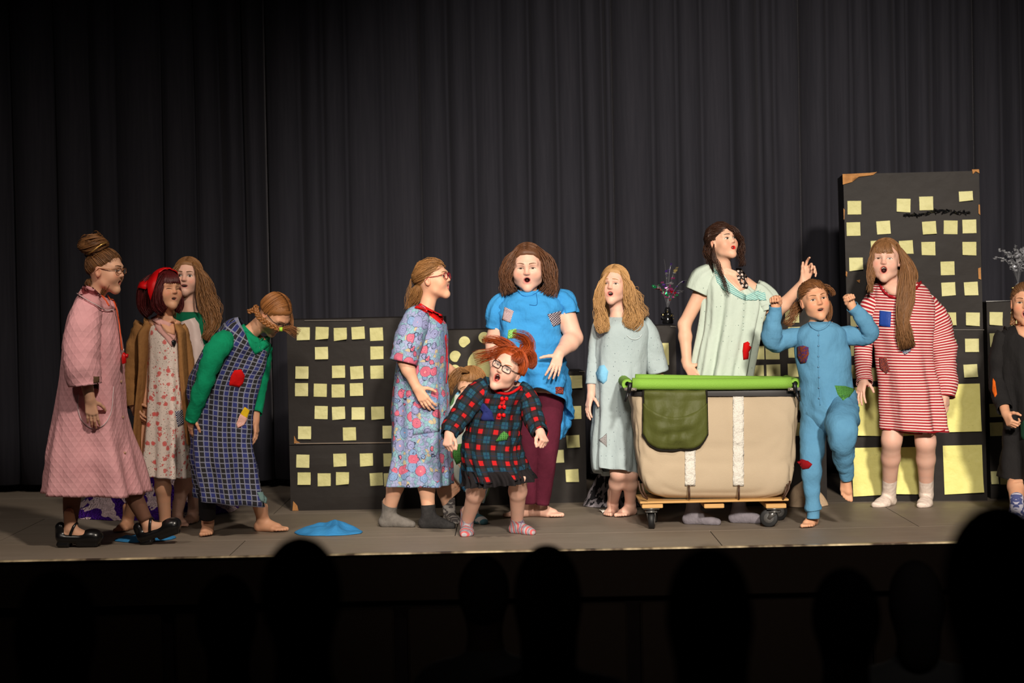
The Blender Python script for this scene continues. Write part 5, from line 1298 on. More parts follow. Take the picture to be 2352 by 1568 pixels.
h.bundle([(1192, 818, -.08, 14, .05), (1212, 796, -.02, 19, .06), (1204, 776, .02, 16, .05), (1176, 768, .04, 10, .03)], 190, .0016, (2.2, .8), .4); h.bundle([(1194, 818, -.08, 12, .05), (1214, 812, -.04, 15, .05), (1222, 832, -.03, 12, .04), (1216, 846, -.04, 7, .03)], 170, .0018, (1.6, 1), .2, core=.6); h.bundle([(1188, 806, -.17, 12, .02), (1190, 818, -.225, 15, .015), (1184, 832, -.24, 10, .01)], 110, .0016, (2, 1), .35)
h.build(H_RED)

# ------------------------------------------------------------------ girl in the bright blue dress
p = Person(11.15, (1222, 1192), 'girl in a bright blue puff-sleeved dress with patches and maroon leggings, singing', SK4)
p.torso(p.pt(1160, 702), p.pt(1280, 702), p.pt(1190, 900), p.pt(1268, 900), p.pt(1214, 684), .075, .1)
p.head(1212, 614, -.02, .245, yaw=-4, pitch=-7, roll=0, mo=.0115, mw=.016, eye=.38, brow=(.0, .1), lip=(186, 110, 104), browc=(112, 74, 50), fat=1.12, teeth=False)
wr = p.pt(1140, 850, -.02); p.arm(p.pt(1152, 712), p.pt(1134, 785, .02), wr, (.056, .046, .030)); p.hand(wr, p.pt(1160, 895, -.06), (.5, -1, 0), (1, .4, 0), (25, 30, 20), 4, .95)
wr = p.pt(1284, 812, -.2); p.arm(p.pt(1296, 712), p.pt(1318, 776, -.04), wr, (.058, .050, .030)); p.hand(wr, p.pt(1274, 850, -.27), (-1, -.2, .3), (.1, .8, -.6), (16, 24, 16), 6, 1.0, (.4, .9, .1), .1)
a1 = p.ground(1214, 1186, .98); a2 = p.ground(1240, 1186, .98)
p.leg(p.pt(1205, 900), p.pt(1218, 1040, -.03), a1, (.085, .058, .052, .033)); p.leg(p.pt(1262, 900), p.pt(1254, 1040, -.03), a2, (.085, .058, .052, .033)); p.foot(a1, p.fdir(-62), .98, flip=1); p.foot(a2, p.fdir(52), .98, flip=-1); p.finish()
MR = cloth('maroon_legging', (92, 28, 48), (70, 20, 36), 18, .4)
p.sleeve('legging', [(1205, 880, 40, .0), (1212, 960, 33, .0), (1217, 1040, 26, -.03), (1216, 1110, 20, -.02), (1217, 1155, 16, -.01)], MR, wr=(.002, 9, 16)); p.sleeve('legging', [(1262, 880, 40, .0), (1258, 960, 34, .0), (1254, 1040, 27, -.03), (1250, 1110, 21, -.02), (1246, 1158, 16, -.01)], MR, wr=(.002, 9, 16))
BL = cloth('bright_blue_cotton', (62, 148, 208), (48, 128, 190), 8, .5)
dr = p.loft('dress', [(1188, 668, 1242, 668, .07), (1160, 678, 1272, 676, .10), (1143, 700, 1296, 698, .15), (1146, 740, 1294, 740, .165), (1152, 790, 1295, 790, .17), (1158, 840, 1300, 840, .175), (1164, 890, 1306, 892, .185, 0, .05), (1172, 925, 1309, 945, .2, 0, .11)], BL, folds=((4, 0, .04, 1), (7, .0, .05, 1.4)), wr=(.010, 5, 12), nseg=84, seed=41)
p.sleeve('sleeve', [(1168, 688, 18, .0), (1150, 700, 25, .0), (1141, 724, 26, .0), (1137, 753, 22, .01)], BL, parent=dr, key='s1', wr=(.010, 9, 9), seed=42, folds=((7, .06, .02, 1),)); p.sleeve('sleeve', [(1268, 682, 18, .0), (1292, 690, 25, .0), (1304, 706, 24, -.01), (1309, 722, 23, -.02)], BL, parent=dr, key='s2', wr=(.010, 9, 9), seed=43, folds=((7, .06, .02, 1),))
p.loft('dress_train', [(1230, 900, 1308, 905, .10, .12), (1248, 950, 1310, 950, .11, .13), (1262, 985, 1307, 985, .10, .13), (1268, 1012, 1296, 1004, .07, .13)], BL, parent=dr, folds=((5, .03, .1, 1),), wr=(.012, 9, 9), seed=44, nseg=48)
p.loft('dress_train', [(1186, 930, 1212, 935, .06, .12), (1186, 975, 1210, 985, .06, .13), (1190, 1004, 1200, 1006, .04, .13)], BL, parent=dr, folds=((4, .05, .1, 1),), seed=45, nseg=36)
p.cord([(1190, 668), (1202, 678), (1220, 678), (1236, 668)], .006, BL, 'collar', dr, ('dress',), .004); p.cord([(1232, 676), (1233, 700), (1216, 700)], .0016, cloth('blue_stitching', (30, 96, 160), None), 'placket', dr, ('dress',), .002)
p.patch([(1160, 705), (1180, 714), (1172, 741), (1154, 734)], m_patch('pale_brick_patch', (206, 190, 190), (120, 84, 96), 'stripe', .007), dr, ('dress', 's1')); p.patch([(1257, 722), (1287, 714), (1290, 742), (1270, 750)], m_patch('snake_patch', (190, 180, 184), (52, 42, 62), 'diamond', .014), dr, ('dress', 's2')); p.patch([(1168, 758), (1186, 755), (1188, 775), (1166, 778)], m_patch('green_paisley_patch', (150, 200, 110), (84, 140, 70), 'noise', .006), dr, ('dress',)); p.patch([(1276, 888), (1294, 889), (1293, 904), (1276, 903)], m_patch('brown_tile_patch', (150, 60, 40), (60, 30, 40), 'noise', .006), dr, ('dress',))
h = Hair(p, 17); h.cap(.010, 61, 83, 104, 136); h.over(170, vol=.011, back=.035)
h.bundle([(1196, 566, -.05, 9, .03), (1172, 600, -.05, 13, .05), (1162, 645, -.05, 16, .06), (1170, 676, -.06, 16, .05)], 190, .0032, (4, 1.8), .15, core=.7); h.bundle([(1232, 566, -.05, 9, .03), (1256, 600, -.05, 13, .05), (1266, 648, -.05, 17, .06), (1256, 680, -.06, 18, .05)], 190, .0032, (4, 1.8), .15, core=.7); h.bundle([(1214, 566, .08, 30, .02), (1214, 620, .1, 44, .03), (1214, 672, .1, 46, .03)], 130, .004, (3, 1.6), .15, core=.9)
h.build(H_CHEST)

# ------------------------------------------------------------------ blonde girl in the grey-blue nightgown
p = Person(11.1, (1422, 1188), 'blonde girl in a pale grey-blue dotted nightgown, barefoot beside the laundry cart', SK4)
p.torso(p.pt(1380, 758), p.pt(1472, 752), p.pt(1396, 940), p.pt(1450, 940), p.pt(1420, 728), .055, .07)
p.head(1411, 655, -.02, .210, yaw=-19, pitch=4, roll=2, mo=.0105, mw=.0165, eye=.5, brow=(.5, .1), lip=(192, 110, 104), browc=(170, 120, 76))
wr = p.pt(1358, 905, -.02); p.arm(p.pt(1374, 766), p.pt(1360, 845, .0), wr, (.038, .032, .021)); p.hand(wr, p.pt(1346, 950, -.06), (.4, -1, 0), (1, .3, -.2), (12, 18, 12), 3, .9)
wr = p.pt(1518, 905, .05); p.arm(p.pt(1484, 762), p.pt(1506, 840, .03), wr, (.038, .032, .022)); p.hand(wr, p.pt(1516, 955, .02), (-.3, -1, 0), (-1, .2, 0))
a1 = p.ground(1408, 1181, .9); a2 = p.ground(1448, 1183, .9)
p.leg(p.pt(1408, 940), p.pt(1420, 1085, -.05), a1, (.062, .043, .041, .028)); p.leg(p.pt(1446, 940), p.pt(1448, 1085, -.04), a2, (.062, .043, .041, .028)); p.foot(a1, p.fdir(-18), .9, flip=-1); p.foot(a2, p.fdir(-32), .9, flip=1); p.finish()
GD = m_dots('grey_blue_dotted_cotton', (168, 180, 182), (152, 167, 170), (96, 108, 116), 44, .11)
dr = p.loft('nightgown', [(1398, 728, 1444, 728, .06), (1378, 738, 1478, 735, .095), (1366, 760, 1494, 754, .125), (1364, 800, 1490, 800, .13), (1366, 860, 1482, 860, .13), (1364, 940, 1474, 940, .14), (1360, 1020, 1464, 1020, .15), (1362, 1070, 1460, 1070, .155, 0, .02), (1366, 1082, 1458, 1090, .155, 0, .035)], GD, folds=((6, .0, .055, 1), (9, 0, .04, 1)), wr=(.005, 7, 3), seed=51)
p.sleeve('sleeve', [(1380, 748, 20, .0), (1368, 800, 17, .01), (1362, 850, 15, .0), (1360, 882, 15, -.01)], GD, parent=dr, key='s1', seed=52, wr=(.004, 9, 9)); p.sleeve('sleeve', [(1474, 745, 24, .0), (1492, 780, 26, .01), (1502, 820, 26, .02), (1510, 853, 27, .03)], GD, parent=dr, key='s2', seed=53, wr=(.005, 9, 9))
PW = plain('pale_piping', (196, 206, 208), .7)
p.cord([(1440, 770), (1450, 778), (1464, 778), (1474, 768)], .0022, PW, 'pocket_piping', dr, ('nightgown', 's2'), .003); p.cord([(1366, 1077), (1400, 1078), (1440, 1081), (1457, 1084)], .0016, PW, 'hem_stitching', dr, ('nightgown',), .002)
p.patch([(1378, 840), (1388, 838), (1397, 852), (1394, 874), (1386, 881), (1374, 872), (1370, 856)], cloth('light_blue_felt', (130, 190, 222), (110, 170, 206), 18), dr, ('nightgown', 's1'), puff=.006); p.patch([(1393, 995), (1393, 1026), (1377, 1010)], m_patch('black_white_check_patch', (190, 186, 186), (26, 24, 28), 'check', .008), dr, ('nightgown',))
h = Hair(p, 19); h.cap(.009, 61, 81, 104, 136); h.over(180, vol=.010)
h.bundle([(1400, 624, -.06, 7, .03), (1382, 655, -.06, 8, .04), (1376, 700, -.07, 12, .04), (1382, 740, -.11, 15, .04), (1388, 764, -.14, 11, .03)], 200, .003, (4, 2.2), .15, core=.55); h.bundle([(1424, 622, -.06, 7, .03), (1442, 655, -.06, 11, .04), (1450, 700, -.06, 16, .05), (1454, 735, -.09, 22, .05), (1448, 756, -.12, 17, .04)], 240, .003, (4, 2.2), .15, core=.6); h.bundle([(1416, 630, .07, 24, .03), (1420, 680, .09, 40, .03), (1430, 735, .09, 50, .03)], 120, .004, (3, 1.6), .15, core=.8); h.bundle([(1446, 660, -.03, 16, .04), (1470, 700, -.02, 14, .04), (1484, 730, -.03, 8, .03)], 50, .0018, (4, 2), .4)
h.build(H_BLOND)

# ------------------------------------------------------------------ girl in the mint nightgown behind the cart
p = Person(11.1, (1650, 1198), 'tall dark-haired girl in a mint nightgown with red lipstick, standing behind the cart', SK2)
p.torso(p.pt(1618, 655), p.pt(1722, 660), p.pt(1630, 900), p.pt(1700, 900), p.pt(1662, 622), .06, .078)
p.head(1659, 556, -.02, .205, yaw=38, pitch=11, roll=-5, mo=.006, mw=.016, eye=.75, gaze=(.5, .1), lip=(206, 20, 22), browc=(54, 34, 26), iris=(60, 46, 36))
wr = p.pt(1578, 838, -.04); p.arm(p.pt(1616, 660), p.pt(1572, 745, .02), wr, (.043, .036, .025)); p.hand(wr, p.pt(1606, 880, -.12), (.5, -.2, .8), (.3, -.5, -1), (18, 30, 20), 3, 1.0)
wr = p.pt(1846, 648, -.12); p.arm(p.pt(1732, 668, .0), p.pt(1780, 722, -.02), wr, (.042, .036, .024)); p.hand(wr, p.pt(1862, 606, -.12), (-.9, -.3, .3), (.5, -.5, .1), (30, 45, 30), 8, 1.0, (.9, .45, .1), .05, ((18, 30, 20), (55, 60, 40), (60, 65, 40), (70, 70, 40)))
a1 = p.ground(1592, 1203, 1.0); a2 = p.ground(1698, 1200, 1.0)
p.leg(p.pt(1640, 900), p.pt(1612, 1050, -.05), a1); p.leg(p.pt(1695, 900), p.pt(1700, 1050, -.05), a2); p.foot(a1, p.fdir(70), 1.0, bare=False); p.foot(a2, p.fdir(72), 1.0, bare=False); p.finish()
GS = cloth('grey_slouch_sock', (132, 126, 132), (108, 102, 110), 30, .6)
p.sock(a1, p.fdir(70), GS, 1.0, .16, p.pt(1612, 1050, -.05)); p.sock(a2, p.fdir(72), GS, 1.0, .16, p.pt(1700, 1050, -.05))
MN = m_dots('mint_sprig_cotton', (190, 201, 188), (174, 187, 176), (84, 104, 98), 38, .085)
dr = p.loft('nightgown', [(1630, 628, 1700, 634, .075), (1616, 640, 1726, 662, .11), (1612, 665, 1756, 690, .13), (1611, 705, 1757, 712, .135), (1606, 760, 1746, 760, .14), (1594, 830, 1733, 830, .15), (1586, 880, 1724, 880, .155), (1582, 980, 1720, 980, .16), (1580, 1060, 1722, 1060, .17)], MN, folds=((9, .01, .06, .5), (15, .01, .04, .5)), wr=(.004, 9, 3), nseg=120, seed=61)
p.sleeve('sleeve', [(1638, 628, 22, .0), (1622, 640, 32, .0), (1612, 655, 33, .0), (1604, 672, 31, .0)], MN, parent=dr, key='s1', seed=62, folds=((8, .05, .02, 1),)); p.sleeve('sleeve', [(1738, 664, 20, .0), (1752, 682, 30, -.01), (1762, 700, 32, -.01), (1768, 716, 28, -.02)], MN, parent=dr, key='s2', seed=63, folds=((8, .06, .05, 1),))
TL = m_patch('teal_smocking', (184, 206, 196), (96, 160, 158), 'stripe', .010)
p.patch([(1640, 618), (1650, 622), (1672, 648), (1700, 672), (1712, 678), (1711, 690), (1690, 680), (1662, 664), (1646, 648)], TL, dr, ('nightgown', 's1'), 'yoke', .006); p.patch([(1712, 678), (1736, 668), (1758, 672), (1760, 690), (1712, 689)], TL, dr, ('nightgown', 's2'), 'yoke', .006)
p.patch([(1652, 618), (1664, 612), (1690, 622), (1706, 640), (1712, 664), (1700, 668), (1674, 645)], SK2, None, ('nightgown',), 'chest_skin', .008); p.patch([(1690, 616), (1702, 616), (1716, 634), (1716, 664), (1706, 662), (1694, 644)], m_patch('black_floral_strap', (40, 32, 30), (196, 180, 170), 'dots', .022), dr, ('nightgown',), 'strap_top', .011); p.notuck = {'s2', 'nightgown'}
for i in range(5): p.button(1708 - i * .6, 696 + i * 15, .0045, plain('mint_button', (190, 206, 196), .4), dr, ('nightgown',))
p.patch([(1708, 788), (1718, 784), (1727, 793), (1720, 808), (1718, 824), (1708, 826), (1706, 806)], cloth('red_felt', (206, 14, 14), (176, 8, 8), 20), dr, ('nightgown',), puff=.007)
h = Hair(p, 21); h.cap(.008, 66, 90, 106, 136); h.sweep((-.1, -.9, -.1), 170, .008, .0028, messy=.008); h.over(70, y=(.06, .0), vol=.010, reach=80)
h.bundle([(1640, 545, .0, 10, .05), (1630, 570, .02, 12, .05), (1634, 598, .03, 12, .05), (1648, 616, .03, 9, .04)], 100, .0028, (4, 2), .3, core=.5); h.bundle([(1640, 560, -.07, 4, .01), (1640, 590, -.10, 5, .01), (1654, 618, -.12, 4, .01), (1664, 650, -.16, 3, .01), (1678, 676, -.18, 4, .01)], 26, .0016, (4, 2.2), .3); h.bundle([(1692, 530, .0, 7, .03), (1702, 560, .03, 8, .03), (1702, 590, .04, 8, .03), (1706, 612, .05, 6, .03)], 70, .0024, (4, 2), .3); h.bundle([(1668, 520, -.05, 8, .03), (1690, 532, -.07, 6, .02), (1700, 556, -.05, 5, .02)], 40, .0024, (2, 1.5), .2)
h.build(H_DARK)

# ------------------------------------------------------------------ girl in the blue one-piece pyjamas, one knee up
p = Person(10.5, (1866, 1212), 'girl in blue one-piece pyjamas with raised fists, standing on one bare foot', SK3)
p.torso(p.pt(1838, 768), p.pt(1938, 765), p.pt(1868, 915), p.pt(1934, 915), p.pt(1882, 750), .058, .065)
p.head(1871, 690, -.02, .212, yaw=8, pitch=2, roll=-10, mo=.006, mw=.019, eye=.55, brow=(-.15, 0), lip=(172, 112, 92), browc=(120, 80, 50), iris=(52, 36, 28))
wr = p.pt(1782, 712, -.10); p.arm(p.pt(1838, 778), p.pt(1778, 788, -.04), wr, (.027, .023, .017)); p.hand(wr, p.pt(1779, 668, -.12), (.9, -.3, 0), (-.2, -1, 0), (80, 92, 60), 0, .86, (.8, .5, .4), .35)
wr = p.pt(1958, 706, -.10); p.arm(p.pt(1938, 776), p.pt(1992, 770, -.04), wr, (.027, .023, .017)); p.hand(wr, p.pt(1942, 668, -.12), (-.9, -.3, 0), (.2, -1, 0), (80, 92, 60), 0, .86, (.8, .5, .4), .35)
a1 = p.ground(1866, 1207, .85); k2 = p.pt(1934, 990, -.30); a2 = p.pt(1944, 1092, -.16)
p.leg(p.pt(1872, 930), p.pt(1866, 1065, -.03), a1, (.05, .042, .038, .027)); p.leg(p.pt(1932, 930, .02), k2, a2, (.05, .042, .036, .027)); p.foot(a1, p.fdir(-24), .85); p.foot(a2, (.0, -.45, -1), .85, (0, -1, .35), flip=-1); p.finish()
BU = cloth('dusty_blue_rib_cotton', (94, 146, 178), (78, 128, 162), 10, .4)
on = p.loft('pyjamas', [(1858, 738, 1908, 738, .055), (1844, 746, 1924, 745, .085), (1828, 760, 1942, 758, .105), (1825, 780, 1948, 776, .118), (1828, 810, 1952, 805, .12), (1836, 860, 1956, 860, .125), (1839, 905, 1962, 905, .13), (1842, 945, 1964, 940, .13), (1858, 972, 1950, 968, .115), (1876, 992, 1938, 988, .08), (1900, 1000, 1916, 998, .03)], BU, folds=((4, .0, .02, 1),), wr=(.006, 7, 6), seed=71, hem=(False, False))
p.sleeve('trouser_leg', [(1874, 915, 36, .0), (1870, 960, 33, .0), (1867, 1010, 30, -.01), (1864, 1065, 26, -.03), (1864, 1110, 21, -.02), (1866, 1150, 18, -.01), (1867, 1168, 20, .0), (1868, 1176, 16, .0), (1868, 1190, 16, .0)], BU, parent=on, key='l1', wr=(.005, 8, 16), seed=72)
p.sleeve('trouser_leg', [(1932, 910, 34, .03), (1934, 940, 37, -.10), (1935, 975, 36, -.27), (1934, 1002, 32, -.31), (1936, 1040, 25, -.25), (1942, 1074, 20, -.19), (1944, 1090, 18, -.17), (1945, 1098, 15, -.16)], BU, parent=on, key='l2', wr=(.008, 8, 16), seed=73)
p.sleeve('sleeve', [(1846, 772, 18, .0), (1822, 775, 23, .0), (1786, 784, 25, -.02), (1772, 772, 25, -.06), (1775, 742, 20, -.08), (1780, 718, 16, -.09), (1781, 702, 15, -.10)], BU, parent=on, key='s1', wr=(.006, 9, 18), seed=74)
p.sleeve('sleeve', [(1928, 769, 18, .0), (1952, 770, 23, .0), (1986, 772, 24, -.02), (1998, 760, 22, -.05), (1984, 735, 19, -.08), (1966, 714, 16, -.09), (1957, 703, 15, -.10)], BU, parent=on, key='s2', wr=(.006, 9, 18), seed=75)
p.cord([(1860, 742), (1866, 752), (1880, 758), (1896, 752), (1906, 740)], .006, BU, 'neckband', on, ('pyjamas',), .003); p.cord([(1881, 758), (1880, 820), (1882, 880), (1884, 930)], .0025, BU, 'placket', on, ('pyjamas',), .002)
for i in range(7): p.button(1880 + (i > 3) * 2, 770 + i * 24, .0055, plain('blue_button', (86, 128, 160), .35), on, ('pyjamas',))
p.patch([(1832, 796), (1845, 793), (1857, 797), (1858, 812), (1852, 832), (1840, 835), (1832, 818)], m_patch('brown_sequin_patch', (112, 52, 30), (70, 40, 86), 'noise', .012), on, ('pyjamas',), puff=.004); p.patch([(1917, 885), (1940, 886), (1963, 894), (1952, 910), (1936, 919), (1924, 906)], m_patch('green_dot_felt2', (76, 132, 60), (40, 84, 36), 'dots', .0085), on, ('pyjamas', 'l2')); p.patch([(1830, 1060), (1842, 1054), (1856, 1058), (1866, 1066), (1858, 1075), (1845, 1078), (1838, 1068)], cloth('dark_red_rose', (150, 12, 22), (110, 6, 14), 30), on, ('l1',), puff=.008)
h = Hair(p, 23); h.cap(.006, 64, 88, 106, 136); h.sweep((-.35, -.9, -.2), 190, .006, .0026, messy=.006)
h.bundle([(1846, 690, .08, 10, .03), (1832, 705, .08, 11, .03), (1820, 725, .06, 11, .03), (1806, 748, .05, 8, .02)], 90, .0022, (4, 2), .35, core=.4); h.bundle([(1890, 655, .0, 10, .03), (1908, 668, .01, 8, .03), (1914, 680, .01, 5, .02)], 30, .0018, (2, 1), .4); h.bundle([(1904, 690, .05, 6, .02), (1906, 720, .05, 6, .02), (1900, 742, .05, 4, .02)], 30, .002)
h.build(hair_mat('hair_warm_brown', (140, 92, 54), (88, 56, 34)))

# ------------------------------------------------------------------ girl in the red and white striped nightdress
p = Person(11.27, (2078, 1167), 'girl with very long hair in a red and white striped nightdress, mouth wide open', SK4)
p.torso(p.pt(2006, 696, -.02), p.pt(2124, 712, .02), p.pt(2048, 920), p.pt(2128, 920), p.pt(2056, 664, -.06), .07, .09)
p.head(2034, 598, -.10, .228, yaw=-17, pitch=4, roll=2, mo=.0165, mw=.0175, mz=-.058, eye=.42, brow=(0, .4), lip=(192, 106, 102), browc=(150, 100, 64), fat=1.06)
wr = p.pt(1984, 868, -.08); p.arm(p.pt(2002, 700, -.02), p.pt(1984, 790, .0), wr, (.044, .037, .024)); p.hand(wr, p.pt(1972, 916, -.12), (.6, -.8, 0), (1, .3, 0), (8, 14, 10), 9, .95)
wr = p.pt(2172, 900, -.04); p.arm(p.pt(2136, 722, .02), p.pt(2166, 805, .03), wr, (.046, .038, .025)); p.hand(wr, p.pt(2174, 945, -.08), (-.6, -.8, 0), (-1, .3, 0), (12, 18, 12), 5, .95)
a1 = p.ground(2042, 1160, .95); a2 = p.ground(2128, 1160, .95); k1, k2 = p.pt(2048, 1010, -.05), p.pt(2126, 1015, -.05)
p.leg(p.pt(2060, 920), k1, a1, (.08, .056, .052, .034)); p.leg(p.pt(2118, 920), k2, a2, (.08, .056, .052, .034)); p.foot(a1, p.fdir(-38), .95, bare=False); p.foot(a2, p.fdir(-18), .95, bare=False); p.finish()
WS = m_patch('white_ankle_sock', (226, 210, 198), (214, 196, 184), 'noise', .02)
p.sock(a1, p.fdir(-38), WS, .95, .125, k1, leg_r=.036); p.sock(a2, p.fdir(-18), WS, .95, .115, k2, leg_r=.036)
ST = m_stripe()
dr = p.loft('nightdress', [(2018, 648, 2114, 648, .085, -.03), (1998, 658, 2134, 668, .12, -.02), (1988, 690, 2148, 700, .145), (1990, 740, 2146, 745, .155), (2004, 790, 2142, 795, .16), (2014, 850, 2150, 850, .165), (2022, 920, 2162, 920, .18), (2026, 984, 2172, 990, .19)], ST, folds=((5, 0, .03, 1), (8, 0, .035, 1.2)), wr=(.006, 6, 4), nseg=84, seed=81)
p.sleeve('sleeve', [(2014, 684, 22, -.01), (1998, 712, 25, -.02), (1986, 770, 22, -.01), (1982, 830, 20, -.03), (1985, 866, 19, -.06), (1986, 880, 19, -.08)], ST, parent=dr, key='s1', wr=(.005, 9, 14), seed=82); p.sleeve('sleeve', [(2124, 694, 24, .02), (2142, 724, 33, .02), (2160, 770, 34, .03), (2170, 830, 31, .02), (2172, 880, 28, -.01), (2171, 912, 26, -.03)], ST, parent=dr, key='s2', wr=(.008, 9, 14), seed=83)
RT = cloth('dark_red_trim', (158, 18, 30), None, 18)
p.cord([(2020, 648), (2026, 664), (2044, 680), (2064, 684), (2090, 674), (2106, 660), (2114, 648)], .0065, RT, 'neckband', dr, ('nightdress',), .004); p.cord([(2030, 984), (2070, 992), (2110, 996), (2150, 992), (2170, 988)], .004, RT, 'hem_band', dr, ('nightdress',), .002)
p.patch([(2026, 650), (2048, 644), (2080, 640), (2106, 644), (2100, 660), (2084, 672), (2064, 680), (2044, 676), (2030, 662)], SK4, None, ('nightdress',), 'chest_skin', .006)
p.patch([(2021, 713), (2047, 716), (2045, 751), (2020, 748)], cloth('royal_blue_satin', (40, 74, 160), (28, 56, 134), 14, .3, .5), dr, ('nightdress',)); p.patch([(2070, 778), (2090, 776), (2092, 806), (2078, 815), (2066, 800)], m_patch('navy_paisley_patch', (44, 48, 82), (170, 170, 180), 'noise', .006), dr, ('nightdress',)); p.patch([(2020, 822), (2036, 820), (2044, 850), (2036, 858), (2022, 846)], m_patch('brown_print_patch', (150, 70, 50), (80, 50, 60), 'noise', .006), dr, ('nightdress',))
h = Hair(p, 25); h.cap(.009, 55, 79, 104, 136); h.over(170, vol=.010, y=(.04, -.09)); h.bangs(100, .055, .108, .034, .0026, .008)
h.bundle([(2060, 560, -.14, 8, .03), (2082, 610, -.14, 14, .04), (2082, 670, -.17, 19, .04), (2074, 730, -.2, 16, .03), (2078, 770, -.2, 18, .03), (2086, 800, -.2, 16, .02)], 300, .0032, (3, 1.8), .14, core=.75); h.bundle([(2068, 570, -.06, 10, .04), (2092, 620, -.05, 12, .05), (2096, 660, -.05, 12, .05), (2090, 700, -.16, 10, .03)], 120, .003, (2, 1.6), .2, core=.5); h.bundle([(2012, 566, -.12, 7, .03), (2004, 600, -.12, 9, .03), (2000, 640, -.14, 9, .03), (1998, 672, -.17, 6, .02)], 110, .003, (2.5, 1.6), .25, core=.4); h.bundle([(2040, 570, -.0, 30, .02), (2046, 620, .0, 40, .03), (2056, 660, .02, 44, .03)], 90, .004, (2, 1.4), .2, core=.8)
h.build(H_AUB)

# ------------------------------------------------------------------ girl in black at the frame edge
p = Person(10.8, (2352, 1204), 'girl in a long black dress at the frame edge, holding its skirt out', SK3)
p.torso(p.pt(2306, 782), p.pt(2410, 782), p.pt(2326, 960), p.pt(2400, 960), p.pt(2354, 758), .06, .075)
p.head(2355, 696, -.02, .218, yaw=-14, pitch=0, roll=0, mo=.017, mw=.0165, mz=-.058, eye=.5, lip=(186, 106, 96), browc=(110, 76, 50))
wr = p.pt(2310, 948, -.18); p.arm(p.pt(2304, 790), p.pt(2292, 872, .0), wr, (.04, .034, .023)); p.hand(wr, p.pt(2322, 976, -.24), (.3, -.9, .3), (.8, .4, -.2), (60, 70, 50), 2, .92)
wr = p.pt(2420, 950, -.1); p.arm(p.pt(2412, 790), p.pt(2424, 872), wr, (.04, .034, .023)); p.hand(wr, p.pt(2418, 995, -.12), (-.3, -1, 0), (-1, .2, 0))
a1 = p.ground(2336, 1200, .9); a2 = p.ground(2396, 1200, .9); p.leg(p.pt(2335, 960), p.pt(2334, 1090, -.04), a1); p.leg(p.pt(2395, 960), p.pt(2396, 1090, -.04), a2); p.foot(a1, p.fdir(-20), .9, bare=False); p.foot(a2, p.fdir(20), .9, bare=False); p.finish()
for a, d, kk in ((a1, -20, p.pt(2334, 1090, -.04)), (a2, 20, p.pt(2396, 1090, -.04))): p.sock(a, p.fdir(d), m_patch('white_blue_sneaker', (180, 176, 190), (70, 76, 120), 'noise', .02), .98, .05, kk, 'shoe')
BK = cloth('black_cotton', (34, 32, 32), (26, 24, 25), 14, .4)
dr = p.loft('dress', [(2326, 748, 2388, 748, .07), (2304, 760, 2416, 760, .11), (2294, 790, 2424, 790, .13), (2300, 860, 2418, 860, .135), (2306, 930, 2420, 930, .15), (2304, 1000, 2440, 1000, .19), (2300, 1060, 2460, 1060, .22), (2298, 1096, 2470, 1140, .24)], BK, folds=((5, 0, .06, 1), (8, 0, .05, 1)), wr=(.006, 6, 4), seed=91)
p.sleeve('sleeve', [(2308, 770, 22, .0), (2294, 815, 21, .0), (2290, 870, 19, .0), (2298, 910, 20, -.08), (2308, 940, 19, -.15)], BK, parent=dr, key='s1', wr=(.006, 9, 14), seed=92); p.sleeve('sleeve', [(2408, 770, 22, .0), (2422, 830, 21, .0), (2424, 880, 19, .0), (2420, 940, 16, -.1)], BK, parent=dr, key='s2', seed=93)
p.patch([(2281, 868), (2286, 876), (2290, 905), (2286, 912), (2280, 898)], cloth('orange_felt', (222, 100, 24), None, 16), dr, ('s1',)); p.patch([(2344, 975), (2352, 965), (2366, 980), (2362, 1010), (2346, 1008)], cloth('dark_green_felt', (24, 66, 46), None, 16), dr, ('dress',))
p.patch([(2330, 744), (2352, 740), (2380, 744), (2376, 762), (2356, 778), (2340, 768)], SK3, None, ('dress',), 'chest_skin', .006)
h = Hair(p, 27); h.cap(.006, 64, 88, 106, 136); h.sweep((.0, -.95, .05), 170, .006, .0026); h.braid([(2330, 700, .05, 4, .01), (2328, 725, .02, 4, .01), (2326, 745, -.02, 4, .01)], .010, 3); h.build(hair_mat('hair_pulled_brown', (128, 88, 56), (82, 54, 34)))

# ------------------------------------------------------------------ laundry cart
c = Person(10.72, (1640, 1213), 'beige canvas laundry cart on a wooden dolly with lime foam-edged rim', None, name='laundry_cart', cat='cart')
DF, DB = -.22, .18                                   # front and back of the hamper relative to its middle
def canvas_mat():
    m = Mat('beige_canvas', .85, .2); o = m.obj(); x, y, z = m.split(o)
    m.col(m.mix(m.noise(o, 5, 4), (180, 162, 138), (164, 146, 122))); m.bump(m.noise(o, 9, 4) * .8 + m.noise(o, 300, 1) * .2, .35, .012); return m.m
CV = canvas_mat()
k_ = c.D / (c.D + DF)                                # the front face is nearer than the ring middle: narrow the rings to suit
def ring(xl, xr, y, b, grow=0.0): return (1640 + (xl - 1640) / k_, 784 + (y - 784) / k_ + (3 if y > 1000 else 0), 1640 + (xr - 1640) / k_, 784 + (y - 784) / k_ + (3 if y > 1000 else 0), b)
can = c.loft('canvas_hamper', [ring(1441, 1832, 902, .20), ring(1445, 1830, 950, .202), ring(1452, 1826, 1020, .208), ring(1460, 1820, 1075, .212), ring(1468, 1814, 1108, .205), ring(1484, 1800, 1130, .185), ring(1515, 1770, 1141, .15)], CV, e=7, nseg=120, sub=8, wr=(.006, 4, 5), seed=100, hem=(True, True))
V = []
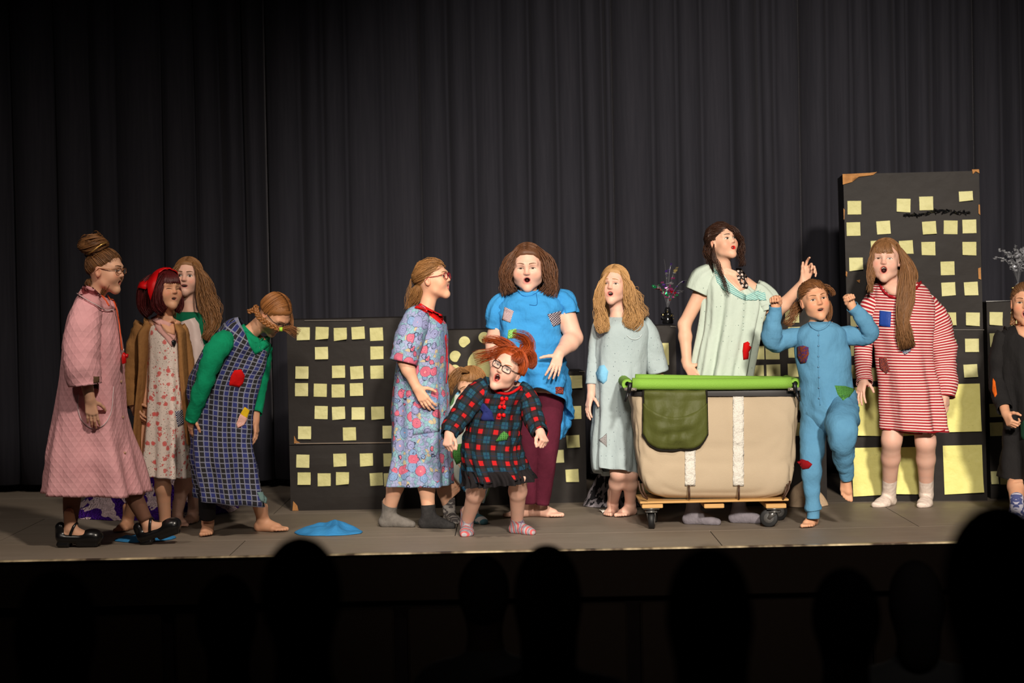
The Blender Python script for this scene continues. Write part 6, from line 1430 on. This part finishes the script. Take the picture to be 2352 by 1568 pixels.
for a in np.linspace(0, 2 * math.pi, 40, endpoint=False):
    sg = lambda t: math.copysign(abs(t) ** .3, t); q = c.pt(1642, 1138, 0); V.append(q + np.array((sg(math.sin(a)) * .30, -sg(math.cos(a)) * .15, 0)))
c.part('hamper_base', [np.mean(V, axis=0)] + V, [(0, 1 + i, 1 + (i + 1) % 40) for i in range(40)], [CV], can)
VIN = plain('black_vinyl_band', (38, 34, 34), .45)
c.loft('rim_band', [ring(1437, 1836, 888, .204), ring(1437, 1836, 898, .206), ring(1439, 1834, 908, .2055)], VIN, e=7, nseg=96, hem=(True, True))
FOAM = Mat('lime_foam', .75, .25); o_ = FOAM.obj(); FOAM.col(FOAM.mix(FOAM.noise(o_, 260, 1), (128, 172, 66), (112, 156, 54))); FOAM.bump(FOAM.noise(o_, 200, 2), .4, .004); FOAM = FOAM.m
def noodle(a, b, r=.0315, sag=0.0):
    mb = MB(); n = 14; pts = [Vector(a).lerp(Vector(b), i / n) + Vector((0, 0, -sag * math.sin(math.pi * i / n))) for i in range(n + 1)]
    v, f = tube_geo(pts, r, 18, False); v2, f2 = tube_geo(pts, r * .42, 18, False); o0 = len(v)
    mb.add(v, f); mb.add(v2, [q[::-1] for q in f2])
    ends = [(j, (j + 1) % 18, o0 + (j + 1) % 18, o0 + j) for j in range(18)] + [(n * 18 + (j + 1) % 18, n * 18 + j, o0 + n * 18 + j, o0 + n * 18 + (j + 1) % 18) for j in range(18)]
    mb.f += ends; mb.m += [0] * len(ends); mb.build('foam_noodle', [FOAM], c.root, c.org)
zt = c.pt(1640, 882, DF)
noodle(c.pt(1452, 881, DF), c.pt(1817, 879, DF), .0315, .004); noodle(c.pt(1459, 871, DB), c.pt(1812, 876, DB), .0300, .002)
xl, xr = c.pt(1442, 882, DF)[0], c.pt(1829, 881, DF)[0]; zl, zr = c.pt(1442, 882, DF)[2], c.pt(1829, 881, DF)[2]
noodle((xl, c.D + DF + .03, zl), (xl, c.D + DB - .02, zl), .030); noodle((xr, c.D + DF + .03, zr), (xr, c.D + DB - .02, zr), .030)
STEEL = metal('clamp_steel', (190, 180, 168), .35); BP = plain('black_clamp_plastic', (22, 21, 22), .4)
for x, s_ in ((1446, -1), (1826, 1)):
    mb = MB(); q = lambda px, py, d=DF - .035: c.pt(px, py, d)
    mb.tube([q(x - s_ * 2 , 878), q(x, 890), q(x - s_ * -2, 902)], [.012, .012, .010], 10, 0); mb.tube([q(x + s_ * 3, 900), q(x + s_ * 6, 912), q(x + s_ * 10, 922)], [.009, .007, .006], 8, 0)
    mb.tube([q(x - s_ * 16, 894, DF - .022), q(x + s_ * 12, 893, DF - .022)], [.010, .010], 6, 1, flat=.35); mb.tube([q(x - s_ * 10, 894, DF - .026), q(x - s_ * 10, 894, DF - .032)], [.006, .006], 10, 1)
    mb.build('corner_clamp', [BP, STEEL], c.root, c.org)
# olive pouch over the rim
OLV = cloth('olive_nylon', (82, 86, 40), (66, 70, 30), 6, .25, .55); BKT = cloth('black_binding', (28, 24, 20), None, 20)
def pouch(poly, n=26, m=20, z0=.010, bulge=.02, drape=0):
    (x0, y0_), (x1, y1_), yb = poly[0], poly[1], poly[2]; V, F = [], []
    for j in range(m + 1):
        t = j / m
        for i in range(n + 1):
            u = i / n; ed = abs(2 * u - 1); yb2 = yb - (yb - y0_) * .26 * ed ** 4.5
            px = x0 + (x1 - x0) * u + (2 if u > .5 else 0) * t; py = y0_ + (yb2 - y0_) * t + drape * math.sin(math.pi * u) * (1 - t) * 0
            h, dep = c.hit(min(max(px, 1446), 1824), min(py, 1120), ('canvas_hamper', 'rim_band'), z0, c.D + DF)
            fold = .010 * math.sin(6 * u + 9 * t * (u - .5)) * t + .008 * math.sin(14 * (u - .5) * (1 + t) + 3 * t) + .006 * math.cos(22 * t * (1 - .5 * abs(2 * u - 1)) + 4 * u)
            V.append(h + np.array((0, -(bulge * math.sin(math.pi * u) ** .6 * math.sin(math.pi * min(1, t * 1.05)) ** .7 + .7 * fold * (1 - ed ** 3) + .004), 0)))
    for j in range(m):
        for i in range(n): F.append((j * (n + 1) + i, j * (n + 1) + i + 1, (j + 1) * (n + 1) + i + 1, (j + 1) * (n + 1) + i))
    return V, F, n, m
V, F, n, m_ = pouch(((1478, 896), (1622, 896), 1033)); po = c.part('pouch', V, F, [OLV], uv=[(v[0], v[2]) for v in V]); md = po.modifiers.new('thickness', 'SOLIDIFY'); md.thickness = .006
edge = [V[j * (n + 1)] for j in range(m_ + 1)] + [V[m_ * (n + 1) + i] for i in range(1, n + 1)] + [V[j * (n + 1) + n] for j in range(m_ - 1, -1, -1)]
mb = MB(); mb.tube([e + np.array((0, -.004, 0)) for e in edge], .0065, 6); mb.build('binding', [BKT], po, c.org)
# the sagging front pocket of the pouch
V2, F2 = [], []
for j in range(13):
    t = j / 12
    for i in range(n + 1):
        u = i / n; top = 925 + 32 * math.sin(math.pi * u) ** .8; bot = 1030 - 137 * .26 * abs(2 * u - 1) ** 4.5; py = top + (bot - top) * t; tt = (py - 896) / (1033 - 137 * .26 * abs(2 * u - 1) ** 4.5 - 896); jj = min(max(tt, 0), 1) * m_; j0 = min(int(jj), m_ - 1)
        a = V[j0 * (n + 1) + i] * (1 - jj + j0) + V[(j0 + 1) * (n + 1) + i] * (jj - j0); fold = .007 * math.sin(10 * u - 7 * t * (2 * u - 1)) + .006 * math.sin(16 * t + 5 * u)
        V2.append(a + np.array((0, -.008 - .018 * math.sin(math.pi * u) * (1 - t) ** .6 - fold * math.sin(math.pi * u) * math.sin(math.pi * min(1, t + .05)), 0)))
for j in range(12):
    for i in range(n): F2.append((j * (n + 1) + i, j * (n + 1) + i + 1, (j + 1) * (n + 1) + i + 1, (j + 1) * (n + 1) + i))
o = c.part('pocket', V2, F2, [OLV], po); md = o.modifiers.new('thickness', 'SOLIDIFY'); md.thickness = .005
# white tape strips
WT = Mat('white_cloth_tape', .55, .35); o_ = WT.obj(); x_, y_, z_ = WT.split(o_); WT.col((200, 194, 184)); WT.bump(WT.noise(WT.comb(x_, y_, z_), 26, 3, .7), .8, .02); WT = WT.m
def strip(x0, x1, y0_, y1_):
    V, F = [], []; n, m = 4, int((y1_ - y0_) / 4)
    for j in range(m + 1):
        for i in range(n + 1):
            h, _ = c.hit(x0 + (x1 - x0) * i / n + 1.2 * noise.noise((j * .35, x0, 0)), y0_ + (y1_ - y0_) * j / m, ('canvas_hamper',), .006 + .0035 * noise.noise((i * .9, j * .55, x0))); V.append(h)
    for j in range(m):
        for i in range(n): F.append((j * (n + 1) + i, j * (n + 1) + i + 1, (j + 1) * (n + 1) + i + 1, (j + 1) * (n + 1) + i))
    o = c.part('tape_strip', V, F, [WT]); md = o.modifiers.new('thickness', 'SOLIDIFY'); md.thickness = .004
strip(1573, 1597, 1026, 1114); strip(1683, 1708, 908, 1114)
# frame straps, dolly and castors
RS = plain('rusty_frame', (66, 40, 24), .5)
for pts in (((1466, 1104), (1470, 1125), (1478, 1140), (1488, 1146)), ((1474, 1110), (1478, 1128), (1486, 1142)), ((1814, 1104), (1812, 1122), (1804, 1138), (1798, 1146)), ((1808, 1112), (1804, 1130), (1798, 1142)), ((1582, 1114), (1583, 1130), (1583, 1146)), ((1697, 1114), (1697, 1130), (1697, 1146))):
    mb = MB(); mb.tube([c.pt(x, y, DF - .012) for x, y in pts], .0055, 7); mb.build('frame_rod', [RS], c.root, c.org)
def wood():
    m = Mat('pale_plywood', .6, .3); o = m.obj(); x, y, z = m.split(o); m.col(m.mix(m.noise(m.comb(x * 3, y * 3, z * 40), 4, 4), (204, 160, 100), (176, 132, 78))); return m.m
WD = wood()
def slab(x0, y0_, x1, y1_, d0, d1, name):
    a, b = c.pt(x0, y1_, DF), c.pt(x1, y0_, DF); mb = MB(); mb.box((a[0], c.D + d0, a[2]), (b[0], c.D + d1, b[2]), bev=.003); return mb.build(name, [WD], c.root, c.org, False)
slab(1470, 1145, 1812, 1157, DF, .16, 'dolly_deck'); 
for x0, x1 in ((1475, 1523), (1618, 1664), (1760, 1807)): slab(x0, 1157, x1, 1168, DF + .01, .15, 'dolly_runner')
RUB = plain('black_rubber', (22, 22, 23), .55); RIM = metal('castor_steel', (150, 150, 150), .35)
def castor(px, d, yaw, rw=.0485):
    top = c.pt(px, 1168, DF); x, y, z = top[0], c.D + d, top[2]; zt_ = c.pt(px, 1168, DF)[2]
    root = Vector((x, y, 0)); f = Vector((math.cos(yaw), math.sin(yaw), 0)); w = Vector((-f.y, f.x, 0)); cen = root + f * .028 + Vector((0, 0, rw))
    mb = MB(); mb.tube([cen - w * .0155, cen - w * .013, cen + w * .013, cen + w * .0155], [rw * .88, rw, rw, rw * .88], 26); wh = mb.build('wheel', [RUB], c.root, c.org)
    mb = MB(); mb.tube([cen - w * .0170, cen + w * .0170], rw * .55, 20); mb.tube([cen - w * .0185, cen + w * .0185], rw * .16, 10); mb.build('wheel_hub', [RIM], wh, c.org)
    mb = MB()
    for s_ in (-1, 1):
        a = cen + w * (.021 * s_); b = root + w * (.021 * s_) + Vector((0, 0, zt_ - .022)); mb.tube([a - Vector((0, 0, .004)), a.lerp(b, .5), b], [.010, .016, .020], 6, flat=.16, up=w)
    mb.box((-.030, -.026, 0), (.030, .026, .008), 0, None, root + Vector((0, 0, zt_ - .024))); mb.tube([root + Vector((0, 0, zt_ - .018)), root + Vector((0, 0, zt_ - .006))], .022, 14); mb.box((-.042, -.034, -.006), (.042, .034, 0.001), 0, None, root + Vector((0, 0, zt_ - .0005)))
    mb.build('castor_fork', [metal('castor_fork_steel', (120, 118, 116), .3)], c.root, c.org)
castor(1497, DF + .05, 1.42); castor(1513, .11, 1.7); castor(1781, DF + .05, math.pi * .93); castor(1796, .11, .35)

# ------------------------------------------------------------------ things lying on the stage
def crumple(name, label, cat, pts, D, mat, h=.05, seed=0, group=None, res=26):
    """a heap of cloth whose outline on the floor is given in pixels, heaped up to H"""
    fl = [FL(*q) for q in pts]; cx = sum((q.x for q in fl)) / len(fl); cy = sum((q.y for q in fl)) / len(fl)
    ang = [(math.atan2(q.y - cy, q.x - cx), math.hypot(q.x - cx, q.y - cy)) for q in fl]; ang.sort()
    A = [a for a, _ in ang]; Rr = [r for _, r in ang]; A = [A[-1] - 2 * math.pi] + A + [A[0] + 2 * math.pi]; Rr = [Rr[-1]] + Rr + [Rr[0]]
    V, F, UV = [], [], []; n, m = 72, res
    for j in range(m + 1):
        t = j / m
        for i in range(n):
            a = -math.pi + 2 * math.pi * i / n; r = float(np.interp(a, A, Rr)) * (t if t > 0 else 0) * (1 + .05 * noise.noise((a * 3, seed, 0)))
            x, y = cx + r * math.cos(a), cy + r * math.sin(a)
            z = .004 + h * (1 - t ** 2.2) * (.55 + .75 * noise.noise((x * 6 + seed, y * 5, 1.3)) + .4 * noise.noise((x * 14, y * 10 + seed, 4))) + .5 * h * (1 - t ** 3) * (1 - min(1, 3.2 * abs(noise.noise((x * 7 + seed, y * 4, 2.2)))))
            V.append((x, y, max(z, .003))); UV.append((x, y))
    for j in range(m):
        for i in range(n): F.append((j * n + i, j * n + (i + 1) % n, (j + 1) * n + (i + 1) % n, (j + 1) * n + i))
    o = mesh_obj(name, V, F, [mat], None, (cx, cy, 0), True, UV); md = o.modifiers.new('thickness', 'SOLIDIFY'); md.thickness = .003; md.offset = 1
    return tag(o, label, cat, group)
def knit():
    m = Mat('purple_white_chunky_knit', .95, .1); o = m.obj(); x, y, z = m.split(o); w = m.noise(o, 7, 2)
    k = ((x * 1.5 + y * .7 + z * 1.0 + w * .5) / .30).fract().lt(.5); m.col(m.mix(k, (236, 208, 214), (74, 30, 140)))
    m.bump(m.vor(o, 85), 1.0, .02); return m.m
crumple('knitted_blanket', 'purple and white chunky knitted blanket heaped behind the girls on the dark side', 'blanket', [(178, 1192), (230, 1194), (320, 1196), (420, 1192), (540, 1172), (548, 1162), (470, 1140), (380, 1128), (280, 1140), (210, 1172)], 11.2, knit(), .2, 3)
crumple('print_cloth', 'dark grey printed cloth crumpled on the floor beside the low building', 'cloth', [(1338, 1162), (1390, 1166), (1470, 1164), (1478, 1160), (1420, 1158), (1350, 1158)], 11.6, m_patch('grey_black_print', (40, 38, 42), (150, 142, 148), 'noise', .03), .15, 8)
crumple('cream_blanket', 'cream fleece blanket heaped behind the laundry cart', 'blanket', [(1800, 1160), (1830, 1166), (1890, 1164), (1896, 1157), (1860, 1154), (1805, 1155)], 11.5, cloth('cream_fleece', (222, 194, 164), (200, 170, 140), 14, .5), .12, 5)
BC = cloth('sky_blue_cotton_scrap', (64, 150, 210), (50, 128, 190), 12, .4)
crumple('blue_cloth', 'crumpled bright blue cloth lying alone on the open floor', 'cloth', [(698, 1230), (740, 1231), (826, 1226), (812, 1217), (770, 1211), (718, 1214)], 10.6, BC, .055, 2, 'blue cloths on the floor')
crumple('blue_cloth', 'flat blue cloth under the raised black clog', 'cloth', [(266, 1243), (330, 1246), (398, 1238), (390, 1230), (330, 1226), (300, 1232)], 10.4, BC, .03, 6, 'blue cloths on the floor')
# scraps of paper
def scrap(px, py, w, d, mat, label, rot=.3, h=.004):
    p0 = FL(px, py); V = []; R = Matrix.Rotation(rot, 3, 'Z')
    for i in range(4):
        for j in range(4): q = R @ Vector(((i / 3 - .5) * w, (j / 3 - .5) * d, 0)); V.append(p0 + q + Vector((0, 0, .003 + h * abs(math.sin(i * 1.1 + j * .7)))))
    F = [(i * 4 + j, i * 4 + j + 1, i * 4 + j + 5, i * 4 + j + 4) for i in range(3) for j in range(3)]
    o = mesh_obj('paper_scrap', V, F, [mat], None, p0); md = o.modifiers.new('thickness', 'SOLIDIFY'); md.thickness = .002; return tag(o, label, 'paper scrap')
WPP = plain('white_paper', (232, 224, 214), .6)
scrap(1388, 1176, .05, .10, WPP, 'white folded paper scrap beside the bare feet of the blonde girl', .25, .012); scrap(1424, 1178, .022, .02, WPP, 'tiny white paper scrap between the bare feet of the blonde girl', .8)

# ------------------------------------------------------------------ audience, backs of heads in the dark
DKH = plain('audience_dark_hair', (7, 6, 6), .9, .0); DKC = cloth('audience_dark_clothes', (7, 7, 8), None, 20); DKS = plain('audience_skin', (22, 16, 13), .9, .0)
def watcher(px, top, wpx, label, long=0.0, bun=False, hw=.082):
    D = hw * 2 * F_PX / wpx; t = P(px, top, D); org = Vector((t.x, D, t.z - 1.24)); root = empty('person', org, label, 'person', 'audience members in the dark')
    c = np.array((t.x, D, t.z - .115))
    g = Group(); g.ell(c, (hw * .93, .095, .112)); g.cap(c + (0, .0, -.08), c + (0, .01, -.22), .055, .06, k=.03)
    sh = c + np.array((0, .02, -.27))
    g.cap(sh + (-.16, 0, -.03), sh + (.16, 0, -.03), .068, k=.05)
    for s_ in (-1, 1):
        g.cap(sh + (s_ * .09, .01, -.05), sh + (s_ * .08, -.02, -.50), .105, .11, k=.08); g.cap(sh + (s_ * .19, 0, -.05), sh + (s_ * .22, .06, -.32), .05, .042, k=.03); g.cap(sh + (s_ * .22, .06, -.32), sh + (s_ * .12, .28, -.36), .042, .034, k=.03)
        g.cap(sh + (s_ * .09, .0, -.52), sh + (s_ * .10, .42, -.50), .085, .065, k=.05); g.cap(sh + (s_ * .10, .42, -.50), sh + (s_ * .10, .44, -.88), .06, .045, k=.03)
    v, f = mesh_groups([g], .016); z = v[f].mean(axis=1)[:, 2]; mesh_obj('body', v, f, [DKS, DKC], root, org, True, None, (z < c[2] - .17).astype(int))
    g = Group(); g.ell(c + (0, -.012, .012), (hw, .102, .118))
    if long: g.cap(c + (0, -.04, -.03), c + (0, -.055, -long), .075, .065, k=.04)
    if bun: g.ell(c + (0, -.05, .135), (.05, .05, .045))
    v, f = mesh_groups([g], .012); mesh_obj('hair', v, f, [DKH], root, org)
for a in ((690, 1246, 186, 'dark silhouette of the tallest head below the blue cloth on the stage'), (130, 1322, 176, 'dark silhouetted head low in front of the pink-coated girl', .2), (2290, 1176, 250, 'large blurred silhouette of a head in front of the girl in black', .22), (1110, 1284, 118, 'small dark silhouetted head in front of the red-haired child'), (1255, 1262, 150, 'dark silhouette of a wide head in front of the blue dress', .25), (1625, 1272, 190, 'dark silhouette of a long-haired head in front of the laundry cart', .3), (1940, 1316, 156, 'dark silhouetted head in front of the blue pyjamas'), (2100, 1296, 120, 'dark silhouetted head just beside the large blurred one', .15), (520, 1330, 140, 'dark silhouetted head in front of the bending girl')): watcher(*a)

# the bodies are meshed last, so that covered skin can be drawn in under the clothes
for q in PEOPLE: q.mesh_body()
